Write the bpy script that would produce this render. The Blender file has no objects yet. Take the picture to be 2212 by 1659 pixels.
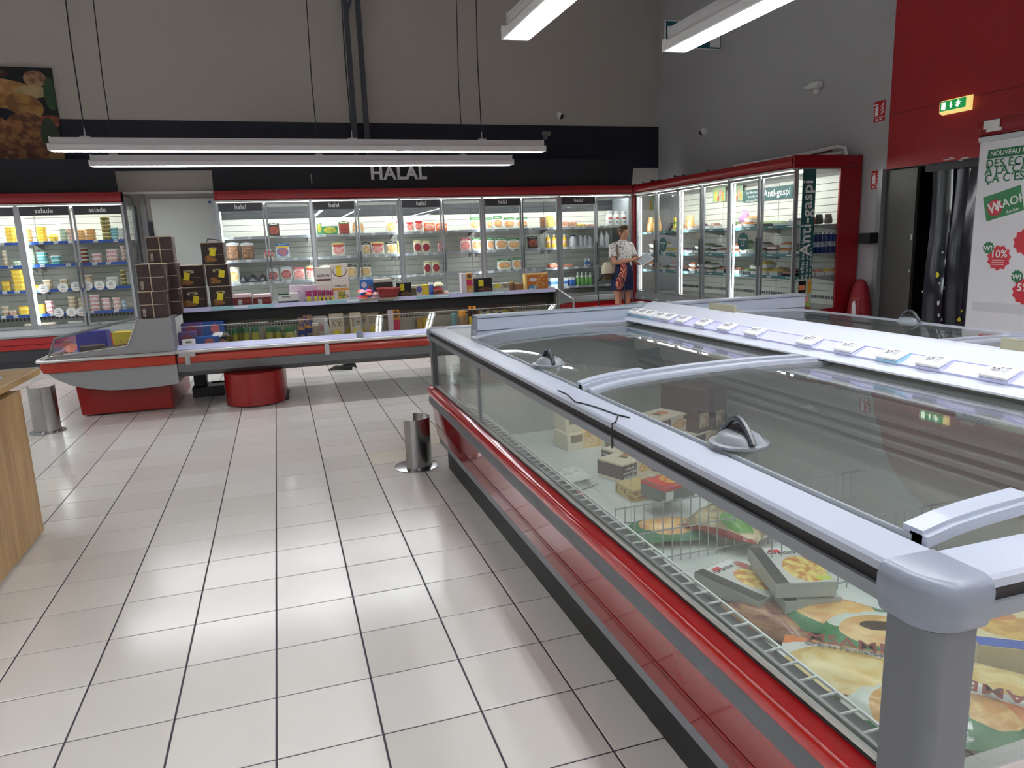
import bpy, bmesh, math, random
from mathutils import Vector, Matrix, Euler
random.seed(11)
PI = math.pi
SC = bpy.context.scene
COL = SC.collection

# ------------------------------------------------------------------ camera
FPX, YAW, PITCH, ROLL, CAMH = 1556.33, 0.3047, 0.1946, 0.0370, 1.4056
TILE, GX, GY = 0.3, -0.132, 1.9209          # tile size and the grid's offsets
_f = Vector((math.sin(YAW)*math.cos(PITCH), math.cos(YAW)*math.cos(PITCH), -math.sin(PITCH)))
_r0 = Vector((math.cos(YAW), -math.sin(YAW), 0.0)); _d0 = _f.cross(_r0)
_cr, _sr = math.cos(ROLL), math.sin(ROLL)
_r = _cr*_r0 + _sr*_d0
_d = -_sr*_r0 + _cr*_d0
CAMPOS = Vector((0, 0, CAMH))
cam_data = bpy.data.cameras.new('camera'); cam = bpy.data.objects.new('camera', cam_data); COL.objects.link(cam)
cam_data.sensor_fit = 'HORIZONTAL'; cam_data.sensor_width = 36.0; cam_data.lens = FPX*36.0/2212.0
cam_data.clip_start = 0.05; cam_data.clip_end = 100
cam.matrix_world = Matrix(((_r.x, -_d.x, -_f.x, 0), (_r.y, -_d.y, -_f.y, 0), (_r.z, -_d.z, -_f.z, CAMH), (0, 0, 0, 1)))
SC.camera = cam
# ------------------------------------------------------------------ world, exposure
w = bpy.data.worlds.new('world'); SC.world = w; w.use_nodes = True
w.node_tree.nodes['Background'].inputs[0].default_value = (0.5, 0.52, 0.55, 1)
w.node_tree.nodes['Background'].inputs[1].default_value = 0.05
SC.view_settings.view_transform = 'Standard'; SC.view_settings.look = 'None'
SC.view_settings.exposure = 1.1; SC.view_settings.gamma = 1.0; SC.view_settings.use_curve_mapping = False
SC.cycles.use_denoising = True
SC.cycles.max_bounces = 10; SC.cycles.transparent_max_bounces = 24; SC.cycles.glossy_bounces = 4
SC.cycles.diffuse_bounces = 5; SC.cycles.sample_clamp_indirect = 6.0
TUBE_W = 21.0          # emission of the fluorescent tubes
LED_W = 16.0            # emission of the cabinets' vertical light strips

# ------------------------------------------------------------------ pixel -> place (frame 2212 x 1659)
def ray(u, v): return _r*((u-1106)/FPX) + _d*((v-829.5)/FPX) + _f
def atz(u, v, z=0.0):
    d = ray(u, v); t = (z-CAMH)/d.z; return Vector((d.x*t, d.y*t, z))
def aty(u, v, Y):
    d = ray(u, v); t = Y/d.y; return Vector((d.x*t, Y, CAMH+d.z*t))
def atx(u, v, X):
    d = ray(u, v); t = X/d.x; return Vector((X, d.y*t, CAMH+d.z*t))
def pj(p):
    q = Vector(p)-CAMPOS; z = q.dot(_f)
    return (1106+FPX*q.dot(_r)/z, 829.5+FPX*q.dot(_d)/z) if z > 0.05 else None

# ------------------------------------------------------------------ mesh builder
class MB:
    def __init__(s): s.v = []; s.f = []; s.m = []
    def add(s, vs, fs, mi=0, M=None):
        b = len(s.v)
        for p in vs: s.v.append(tuple(M @ Vector(p)) if M else tuple(p))
        for f in fs: s.f.append(tuple(b+i for i in f)); s.m.append(mi)
        return s
    def box(s, x0, x1, y0, y1, z0, z1, mi=0, M=None):
        vs = [(x, y, z) for z in (z0, z1) for y in (y0, y1) for x in (x0, x1)]
        return s.add(vs, [(0, 2, 3, 1), (4, 5, 7, 6), (0, 1, 5, 4), (2, 6, 7, 3), (0, 4, 6, 2), (1, 3, 7, 5)], mi, M)
    def prism(s, poly, ax, a0, a1, mi=0, M=None):
        n = len(poly)
        def P(p, a): return {'x': (a, p[0], p[1]), 'y': (p[0], a, p[1]), 'z': (p[0], p[1], a)}[ax]
        vs = [P(p, a0) for p in poly]+[P(p, a1) for p in poly]
        fs = [tuple(range(n-1, -1, -1)), tuple(range(n, 2*n))]+[(i, (i+1) % n, n+(i+1) % n, n+i) for i in range(n)]
        return s.add(vs, fs, mi, M)
    def cyl(s, p0, p1, r, n=12, r1=None, mi=0, cap=True, M=None):
        p0 = Vector(p0); p1 = Vector(p1); r1 = r if r1 is None else r1
        a = (p1-p0).normalized(); u = a.orthogonal().normalized(); w_ = a.cross(u)
        vs = []
        for p, rr in ((p0, r), (p1, r1)):
            for i in range(n):
                t = 2*PI*i/n; vs.append(p+u*(rr*math.cos(t))+w_*(rr*math.sin(t)))
        fs = [(i, (i+1) % n, n+(i+1) % n, n+i) for i in range(n)]
        if cap: fs += [tuple(range(n-1, -1, -1)), tuple(range(n, 2*n))]
        return s.add(vs, fs, mi, M)
    def tube(s, pts, r, n=8, mi=0, M=None, flat=1.0):
        pts = [Vector(p) for p in pts]; rs = r if isinstance(r, (list, tuple)) else [r]*len(pts)
        u = None; vs = []; fs = []
        for k, p in enumerate(pts):
            a = (pts[min(k+1, len(pts)-1)]-pts[max(k-1, 0)]).normalized()
            u = (a.orthogonal() if u is None else u-a*u.dot(a)).normalized(); w_ = a.cross(u)
            for i in range(n):
                t = 2*PI*i/n; vs.append(p+u*(rs[k]*math.cos(t))+w_*(rs[k]*flat*math.sin(t)))
        for k in range(len(pts)-1):
            for i in range(n):
                fs.append((k*n+i, k*n+(i+1) % n, (k+1)*n+(i+1) % n, (k+1)*n+i))
        fs += [tuple(range(n-1, -1, -1)), tuple(range((len(pts)-1)*n, len(pts)*n))]
        return s.add(vs, fs, mi, M)
    def lathe(s, prof, n=16, c=(0, 0, 0), mi=0, M=None, sx=1, sy=1, mis=None):
        vs = []; k = len(prof); b = len(s.v)
        for r, z in prof:
            for i in range(n):
                t = 2*PI*i/n; vs.append((c[0]+sx*r*math.cos(t), c[1]+sy*r*math.sin(t), c[2]+z))
        s.add(vs, [], mi, M)
        for j in range(k-1):
            for i in range(n):
                s.f.append((b+j*n+i, b+j*n+(i+1) % n, b+(j+1)*n+(i+1) % n, b+(j+1)*n+i)); s.m.append(mis[j] if mis else mi)
        s.f.append(tuple(b+i for i in range(n-1, -1, -1))); s.m.append(mis[0] if mis else mi)
        s.f.append(tuple(b+(k-1)*n+i for i in range(n))); s.m.append(mis[-1] if mis else mi)
        return s
    def loft(s, rings, mi=0, cap=True, M=None, closed=True):
        n = len(rings[0]); vs = [p for r in rings for p in r]; fs = []
        for k in range(len(rings)-1):
            for i in range(n if closed else n-1):
                fs.append((k*n+i, k*n+(i+1) % n, (k+1)*n+(i+1) % n, (k+1)*n+i))
        if cap and closed: fs += [tuple(range(n-1, -1, -1)), tuple(range((len(rings)-1)*n, len(rings)*n))]
        return s.add(vs, fs, mi, M)
    def ball(s, c, r, nu=12, nv=8, mi=0, M=None):
        rx, ry, rz = r if isinstance(r, (tuple, list)) else (r, r, r)
        rings = []
        for j in range(1, nv):
            a = -PI/2+PI*j/nv
            rings.append([(c[0]+rx*math.cos(a)*math.cos(2*PI*i/nu), c[1]+ry*math.cos(a)*math.sin(2*PI*i/nu), c[2]+rz*math.sin(a)) for i in range(nu)])
        return s.loft(rings, mi, True, M)
    def mesh(s, name, mats, smooth=False, bev=0.0, seg=1):
        bm = bmesh.new(); vv = [bm.verts.new(p) for p in s.v]
        for f, mi in zip(s.f, s.m):
            try: q = bm.faces.new([vv[i] for i in f]); q.material_index = mi
            except ValueError: pass
        bmesh.ops.recalc_face_normals(bm, faces=bm.faces)
        if bev:
            es = [e for e in bm.edges if len(e.link_faces) == 2 and e.calc_face_angle(0) > 0.6]
            bmesh.ops.bevel(bm, geom=es, offset=bev, segments=seg, affect='EDGES', profile=0.6, clamp_overlap=True)
        me = bpy.data.meshes.new(name); bm.to_mesh(me); bm.free()
        for m in (mats if isinstance(mats, (list, tuple)) else [mats]): me.materials.append(m)
        if smooth or bev:
            for p in me.polygons: p.use_smooth = True
            me.set_sharp_from_angle(angle=math.radians(42))
        return me
    def build(s, name, mats, parent=None, smooth=False, bev=0.0, seg=1, loc=None, rot=None):
        return obj(name, s.mesh(name, mats, smooth, bev, seg), parent, loc, rot)

def obj(name, me, parent=None, loc=None, rot=None):
    o = bpy.data.objects.new(name, me); COL.objects.link(o)
    if parent is not None: o.parent = parent
    if loc is not None: o.location = loc
    if rot is not None: o.rotation_euler = rot
    return o
def tag(o, label=None, cat=None, group=None, kind=None):
    if label: o['label'] = label
    if cat: o['category'] = cat
    if group: o['group'] = group
    if kind: o['kind'] = kind
    return o
def thing(name, label, cat, loc=(0, 0, 0), rz=0.0, group=None, kind=None):
    o = obj(name, None, None, loc, (0, 0, rz)); o.empty_display_size = 0.1
    return tag(o, label, cat, group, kind)
def kids(o): return [c for c in COL.objects if c.parent == o]
def dup(o, loc=None, rot=None, parent=None, label=None):
    c = o.copy(); COL.objects.link(c); c.parent = parent
    if loc is not None: c.location = loc
    if rot is not None: c.rotation_euler = rot
    if label: c['label'] = label
    for ch in o.children: dup(ch, parent=c)
    return c

# ------------------------------------------------------------------ materials
def lin(c):
    return tuple(((x/255.0)/12.92 if x/255.0 <= 0.04045 else ((x/255.0+0.055)/1.055)**2.4) for x in c)
MATS = {}
def newmat(name):
    m = bpy.data.materials.new(name); m.use_nodes = True; nt = m.node_tree; nt.nodes.clear()
    out = nt.nodes.new('ShaderNodeOutputMaterial'); return m, nt, out
def mat(name, rgb, rough=0.5, metal=0.0, spec=0.5, noise=None, bump=None, emit=None, coat=0.0, coords='Object'):
    if name in MATS: return MATS[name]
    m, nt, out = newmat(name); L = nt.links
    b = nt.nodes.new('ShaderNodeBsdfPrincipled'); L.new(b.outputs[0], out.inputs[0])
    c = lin(rgb)
    b.inputs['Base Color'].default_value = (*c, 1); b.inputs['Roughness'].default_value = rough
    b.inputs['Metallic'].default_value = metal; b.inputs['Specular IOR Level'].default_value = spec
    if coat: b.inputs['Coat Weight'].default_value = coat; b.inputs['Coat Roughness'].default_value = 0.05
    if emit:
        b.inputs['Emission Color'].default_value = (*lin(emit[0]), 1); b.inputs['Emission Strength'].default_value = emit[1]
    if noise or bump:
        tc = nt.nodes.new('ShaderNodeTexCoord')
        n = nt.nodes.new('ShaderNodeTexNoise'); L.new(tc.outputs[coords], n.inputs['Vector'])
        n.inputs['Scale'].default_value = (noise or bump)[0]; n.inputs['Detail'].default_value = 4
        if noise:
            a = noise[1]
            mr = nt.nodes.new('ShaderNodeMapRange'); L.new(n.outputs['Fac'], mr.inputs[0])
            mr.inputs[1].default_value = 0.3; mr.inputs[2].default_value = 0.7; mr.inputs[3].default_value = 1-a; mr.inputs[4].default_value = 1+a
            hs = nt.nodes.new('ShaderNodeHueSaturation'); hs.inputs['Color'].default_value = (*c, 1)
            L.new(mr.outputs[0], hs.inputs['Value']); L.new(hs.outputs[0], b.inputs['Base Color'])
        if bump:
            n2 = nt.nodes.new('ShaderNodeTexNoise'); L.new(tc.outputs[coords], n2.inputs['Vector']); n2.inputs['Scale'].default_value = bump[0]; n2.inputs['Detail'].default_value = 3
            bp = nt.nodes.new('ShaderNodeBump'); bp.inputs['Strength'].default_value = bump[1]; bp.inputs['Distance'].default_value = bump[2] if len(bump) > 2 else 0.01
            L.new(n2.outputs['Fac'], bp.inputs['Height']); L.new(bp.outputs[0], b.inputs['Normal'])
    MATS[name] = m; return m
def emis(name, rgb, strength):
    if name in MATS: return MATS[name]
    m, nt, out = newmat(name); e = nt.nodes.new('ShaderNodeEmission')
    e.inputs[0].default_value = (*lin(rgb), 1); e.inputs[1].default_value = strength
    nt.links.new(e.outputs[0], out.inputs[0]); MATS[name] = m; return m
def pane(name, tint=(240, 246, 243), refl=1.0, rough=0.0, haze=0.0):
    if name in MATS: return MATS[name]
    m, nt, out = newmat(name); L = nt.links
    t = nt.nodes.new('ShaderNodeBsdfTransparent'); t.inputs[0].default_value = (*lin(tint), 1)
    g = nt.nodes.new('ShaderNodeBsdfGlossy'); g.inputs['Roughness'].default_value = rough
    ge = nt.nodes.new('ShaderNodeNewGeometry'); dt = nt.nodes.new('ShaderNodeVectorMath'); dt.operation = 'DOT_PRODUCT'
    L.new(ge.outputs['Normal'], dt.inputs[0]); L.new(ge.outputs['Incoming'], dt.inputs[1])
    def M(op, x, y=None):
        n = nt.nodes.new('ShaderNodeMath'); n.operation = op
        for i, q in enumerate((x, y)):
            if q is None: continue
            if isinstance(q, (int, float)): n.inputs[i].default_value = q
            else: L.new(q, n.inputs[i])
        return n.outputs[0]
    om = M('SUBTRACT', 1.0, M('ABSOLUTE', dt.outputs['Value']))           # Schlick's curve, same from both faces
    mu = M('MULTIPLY', M('ADD', 0.04, M('MULTIPLY', 0.96, M('POWER', om, 5.0))), refl)
    mx = nt.nodes.new('ShaderNodeMixShader'); L.new(mu, mx.inputs[0]); L.new(t.outputs[0], mx.inputs[1]); L.new(g.outputs[0], mx.inputs[2])
    last = mx
    if haze:
        df = nt.nodes.new('ShaderNodeBsdfDiffuse'); df.inputs[0].default_value = (0.75, 0.78, 0.76, 1)
        m2 = nt.nodes.new('ShaderNodeMixShader'); m2.inputs[0].default_value = haze; L.new(mx.outputs[0], m2.inputs[1]); L.new(df.outputs[0], m2.inputs[2]); last = m2
    L.new(last.outputs[0], out.inputs[0]); MATS[name] = m; return m
def printed(name, base, layers=(), ax='xz', rough=0.45, spec=0.4, flip=False, bump=0.0):
    """flat print: layers of rectangles and ellipses in the object's own 0..1 box"""
    if name in MATS: return MATS[name]
    m, nt, out = newmat(name); L = nt.links; N = nt.nodes.new
    b = N('ShaderNodeBsdfPrincipled'); b.inputs['Roughness'].default_value = rough; b.inputs['Specular IOR Level'].default_value = spec
    L.new(b.outputs[0], out.inputs[0])
    tc = N('ShaderNodeTexCoord'); sp = N('ShaderNodeSeparateXYZ'); L.new(tc.outputs['Generated'], sp.inputs[0])
    U, V = sp.outputs['XYZ'.index(ax[0].upper())], sp.outputs['XYZ'.index(ax[1].upper())]
    def M(op, a, b_=None, c_=None):
        n = N('ShaderNodeMath'); n.operation = op
        for i, x in enumerate((a, b_, c_)):
            if x is None: continue
            if isinstance(x, (int, float)): n.inputs[i].default_value = x
            else: L.new(x, n.inputs[i])
        return n.outputs[0]
    cur = None
    def mixc(fac, c2):
        nonlocal cur
        n = N('ShaderNodeMix'); n.data_type = 'RGBA'; L.new(fac, n.inputs[0])
        if cur is None: n.inputs[6].default_value = (*lin(base), 1)
        else: L.new(cur, n.inputs[6])
        if isinstance(c2, tuple): n.inputs[7].default_value = (*lin(c2), 1)
        else: L.new(c2, n.inputs[7])
        cur = n.outputs[2]
    for ly in layers:
        k = ly[0]
        if k == 'r':
            _, u0, u1, v0, v1, c = ly[:6]
            f = M('MULTIPLY', M('COMPARE', U, (u0+u1)/2, (u1-u0)/2), M('COMPARE', V, (v0+v1)/2, (v1-v0)/2))
        else:
            _, cx, cy, rx, ry, c = ly[:6]
            a1 = M('MULTIPLY', M('SUBTRACT', U, cx), 1/rx); a2 = M('MULTIPLY', M('SUBTRACT', V, cy), 1/ry)
            f = M('LESS_THAN', M('ADD', M('MULTIPLY', a1, a1), M('MULTIPLY', a2, a2)), 1.0)
        if len(ly) > 6:
            c2, scale = ly[6], ly[7]
            no = N('ShaderNodeTexNoise'); L.new(tc.outputs['Generated'], no.inputs['Vector']); no.inputs['Scale'].default_value = scale; no.inputs['Detail'].default_value = 3
            cr = N('ShaderNodeValToRGB'); L.new(no.outputs['Fac'], cr.inputs[0])
            cr.color_ramp.elements[0].position = 0.42; cr.color_ramp.elements[0].color = (*lin(c), 1)
            cr.color_ramp.elements[1].position = 0.58; cr.color_ramp.elements[1].color = (*lin(c2), 1)
            c = cr.outputs[0]
        mixc(f, c)
    if cur is None: b.inputs['Base Color'].default_value = (*lin(base), 1)
    else: L.new(cur, b.inputs['Base Color'])
    if bump:
        no = N('ShaderNodeTexNoise'); L.new(tc.outputs['Object'], no.inputs['Vector']); no.inputs['Scale'].default_value = 40
        bp = N('ShaderNodeBump'); bp.inputs['Strength'].default_value = bump; bp.inputs['Distance'].default_value = 0.01; L.new(no.outputs['Fac'], bp.inputs['Height']); L.new(bp.outputs[0], b.inputs['Normal'])
    MATS[name] = m; return m

WHITE = mat('white paint', (226, 228, 228), 0.35)
WHITEM = mat('white enamel', (222, 226, 232), 0.28, coat=0.2)
ALU = mat('brushed aluminium', (186, 189, 193), 0.32, 0.75)
ALUL = mat('anodised grey frame', (150, 153, 156), 0.38, 0.35)
STEEL = mat('stainless steel', (165, 166, 166), 0.22, 1.0, noise=(9, 0.10))
GREY = mat('grey plastic', (150, 156, 163), 0.4)
GREYD = mat('dark grey plastic', (92, 95, 99), 0.45)
BLACK = mat('black rubber', (18, 18, 20), 0.5)
NAVY = mat('navy print', (24, 29, 45), 0.5)
RED = mat('red lacquer', (158, 16, 24), 0.18, coat=0.35)
REDM = mat('red header paint', (140, 20, 30), 0.32)
TEAL = mat('teal print', (38, 92, 90), 0.45)
YEL = mat('yellow price sticker', (238, 222, 40), 0.5)
LILAC = mat('lilac plastic rail', (196, 198, 232), 0.3)
PRICE = printed('price label print', (236, 238, 238), [('r', .1, .42, .25, .75, (130, 132, 135), (190, 192, 194), 30), ('r', .48, .86, .2, .72, (38, 38, 42), (225, 226, 228), 22)], 'xz')
GLASS = pane('door glass', (252, 254, 253), 0.8)
GLASSF = pane('freezer front glass', (247, 251, 249), 1.0, haze=0.04)
GLASSL = pane('freezer lid glass', (243, 246, 246), 1.0, haze=0.03)
EDGE = mat('green glass edge', (120, 170, 150), 0.15)

# ------------------------------------------------------------------ text (turned into meshes at the end)
TEXTS = []
def text(body, size, material, parent, loc, rot, name='lettering', bold=0.0, ext=0.0006, align='CENTER', sx=1.0, shear=0.0, cat=None):
    cu = bpy.data.curves.new('txt', 'FONT'); cu.body = body; cu.size = size; cu.align_x = align; cu.align_y = 'CENTER'
    cu.extrude = ext; cu.offset = bold*size*0.55; cu.space_character = 1.0+bold*1.6; cu.shear = shear; cu.resolution_u = 3
    src = bpy.data.objects.new('txt', cu); COL.objects.link(src)
    o = obj(name, bpy.data.meshes.new(name), parent, loc, rot); o.scale = (sx, 1, 1)
    TEXTS.append((src, o, material)); return o
def flush_texts():
    bpy.context.view_layer.update(); dg = bpy.context.evaluated_depsgraph_get()
    for src, o, m in TEXTS:
        me = bpy.data.meshes.new_from_object(src.evaluated_get(dg)); me.materials.clear(); me.materials.append(m)
        old = o.data; o.data = me; bpy.data.meshes.remove(old)
    for src, o, m in TEXTS:
        cu = src.data; bpy.data.objects.remove(src); bpy.data.curves.remove(cu)
FRONT = (PI/2, 0, 0)             # reads from -Y
SIDE = (PI/2, 0, -PI/2)          # reads from -X

# ================================================================== the room
XW, YW, X0, Y0, ZC = 6.57, 11.8, -12.0, -8.0, 5.7
TILEM = None
def tile_material():
    m, nt, out = newmat('polished floor tile'); L = nt.links; N = nt.nodes.new
    b = N('ShaderNodeBsdfPrincipled'); L.new(b.outputs[0], out.inputs[0])
    oi = N('ShaderNodeObjectInfo'); cr = N('ShaderNodeValToRGB'); L.new(oi.outputs['Random'], cr.inputs[0])
    cr.color_ramp.elements[0].color = (*lin((212, 208, 202)), 1); cr.color_ramp.elements[1].color = (*lin((224, 221, 216)), 1)
    tc = N('ShaderNodeTexCoord'); n = N('ShaderNodeTexNoise'); L.new(tc.outputs['Object'], n.inputs['Vector']); n.inputs['Scale'].default_value = 3.0; n.inputs['Detail'].default_value = 5
    mr = N('ShaderNodeMapRange'); L.new(n.outputs['Fac'], mr.inputs[0]); mr.inputs[3].default_value = 0.95; mr.inputs[4].default_value = 1.04
    hs = N('ShaderNodeHueSaturation'); L.new(cr.outputs[0], hs.inputs['Color']); L.new(mr.outputs[0], hs.inputs['Value']); L.new(hs.outputs[0], b.inputs['Base Color'])
    b.inputs['Roughness'].default_value = 0.17; b.inputs['Specular IOR Level'].default_value = 0.5
    return m
TILEM = tile_material()
TILES = mat('worn beige floor tile', (196, 188, 172), 0.3)
GROUT = mat('dark grout', (62, 58, 70), 0.8)
fl = tag(MB().box(X0, XW+1.6, Y0, YW, -0.06, -0.003).build('floor', GROUT), 'pale polished square floor tiles with dark joints', 'floor', kind='structure')
def tile_mb(x, y):
    g, c = 0.0032, 0.0012; mb = MB(); x0, x1, y0, y1 = x+g, x+TILE-g, y+g, y+TILE-g
    vs = [(x0, y0, -0.004), (x1, y0, -0.004), (x1, y1, -0.004), (x0, y1, -0.004), (x0, y0, -c), (x1, y0, -c), (x1, y1, -c), (x0, y1, -c),
          (x0+c, y0+c, 0), (x1-c, y0+c, 0), (x1-c, y1-c, 0), (x0+c, y1-c, 0)]
    return vs, [(0, 1, 5, 4), (1, 2, 6, 5), (2, 3, 7, 6), (3, 0, 4, 7), (4, 5, 9, 8), (5, 6, 10, 9), (6, 7, 11, 10), (7, 4, 8, 11), (8, 9, 10, 11)]
vis = []; rest = []
for i in range(-40, 27):
    for j in range(-33, 33):
        x, y = GX+i*TILE, GY+j*TILE
        if x < X0 or y < Y0 or x+TILE > XW+1.5 or y+TILE > YW: continue
        a = 0
        if x < 0.95 and y > 0.9:
            ps = [pj((x+dx, y+dy, 0)) for dx, dy in ((0, 0), (TILE, 0), (TILE, TILE), (0, TILE))]
            if all(ps) and any(0 < p[0] < 2212 and 0 < p[1] < 1659 for p in ps):
                a = abs(sum(ps[k][0]*ps[(k+1) % 4][1]-ps[(k+1) % 4][0]*ps[k][1] for k in range(4)))/2
                cx = sum(p[0] for p in ps)/4; cy = sum(p[1] for p in ps)/4
                if cx < 80-(cy-1150)*0.8 and 830 < cy < 1260: a = 0
        (vis if a > 0 else rest).append((a, i, j))
vis.sort(reverse=True); rest += vis[300:]; vis = vis[:300]
v0, f0 = tile_mb(0, 0); tme = MB().add(v0, f0).mesh('floor_tile', TILEM); tms = MB().add(v0, f0).mesh('floor_tile', TILES)
for a, i, j in vis:
    obj('floor_tile', tms if (i, j) in ((2, 9), (3, 10), (3, 11)) else tme, fl, (GX+i*TILE, GY+j*TILE, 0))
mb = MB()
for a, i, j in rest:
    v, f = tile_mb(GX+i*TILE, GY+j*TILE); mb.add(v, f)
tag(mb.build('floor_tile', TILEM, fl), kind='stuff')

WALLG = mat('grey wall paint', (176, 176, 180), 0.7, noise=(0.6, 0.02))
WALLW = mat('warm grey wall paint', (178, 173, 168), 0.7, noise=(0.5, 0.02))
WALLD = mat('far wall paint', (214, 214, 212), 0.8)
NAVYW = mat('navy wall paint', (13, 19, 40), 0.6)
REDW = mat('red wall paint', (164, 32, 40), 0.45, noise=(2, 0.02))
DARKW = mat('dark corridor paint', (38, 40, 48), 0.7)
tag(MB().box(X0, XW+0.15, YW, YW+0.15, 0, ZC).build('wall_back', WALLW), 'warm grey upper wall behind the cabinets', 'wall', kind='structure')
tag(MB().box(X0, XW-0.002, YW-0.012, YW, 2.595, 3.285).build('trim_1', NAVYW), 'navy band painted along the grey back wall', 'trim', kind='structure')
DY0, DY1, DZ = 5.15, 6.69, 2.045      # doorway in the right wall
mb = MB(); mb.box(XW, XW+0.15, DY1, YW, 0, ZC).box(XW, XW+0.15, Y0, DY0, 0, ZC).box(XW, XW+0.15, DY0, DY1, DZ, ZC)
tag(mb.build('wall_right', WALLG), 'light grey wall behind the tall corner cabinet', 'wall', kind='structure')
mb = MB(); mb.box(XW-0.012, XW, DY0, 6.655, DZ, ZC).box(XW-0.012, XW, Y0, DY0, 0, ZC)
tag(mb.build('trim_2', REDW), 'red painted wall surface above the dark doorway', 'trim', kind='structure')
tag(MB().box(XW-0.016, XW-0.012, 1.0, 6.655, 2.62, 2.627).build('trim_3', mat('darker red joint', (130, 26, 32), 0.5)), 'thin joint line across the red wall', 'trim', kind='structure')
tag(MB().box(X0-0.15, X0, Y0, YW, 0, ZC).build('wall_left', WALLD), 'plain grey side wall', 'wall', kind='structure')
tag(MB().box(X0, XW, Y0-0.15, Y0, 0, ZC).build('wall_front', WALLD), 'plain grey wall behind the viewer', 'wall', kind='structure')
tag(MB().box(X0, XW+0.15, Y0, YW+0.15, ZC, ZC+0.1).build('ceiling', mat('white ceiling', (222, 222, 222), 0.9)), 'high white ceiling of the hall', 'ceiling', kind='structure')
# corridor seen through the doorway
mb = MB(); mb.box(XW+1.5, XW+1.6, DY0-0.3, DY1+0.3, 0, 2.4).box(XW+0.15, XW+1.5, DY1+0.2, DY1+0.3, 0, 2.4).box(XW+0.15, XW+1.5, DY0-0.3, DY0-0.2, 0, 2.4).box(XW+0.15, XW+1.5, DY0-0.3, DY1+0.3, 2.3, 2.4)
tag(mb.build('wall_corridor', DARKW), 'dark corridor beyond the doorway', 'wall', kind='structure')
# door frame and sliding leaf
mb = MB(); mb.box(XW-0.03, XW+0.16, DY1-0.005, DY1+0.06, 0, DZ+0.01)
tag(mb.build('trim_4', ALUL), 'grey metal jamb beside the dark doorway', 'trim', kind='structure')
lf = thing('sliding_door', 'dark grey metal sliding door leaf in the doorway', 'door', (XW+0.03, 6.27, 0))
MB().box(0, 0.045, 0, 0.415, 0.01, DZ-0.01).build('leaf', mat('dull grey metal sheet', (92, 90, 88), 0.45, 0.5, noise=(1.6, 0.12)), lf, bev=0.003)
MB().box(-0.012, 0.0, 0.0, 0.022, 1.27, 1.33).box(-0.012, 0.0, 0.0, 0.02, 0.92, 0.95).build('latch', ALU, lf)
# plastic strip curtain
STRIP = mat('smoky plastic strip', (40, 43, 56), 0.12, spec=0.6)
sc_ = thing('strip_curtain', 'smoky dark plastic strip curtain hanging in the doorway', 'curtain', (XW+0.08, 5.6, 0))
MB().box(-0.02, 0.03, -0.44, 0.6, 1.97, 2.04).build('hanging_rail', mat('rail metal', (70, 70, 74), 0.4, 0.6), sc_)
for k in range(5):
    y = 0.52-k*0.215; mb = MB(); ring = []
    for q in range(9):
        z = 1.98-q*(1.96/8); o_ = 0.018*math.sin(q*0.9+k)+(0.016 if k % 2 else 0)
        ring.append([(o_+0.02*math.sin(PI*t/6), y-t*0.245/6, z) for t in range(7)]+[(o_+0.004+0.02*math.sin(PI*t/6), y-t*0.245/6, z) for t in range(6, -1, -1)])
    mb.loft(ring).build('plastic_strip', STRIP, sc_, smooth=True)
SCUF = mat('torn sticker white', (205, 206, 200), 0.6)
for (u, v, s, c) in ((2026, 594, .06, YEL), (2037, 545, .03, SCUF), (2030, 612, .03, SCUF), (2039, 622, .035, SCUF), (1994, 630, .025, SCUF), (2028, 655, .05, SCUF), (2030, 680, .05, SCUF), (2034, 690, .04, SCUF), (2033, 705, .045, SCUF), (2073, 690, .05, YEL), (2078, 672, .03, YEL)):
    p = atx(u, v, XW+0.08); n = 9; pts = []
    for k in range(n):
        a = 2*PI*k/n; r = s*random.uniform(0.35, 0.65); pts.append((p.y-5.6+r*math.cos(a)*0.7, p.z+r*math.sin(a)))
    MB().prism(pts, 'x', -0.006, -0.003).build('torn_sticker', c, sc_)
# chipped paint along the lintel
CHIP = mat('chipped white plaster', (225, 222, 220), 0.8)
for (u, v, l, h) in ((2050, 344, .16, .012), (2085, 341, .10, .014), (2055, 340, .06, .01), (2075, 346, .05, .012)):
    p = atx(u, v, XW-0.012)
    tag(MB().prism([(p.y-l/2, p.z), (p.y-l/4, p.z+h*.5), (p.y+l/5, p.z+h*.4), (p.y+l/2, p.z+h*.1), (p.y+l/3, p.z-h*.4), (p.y-l/3, p.z-h*.5)], 'x', XW-0.014, XW-0.011).build('trim_chip', CHIP), 'chipped white patch at the edge of the red lintel', 'trim', kind='structure')

# ------------------------------------------------------------------ white door and panels on the back wall
WD = mat('off white door panel', (205, 208, 206), 0.45)
d1 = tag(MB().box(-1.66, -0.80, YW-0.05, YW-0.001, 0.02, 2.2).build('door_1', WD, bev=0.006), 'white cold room door between the two wall cabinets', 'door', kind='structure')
MB().box(-1.72, -1.665, YW-0.09, YW-0.04, 1.62, 1.88).build('hinge', NAVY, d1)
MB().cyl((-0.86, YW-0.055, 2.14), (-0.86, YW-0.05, 2.14), 0.02).build('blue_button', mat('blue sticker', (50, 70, 170), .5), d1)
tag(MB().box(-2.0, -0.72, YW-0.06, YW-0.001, 2.27, 2.30).build('trim_5', WHITE), 'white ledge over the cold room door', 'trim', kind='structure')
tag(MB().box(-1.80, -1.725, YW-0.05, YW-0.001, 0.0, 2.27).build('trim_6', mat('grey upright', (140, 142, 145), .5)), 'grey upright beside the cold room door', 'trim', kind='structure')

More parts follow.
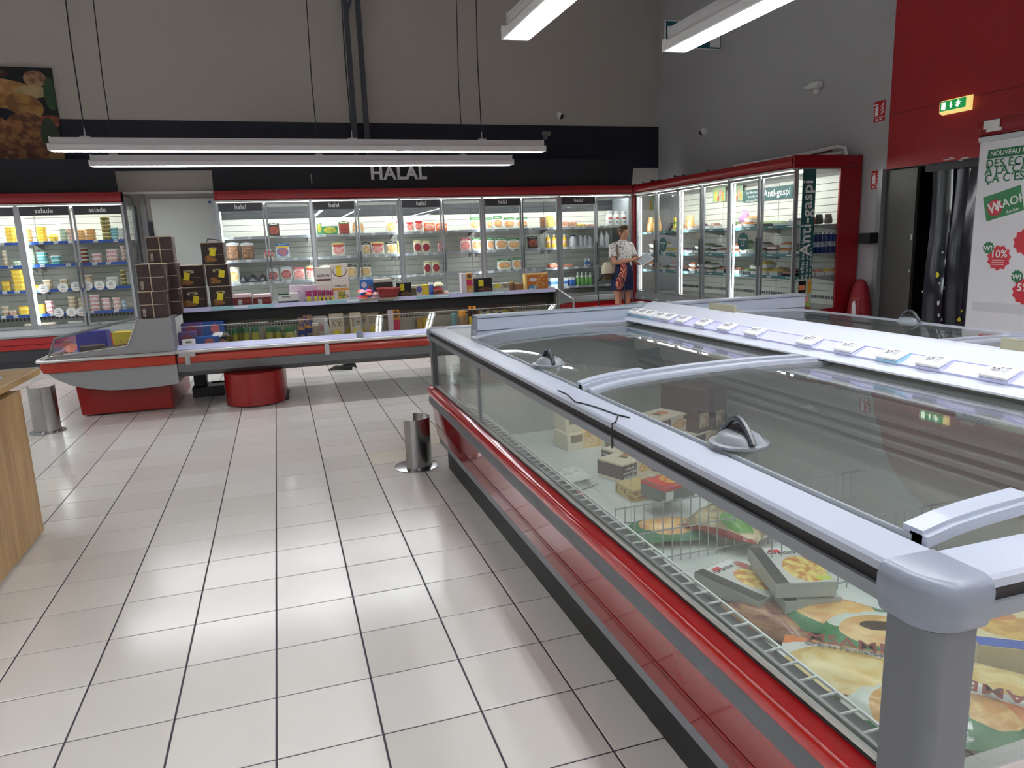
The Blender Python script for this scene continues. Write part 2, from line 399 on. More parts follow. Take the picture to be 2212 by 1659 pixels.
# ------------------------------------------------------------------ steel uprights and diagonal by the back wall
UPM = mat('dark painted steel', (62, 66, 76), 0.5)
fr = thing('steel_frame', 'dark steel hanging frame in front of the grey back wall', 'frame', (1.27, YW-0.14, 0))
for dx in (0.0, 0.18):
    MB().box(dx, dx+0.075, -0.06, 0.0, 2.68, ZC).build('upright', UPM, fr)
MB().box(-0.02, 0.02, -0.05, -0.01, 0, 0.75).build('brace', UPM, fr, loc=(0.03, 0, 4.72), rot=(0, math.radians(18), 0))

# ------------------------------------------------------------------ poster of roast chicken
pm = printed('roast chicken poster print', (16, 19, 26), [
    ('e', .12, .93, .5, .06, (70, 30, 26)), ('e', .36, .95, .22, .05, (40, 62, 40), (80, 92, 54), 12),
    ('e', .30, .76, .5, .13, (150, 108, 62), (178, 138, 84), 9), ('e', .84, .88, .10, .09, (120, 84, 66), (164, 128, 96), 12),
    ('e', .80, .74, .15, .07, (140, 130, 92), (170, 150, 110), 7), ('e', .96, .72, .06, .18, (42, 70, 44)),
    ('e', .36, .56, .34, .17, (138, 92, 52), (172, 128, 70), 10), ('e', .68, .56, .20, .16, (160, 122, 64), (120, 80, 44), 9),
    ('e', .92, .42, .11, .07, (120, 62, 42), (150, 92, 70), 6), ('e', .50, .42, .16, .14, (20, 22, 34)),
    ('e', .70, .30, .20, .22, (152, 104, 62), (92, 54, 44), 12), ('e', .22, .26, .38, .28, (116, 70, 46), (160, 112, 66), 14),
    ('e', .18, .33, .14, .12, (58, 44, 60), (104, 66, 52), 22), ('e', .90, .26, .08, .20, (54, 66, 50)), ('e', .74, .06, .34, .13, (140, 96, 56), (96, 56, 48), 12), ('e', .2, .05, .4, .1, (104, 62, 42), (150, 104, 66), 12),
    ('e', .96, .04, .1, .06, (150, 118, 72))], 'xz', rough=0.5)
tag(MB().box(-4.0, -2.66, YW-0.045, YW-0.013, 2.745, 3.935).build('chicken_poster', pm), 'large dark poster of roast chicken pieces on the wall', 'poster')

# ------------------------------------------------------------------ dark fascia boards over the cabinets, HALAL lettering
FASC = mat('slate navy board', (22, 27, 38), 0.55)
fb = thing('fascia_board', 'dark navy board reading HALAL above the long wall cabinet', 'sign', (2.5, 11.2, 2.2))
mb = MB().prism([(-3.255, 0.055), (3.24, 0.055), (3.285, 0.475), (-3.245, 0.475)], 'y', 0, 0.018); mb.build('panel', FASC, fb)
text('HALAL', 0.262, mat('silver letter', (240, 242, 246), 0.45), fb, (-0.64, -0.004, 0.275), FRONT, 'letters', bold=0.06, ext=0.004)
fb2 = thing('fascia_board', 'dark navy board above the salad cabinet, without lettering', 'sign', (-3.5, 11.2, 2.2))
MB().prism([(-1.6, 0.055), (1.545, 0.055), (1.53, 0.49), (-1.6, 0.49)], 'y', 0, 0.018).build('panel', FASC, fb2)
MB().box(-0.03, 0.02, -0.02, 0.0, 0.2, 0.5).build('seam', NAVY, fb2, loc=(-0.6, 0, 0))
for (x, z0, z1) in ((0.58, 2.335, 2.475),):
    tag(MB().box(x, x+0.012, 11.17, 11.198, z0, z1).build('cable_clip', mat('pale cable', (150, 150, 155), .5)), 'short pale cable strip on the HALAL board', 'cable')

# ------------------------------------------------------------------ fluorescent strip lights
TUBE = emis('fluorescent tube', (250, 252, 255), TUBE_W)
HOUS = mat('white lamp housing', (206, 207, 210), 0.4)
REFL = mat('white lamp reflector', (236, 238, 240), 0.3)
WIRE = mat('dark hanging wire', (40, 42, 50), 0.5)
def strip_light(label, axis, start, nseg, seg=1.53, z=2.33, wires=()):
    """start: low end on the axis; tubes hang under an inverted trough"""
    L_ = nseg*seg
    t = thing('strip_light', label, 'lamp', (start[0], start[1], z), 0 if axis == 'x' else PI/2, 'fluorescent strip lights')
    mb = MB(); mb.box(0.01, L_-0.01, -0.035, 0.035, 0.055, 0.115)
    for yy in (-0.038, 0.035): mb.box(0.01, L_-0.01, yy, yy+0.003, 0.098, 0.104).box(0.01, L_-0.01, yy, yy+0.003, 0.066, 0.072)
    mb.box(0, 0.012, -0.04, 0.04, 0.05, 0.12).box(L_-0.012, L_, -0.04, 0.04, 0.05, 0.12)
    mb.build('housing', HOUS, t)
    prof = [(-0.062, 0.0), (-0.066, 0.006), (-0.05, 0.05), (-0.03, 0.062), (0.03, 0.062), (0.05, 0.05), (0.066, 0.006), (0.062, 0.0), (0.046, 0.044), (0.028, 0.056), (-0.028, 0.056), (-0.046, 0.044)]
    mb = MB().prism(prof, 'x', 0.0, L_)
    mb.box(-0.014, 0.004, -0.064, 0.064, 0.002, 0.06).box(L_-0.004, L_+0.014, -0.064, 0.064, 0.002, 0.06)
    mb.build('reflector', REFL, t)
    for k in range(nseg):
        for yy in (-0.026, 0.026):
            MB().cyl((k*seg+0.035, yy, 0.014), ((k+1)*seg-0.035, yy, 0.014), 0.012, 8).build('tube', TUBE, t)
    for k in range(nseg+1):
        MB().box(k*seg-0.02 if k else 0.002, min(k*seg+0.02, L_-0.002), -0.04, 0.04, 0.012, 0.045).build('lampholder', WHITE, t)
    for u in wires:
        MB().box(u-0.04, u+0.04, -0.03, 0.03, 0.115, 0.128).cyl((u, 0, 0.128), (u, 0, 0.2), 0.006, 6).build('hook', ALU, t)
        MB().tube([(u, 0, 0.2), (u-0.008, 0.01, 0.9), (u+0.01, 0, 1.8), (u, 0, ZC-z)], 0.006, 5).build('suspension_wire', WIRE, t)
    return t
strip_light('long white strip light hanging over the front of the low chilled island', 'x', (-1.79, 7.5), 3, wires=(0.28, 2.6, 3.92))
strip_light('long white strip light hanging over the rear of the low chilled island', 'x', (-1.74, 8.75), 3, wires=(0.22, 2.3, 3.98))
strip_light('white strip light hanging over the near side of the chest freezer', 'y', (1.157, 3.43-4.59), 3, wires=(1.0, 2.9, 4.2))
strip_light('white strip light hanging over the middle of the chest freezer', 'y', (2.04, 3.5-4.59), 3, wires=(1.0, 2.9, 3.95))
for (x, y, n, w_) in ((-1.9, -2.9, 3, 'behind the wooden counter'), (-0.6, -6.4, 3, 'far behind the wooden counter'), (1.6, -7.0, 3, 'over the aisle behind the chest freezer'), (-4.2, 3.6, 4, 'over the aisle left of the wooden counter'), (-5.6, -1.4, 3, 'over the next aisle left of the counter'), (4.6, -4.8, 3, 'near the red wall behind the banner'), (-7.0, 4.6, 4, 'over the second aisle left of the counter'), (-3.4, -7.4, 3, 'at the far end of the counter aisle'), (-9.2, 4.6, 4, 'over the third aisle left of the counter'), (-8.4, -2.4, 4, 'over the third aisle far behind'), (4.2, 3.0-4.59, 3, 'over the far side of the chest freezer')):  # unseen fittings added to brighten the hall and its upper walls
    strip_light('unseen strip light added '+w_, 'y', (x, y), n, wires=(0.5, 4.0))

# ================================================================== tall glass door cabinets
CREAM = mat('cabinet back panel', (214, 214, 204), 0.35)
SHELFM = mat('shelf metal', (178, 182, 186), 0.35, 0.3)
BLUE = mat('blue price rail', (30, 74, 160), 0.4)
GREYR = mat('grey price rail', (158, 163, 172), 0.35, 0.2)
TEALR = mat('teal price rail', (58, 112, 118), 0.4)
BANDM = mat('charcoal door band', (52, 54, 60), 0.4)
LED = emis('cabinet light strip', (246, 252, 255), LED_W)
LEDT = emis('cabinet top lamp', (250, 252, 248), LED_W*1.6)
LETW = mat('white lettering', (235, 236, 236), 0.5)
DGREY = mat('charcoal back board', (42, 45, 52), 0.4)
KICKD = mat('dark kick plate', (48, 50, 54), 0.5)
def cabinet(label, loc, rz, nmod, ml, shelves, rail, kind, ends, depth=0.84, labels=True, led=True):
    """local: x along the front (left to right), y into the cabinet, z up"""
    L_ = nmod*ml
    t = thing('glass_door_cabinet', label, 'display cabinet', loc, rz)
    # red kick panel, dark plinth, grey bumper with price rail
    MB().box(0, L_, 0.04, depth, 0.0, 0.12).box(0, L_, 0.02, 0.04, 0.08, 0.235).build('plinth', KICKD, t)
    MB().box(0, L_, 0.0, 0.03, 0.235, 0.30).box(0, L_, -0.006, 0.03, 0.305, 0.395).build('kick_panel', RED, t, bev=0.004)
    mb = MB().prism([(0.03, 0.395), (-0.03, 0.40), (-0.035, 0.425), (-0.01, 0.49), (0.0, 0.505), (0.06, 0.505), (0.06, 0.395)], 'x', 0, L_)
    mb.build('bumper_ledge', ALUL, t)
    MB().box(0.02, L_-0.02, 0, 0.004, 0, 0.03).build('price_rail', rail, t, loc=(0, -0.031, 0.425), rot=(math.radians(-19), 0, 0))
    # red rounded header with pale trim
    prof = [(0.10, 2.105), (0.0, 2.105), (-0.035, 2.125), (-0.05, 2.16), (-0.05, 2.195), (-0.03, 2.235), (0.0, 2.245), (0.10, 2.245)]
    MB().prism(prof, 'x', 0.0, L_).build('header', REDM, t, smooth=True)
    for xe in (0.0, L_-0.042):
        MB().prism([(y-0.006 if y < 0.05 else y, z) for y, z in prof], 'x', xe, xe+0.042).build('header_end_cap', REDM, t, bev=0.004)
    MB().box(0.0, L_, -0.03, 0.08, 2.085, 2.105).build('header_trim', mat('pale trim', (206, 206, 202), .4), t)
    MB().box(0.0, L_, 0.06, depth, 2.09, 2.18).box(0, L_, 0.1, depth, 2.18, 2.2).build('roof', mat('cabinet roof', (150, 150, 150), .5), t)
    MB().box(0.0, L_, 0.06, depth, 0.12, 0.50).build('bottom_deck', mat('pale deck', (200, 202, 200), .4), t)
    mb = MB()
    for k in range(int(L_/0.05)): mb.box(k*0.05+0.01, k*0.05+0.034, depth-0.125, depth-0.119, 0.57, 0.61)
    mb.build('vent_grille', GREYD, t)
    # back made of boards
    bd = 0.086; nb = int((2.09-0.5)/bd)
    bm_ = MB().box(0.004, ml-0.004, 0, 0.012, 0.003, bd-0.002).mesh('back_board', CREAM, bev=0.002)
    bmd = MB().box(0.004, ml-0.004, 0, 0.012, 0.003, bd-0.002).mesh('back_board', DGREY, bev=0.002)
    MB().box(0, L_, depth-0.105, depth, 0.5, 2.09).build('back_wall', mat('joint shadow grey', (150, 150, 146), .6), t)
    for m_ in range(nmod):
        for k in range(nb):
            z = 0.5+k*bd
            obj('back_board', bmd if (kind == 'halal' and z > 1.79) else bm_, t, (m_*ml, depth-0.118, z))
    # ends
    for side, x in (('l', 0.0), ('r', L_)):
        e = ends[0 if side == 'l' else 1]; s = -1 if side == 'l' else 1
        if e == 'solid':
            MB().box(x, x+s*0.025, 0.02, depth, 0, 2.1).build('side_panel', GREY, t)
        elif e == 'glass':
            MB().box(x, x+s*0.03, 0.02, depth, 0.0, 0.5).box(x, x+s*0.03, depth-0.22, depth, 0.5, 2.1).box(x, x+s*0.03, 0.02, 0.06, 0.5, 2.1).build('side_frame', GREYD, t)
            MB().box(x+s*0.01, x+s*0.018, 0.06, depth-0.22, 0.5, 2.09).build('side_glass', GLASS, t)
        elif e == 'redglass':
            a, b = depth-0.30, depth
            MB().box(x, x+s*0.03, a, b, 0.5, 2.1).prism([(0.03, 0.0), (b, 0.0), (b, 0.50), (a, 0.50), (0.03, 0.47)], 'x', min(x, x+s*0.03), max(x, x+s*0.03)).box(x, x+s*0.03, -0.04, b, 2.105, 2.245).build('side_frame', REDM, t, bev=0.003)
            MB().box(x+s*0.01, x+s*0.018, 0.05, a, 0.48, 2.1).build('side_glass', GLASS, t)
    # shelves
    sh_z = shelves
    for m_ in range(nmod):
        for z in sh_z:
            mb = MB().box(0.03, ml-0.03, 0.11, depth-0.12, z-0.022, z-0.004)
            for xe in (0.05, ml-0.06): mb.prism([(depth-0.12, z-0.022), (0.32, z-0.022), (depth-0.12, z-0.10)], 'x', xe, xe+0.004)
            s_ = mb.build('shelf', SHELFM, t, loc=(m_*ml, 0, 0))
            MB().box(0.03, ml-0.03, 0.098, 0.103, z-0.034, z+0.004).build('price_rail', rail, s_)
            if kind == 'halal': MB().box(0.03, ml-0.03, 0.104, 0.107, z-0.004, z+0.05).build('clear_guard', GLASS, s_)
            if labels:
                x = 0.08+random.random()*0.1
                while x < ml-0.12:
                    MB().box(0, 0.052, 0, 0.004, -0.016, 0.016).build('price_label', PRICE, s_, loc=(x, 0.092, z-0.013)); x += random.choice((0.14, 0.17, 0.24, 0.3))
    # doors
    half = ml/2
    for m_ in range(nmod):
        for q in (0, 1):
            x0 = m_*ml+0.022+q*(half-0.008); wd = half-0.03; fwd = -0.012 if q == 0 else 0.006
            if kind == 'halal' and q == 1: fwd = 0.012
            fwid = 0.022; ztop = 2.075
            mb = MB().box(0, fwid, 0, 0.03, 0.515, ztop).box(wd-fwid, wd, 0, 0.03, 0.515, ztop).box(fwid, wd-fwid, 0, 0.03, ztop-0.028, ztop).box(fwid, wd-fwid, 0, 0.03, 0.515, 0.55)
            d = mb.build('door', ALUL, t, loc=(x0, 0.01+fwd, 0))
            MB().box(fwid, wd-fwid, 0.012, 0.018, 0.55, ztop-0.028).build('glass_pane', GLASS, d)
            if kind == 'salad' or (kind == 'halal' and q == 0):
                b_ = MB().box(fwid-0.004, wd-fwid+0.004, -0.003, 0.011, ztop-0.115, ztop-0.004).build('door_band', BANDM, d)
                text('salade' if kind == 'salad' else 'halal', 0.082, LETW, d, (wd/2, -0.005, ztop-0.058), FRONT, 'lettering', bold=0.02)
            MB().box(wd-0.02 if q == 0 else 0.004, wd-0.004 if q == 0 else 0.02, -0.022, 0.0, 1.0, 1.35).build('door_handle', GREYD, d, bev=0.003)
    for m_ in range(nmod+1):
        x = m_*ml; MB().box(max(x-0.02, 0), min(x+0.02, L_), 0.0, 0.05, 0.505, 2.085).build('mullion', ALU if m_ % 2 else ALUL, t)
        if led and m_ < nmod:
            lx = -0.008 if kind == 'halal' and m_ else 0.045
            MB().box(x+lx, x+lx+0.014, 0.055, 0.067, 0.56, 2.03).build('light_strip', LED, t)
    if led: MB().box(0.06, L_-0.06, 0.19, 0.22, 2.066, 2.078).build('light_strip', LEDT, t)
    return t
ZH = (1.61, 1.29, 0.97, 0.66); ZS = (1.63, 1.335, 1.01, 0.69); ZR = (1.48, 1.146, 0.884)
MLH, MLS, MLR = 1.27, 1.24, 1.28
halal = cabinet('long glass door cabinet with red header and halal door bands', (-0.74, 10.95, 0), 0, 5, MLH, ZH, GREYR, 'halal', ('solid', 'solid'))
salad = cabinet('glass door cabinet with blue price rails and salade door bands', (-1.88-3*MLS, 10.95, 0), 0, 3, MLS, ZS, BLUE, 'salad', ('solid', 'glass'))
anti = cabinet('glass door cabinet with green Anti-gaspi strip on its glass end', (5.65, 7.03+3*MLR, 0), -PI/2, 3, MLR, ZR, TEALR, 'anti', ('none', 'redglass'), depth=0.90, labels=False)
# corner post between the two runs
tag(MB().box(5.622, 5.69, 10.885, 10.945, 0.0, 2.25).build('corner_post', REDM, bev=0.004), 'slim red post in the corner between two cabinets', 'post')
# second cabinet along the right wall with the loyalty card banner
ban_cab = cabinet('wall cabinet with red header behind the white card banner', (5.65, 4.75, 0), -PI/2, 2, MLR, ZR, GREYR, 'anti', ('solid', 'solid'), depth=0.90, labels=False)

# ---- things fixed to the anti-waste cabinet (its own frame: x toward the viewer's right)
def anti_local(p): return (10.87-p.y, p.x-5.65, p.z)
gs = MB().box(3.84+0.031, 3.84+0.034, 0.075, 0.255, 0.86, 2.09).build('end_poster', TEAL, anti)
text('Anti-gaspi', 0.20, LETW, anti, (3.876, 0.15, 1.55), (PI/2, -PI/2, PI/2), 'lettering', bold=0.03)
text('Les offres bic-bac bio-tac', 0.072, LETW, anti, (3.876, 0.115, 1.13), (PI/2, -PI/2, PI/2), 'lettering', bold=0.01, sx=0.8)
text('Ne tombe pas', 0.05, LETW, anti, (3.876, 0.175, 1.0), (PI/2, -PI/2, PI/2), 'lettering', bold=0.008)
text('pour un profiteur !', 0.05, LETW, anti, (3.876, 0.225, 1.02), (PI/2, -PI/2, PI/2), 'lettering', bold=0.008)
MB().box(3.871, 3.874, 0.075, 0.255, 0.49, 0.86).build('end_picture', printed('anti waste picture', (164, 190, 160), [('r', .0, .55, .58, .94, (14, 14, 18)), ('r', .05, .48, .66, .82, (222, 140, 96)), ('r', .7, 1, .55, 1, (206, 150, 50)), ('e', .55, .36, .28, .16, (222, 160, 160)), ('e', .75, .18, .2, .1, (150, 190, 90)), ('e', .5, .06, .6, .08, (60, 70, 60), (180, 120, 80), 14)], 'yz'), anti)
# banner inside, on the back wall of the cabinet
def backsign(u0, v0, u1, v1, m, name='inner_poster'):
    a = atx(u0, v0, 5.65+0.76); b = atx(u1, v1, 5.65+0.76)
    xa, _, za = anti_local(a); xb, _, zb = anti_local(b)
    o = MB().box(xa, xb, 0.755, 0.76, min(za, zb), max(za, zb)).build(name, m, anti); return (xa+xb)/2, (za+zb)/2, abs(xb-xa), abs(za-zb)
za, zb = atx(1660, 405, 6.41).z, atx(1660, 432, 6.41).z
MB().box(10.87-atx(1606, 420, 6.41).y, 10.87-atx(1714, 410, 6.41).y, 0.75, 0.754, zb, za).build('inner_poster', TEAL, anti)
xm = 10.87-atx(1680, 410, 6.41).y
text('Anti-gaspi', 0.13, LETW, anti, (xm, 0.745, (za+zb)/2), FRONT, 'lettering', bold=0.03)
xm = 10.87-atx(1628, 415, 6.41).y
for k, s_ in enumerate(('Les offres bic-bac', 'Ne tombe pas', 'pour un profiteur')):
    text(s_, 0.05, LETW, anti, (xm, 0.745, za-0.04-k*0.055), FRONT, 'lettering', sx=0.8)
VEG = printed('vegetable pattern print', (160, 190, 150), [('e', .25, .4, .12, .4, (226, 210, 70)), ('e', .6, .6, .1, .3, (222, 160, 150)), ('e', .8, .3, .1, .35, (214, 170, 60)), ('e', .45, .2, .08, .2, (200, 80, 70))], 'xz')
for (ua, ub, uc) in ((1541, 1568, 420), (1584, 1606, 418), (1390, 1412, 440)):
    xa = 10.87-atx(ua, uc, 6.41).y; xb = 10.87-atx(ub, uc, 6.41).y
    MB().box(xa, xb, 0.75, 0.754, atx(ua, uc+17, 6.41).z, atx(ua, uc-15, 6.41).z).build('inner_poster', VEG, anti)
# round green stickers on two doors
for (u, v) in ((1605, 522), (1432, 529)):
    p = atx(u, v, 5.64); x, y, z = anti_local(p)
    st = MB(); st.cyl((x, -0.012, z), (x, -0.008, z), 0.11, 24); st.build('door_sticker', TEAL, anti)
    text('Anti-gaspi', 0.04, LETW, anti, (x, -0.014, z+0.03), FRONT, 'lettering', bold=0.02)
    text('ne tombe', 0.022, LETW, anti, (x, -0.014, z-0.01), FRONT, 'lettering'); text('pas pour', 0.022, LETW, anti, (x, -0.014, z-0.04), FRONT, 'lettering')
for m_ in range(3):                       # small white words on the teal rails
    for z in ZR+(0.452,):
        for xx in (0.25, 0.7, 1.05):
            MB().box(0, 0.09, 0, 0.002, 0, 0.012).build('rail_word', LETW, anti, loc=(m_*MLR+xx, 0.094 if z > 0.5 else -0.034, z-0.02))
# spare grey pipework and cables left on top of the cabinet
tb = thing('white_tube_frame', 'bent white tube frame lying on top of the corner cabinet', 'frame', (6.2, 7.3, 2.245))
MB().tube([(-0.35, 1.2, 0.03), (0.0, 0.5, 0.07), (0.2, -0.05, 0.12), (0.25, -0.12, 0.1), (0.25, -0.15, 0.0)], 0.022, 8).tube([(-0.3, 1.2, 0.012), (0.05, 0.4, 0.02), (0.23, -0.1, 0.05)], 0.018, 8).build('tube', WHITE, tb, smooth=True)
MB().tube([(-0.1, 0.75, 0.05), (0.1, 0.3, 0.07), (0.2, 0.02, 0.09)], 0.012, 6).build('red_rod', mat('dull red rod', (120, 40, 46), .5), tb)
for k, (u, v) in enumerate(((1482, 371), (1545, 362), (1430, 383), (1398, 391))):
    p = atx(u, v, 5.9)
    tag(MB().tube([(0, 0, 0.0), (0.03, 0.1, 0.05), (0.0, 0.2, 0.03), (-0.02, 0.3, 0.06), (0.02, 0.36, 0.0)], 0.012, 6).build('loose_cable', mat('dark cable', (50, 46, 50), .6), loc=(5.9+0.1*(k % 2), p.y, 2.243)), 'loose dark cable curled on the roof of the corner cabinet', 'cable', 'loose cables on the cabinet roof')
# white hanging tabs at the end of the salad cabinet
for k in range(5):
    MB().box(0, 0.004, 0, 0.06, 0, 0.075).build('hanging_tab', WHITE, salad, loc=(3*MLS-0.036, 0.1, 1.72-k*0.125), rot=(0.2, 0, 0))
MB().cyl((3*MLS-0.034, 0.13, 1.2), (3*MLS-0.034, 0.13, 1.95), 0.004, 6).build('tab_rod', ALU, salad)
# round white price discs on the salad rails
DISC = printed('round price disc', (240, 240, 240), [('r', .3, .7, .45, .62, (40, 40, 44), (235, 235, 235), 18), ('r', .35, .65, .68, .78, (60, 60, 62), (235, 235, 235), 25), ('r', .25, .75, .18, .32, (200, 90, 90), (240, 240, 240), 30)], 'xz')
for (u, v) in ((93, 624), (136, 621), (164, 619), (189, 617), (215, 616), (240, 615), (127, 675), (154, 674), (176, 673)):
    p = aty(u, v, 11.03)
    MB().cyl((0, 0, 0), (0, -0.003, 0), 0.062, 18).build('price_disc', DISC, salad, loc=(p.x-(-1.88-3*MLS), 11.03-10.95, p.z))

# ------------------------------------------------------------------ banner on the second wall cabinet
bn = thing('card_banner', 'tall white loyalty card banner with green and red print', 'banner', (5.60, 4.71, 0.53))
MB().box(0, 0.004, -0.86, 0, 0.0, 1.56).build('sheet', mat('white banner vinyl', (226, 226, 232), 0.4, bump=(5, 0.25, 0.02)), bn)
MB().box(-0.012, 0.012, -0.88, 0.01, 1.535, 1.575).build('banner_rail', ALU, bn); MB().box(-0.006, 0.01, -0.86, 0, -0.02, 0.0).build('lower_rail', ALU, bn)
BG = mat('banner green', (34, 116, 72), 0.45); BR = mat('banner red', (198, 48, 62), 0.45)
def bl(u, v, dx=-0.003): p = atx(u, v, 5.60); return (dx, p.y-4.71, p.z-0.53)
p = bl(2135, 334); MB().prism([(p[1], p[2]+0.035), (p[1]-0.75, p[2]+0.035), (p[1]-0.75, p[2]-0.035), (p[1]+0.005, p[2]-0.035)], 'x', -0.002, 0.0).build('green_pill', BG, bn)
text('NOUVEAU PROGRAMME', 0.052, LETW, bn, (-0.0035, p[1]-0.02, p[2]), SIDE, 'lettering', bold=0.02, align='LEFT')
for k, (s_, u, v) in enumerate((('DES \u00c9CONOMIES', 2130, 356), ('\u00c0 LA CARTE', 2128, 371), ('\u00c7A C\u2019EST...', 2127, 388))):
    q = bl(u, v); text(s_, 0.093, BG, bn, (-0.003, q[1], q[2]), SIDE, 'lettering', bold=0.025, align='LEFT', shear=0.0)
q = bl(2167, 440); cd = MB(); R_ = Matrix.Translation((0, q[1], q[2])) @ Matrix.Rotation(math.radians(-14), 4, 'X')
MB().box(-0.003, 0, -0.16, 0.16, -0.10, 0.10, 0, R_).build('card', mat('card green', (48, 130, 76), .4), bn)
def star(mb, c, r0, r1, n, x0, x1, a0=0.0):
    mb.prism([(c[1]+(r1 if k % 2 else r0)*math.cos(a0+PI*k/n), c[2]+(r1 if k % 2 else r0)*math.sin(a0+PI*k/n)) for k in range(2*n)], 'x', x0, x1); return mb
q2 = bl(2150, 449); star(MB(), q2, 0.07, 0.058, 12, -0.005, -0.003).build('red_burst', BR, bn)
text('W', 0.11, LETW, bn, (-0.0065, q2[1], q2[2]), (PI/2, math.radians(-14), -PI/2), 'lettering', bold=0.04)
text('AAOH!', 0.092, LETW, bn, (-0.006, q2[1]-0.145, q2[2]+0.045), (PI/2, math.radians(-14), -PI/2), 'lettering', bold=0.03)
q3 = bl(2192, 447); text('Auchan', 0.035, LETW, bn, (-0.005, q3[1]+0.01, q3[2]-0.025), (PI/2, math.radians(-14), -PI/2), 'lettering', bold=0.02)
q = bl(2158, 557); star(MB(), q, 0.105, 0.088, 11, -0.004, -0.001, 0.2).build('red_burst', BR, bn)
text('10%', 0.085, LETW, bn, (-0.006, q[1], q[2]+0.03), SIDE, 'lettering', bold=0.03)
for k in range(3): MB().box(-0.006, -0.004, q[1]-0.05, q[1]+0.055, q[2]-0.025-k*0.016, q[2]-0.017-k*0.016).build('small_print', mat('pale red print', (236, 190, 190), .5), bn)
q = bl(2136, 535); star(MB(), q, 0.052, 0.043, 11, -0.006, -0.004).build('green_burst', BG, bn); text('W!', 0.058, LETW, bn, (-0.008, q[1], q[2]-0.005), SIDE, 'lettering', bold=0.04)
q = bl(2213, 630); star(MB(), q, 0.105, 0.088, 11, -0.004, -0.001, 0.2).build('red_burst', BR, bn); text('5%', 0.085, LETW, bn, (-0.006, q[1]+0.01, q[2]+0.03), SIDE, 'lettering', bold=0.03)
q = bl(2198, 597); star(MB(), q, 0.052, 0.043, 11, -0.006, -0.004).build('green_burst', BG, bn); text('W!', 0.058, LETW, bn, (-0.008, q[1], q[2]-0.005), SIDE, 'lettering', bold=0.04)
q = bl(2216, 522); star(MB(), q, 0.105, 0.088, 11, -0.004, -0.001, 0.2).build('red_burst', BR, bn)
MB().box(-0.001, 0.0, -0.75, -0.05, 0.16, 0.24).build('taped_strip', mat('pale grey tape', (208, 208, 216), .5), bn)
lb = thing('header_label', 'white sticker on the red header above the banner', 'label', (5.588, 4.62, 2.185)); MB().box(0, 0.004, -0.07, 0.07, -0.02, 0.045).box(0.0, 0.006, -0.09, 0.04, -0.045, -0.02).build('paper', WHITE, lb)

# ------------------------------------------------------------------ signs and fittings on the walls
FIRE = mat('fire sign red', (190, 24, 36), 0.4)
for (u0, v0, u1, v1, wh) in ((1890, 221, 1911, 260, 'upper red extinguisher sign on the grey wall beside the red wall'), (1884, 370, 1903, 406, 'lower red extinguisher sign above the black wall box')):
    a = atx(u0, v0, XW); b = atx(u1, v1, XW); cy, cz, hw, hh = (a.y+b.y)/2, (a.z+b.z)/2, abs(a.y-b.y)/2, abs(a.z-b.z)/2
    sg = thing('extinguisher_sign', wh, 'sign', (XW-0.006, cy, cz))
    MB().box(0, 0.005, -hw, hw, -hh*0.55, hh).box(0, 0.005, -hw, hw, -hh, -hh*0.62).build('plate', FIRE, sg)
    MB().box(0.002, 0.005, -hw, hw, -hh*0.62, -hh*0.55).build('gap_line', WHITE, sg)
    MB().prism([(hw*.75, -hh*.45), (hw*.75, hh*.35), (hw*.55, hh*.55), (hw*.28, hh*.55), (hw*.15, hh*.35), (hw*.15, -hh*.45)], 'x', -0.003, 0).box(-0.003, 0, hw*.2, hw*.95, hh*.62, hh*.72).build('pictogram', LETW, sg)
    mb = MB()
    for k in range(3): mb.prism([(-hw*.1, -hh*.4+k*hh*.38), (-hw*.75, -hh*.2+k*hh*.38), (-hw*.85, hh*.15+k*hh*.36), (-hw*.6, -hh*.02+k*hh*.36)], 'x', -0.003, 0)
    mb.build('flame_mark', LETW, sg)
    MB().box(-0.002, 0, hw*.2, hw*.6, -hh*.9, -hh*.72).box(-0.002, 0, -hw*.5, -hw*.1, -hh*.9, -hh*.72).build('small_text', LETW, sg)
ex = thing('exit_sign', 'green lit emergency exit sign on the red wall', 'sign', (XW-0.014, 5.80, 2.575))
MB().prism([(0, -0.075), (-0.05, -0.06), (-0.055, 0.05), (0, 0.07)], 'y', -0.17, 0.17).build('lamp_case', mat('cream lit case', (240, 226, 170), .4, emit=((255, 226, 130), 0.35)), ex, bev=0.006)
EXG = mat('exit green', (24, 120, 66), .4, emit=((30, 150, 80), 0.35)); EXW = mat('exit white', (230, 240, 220), .4, emit=((230, 245, 225), 0.6))
MB().box(-0.059, -0.054, -0.135, 0.155, -0.042, 0.05).build('green_plate', EXG, ex)
MB().box(-0.062, -0.058, 0.09, 0.135, -0.03, 0.04).prism([(0.045, 0.005), (0.028, -0.028), (0.011, 0.005), (0.022, 0.005), (0.022, 0.035), (0.034, 0.035), (0.034, 0.005)], 'x', -0.062, -0.058).build('door_and_arrow', EXW, ex)
mb = MB(); mb.cyl((-0.062, -0.055, 0.033), (-0.058, -0.055, 0.033), 0.008, 10).prism([(-0.045, 0.022), (-0.062, 0.024), (-0.075, 0.0), (-0.062, -0.008), (-0.05, -0.03), (-0.04, -0.028), (-0.052, -0.002), (-0.03, -0.018), (-0.024, -0.01), (-0.045, 0.008)], 'x', -0.062, -0.058).prism([(-0.045, 0.02), (-0.025, 0.008), (-0.022, 0.014), (-0.042, 0.026)], 'x', -0.062, -0.058).prism([(-0.065, 0.02), (-0.09, 0.014), (-0.09, 0.02), (-0.066, 0.026)], 'x', -0.062, -0.058)
mb.build('running_figure', EXW, ex)
eb = thing('wall_unit', 'small white box unit high on the grey right wall', 'wall unit', (XW, 7.83, 3.15))
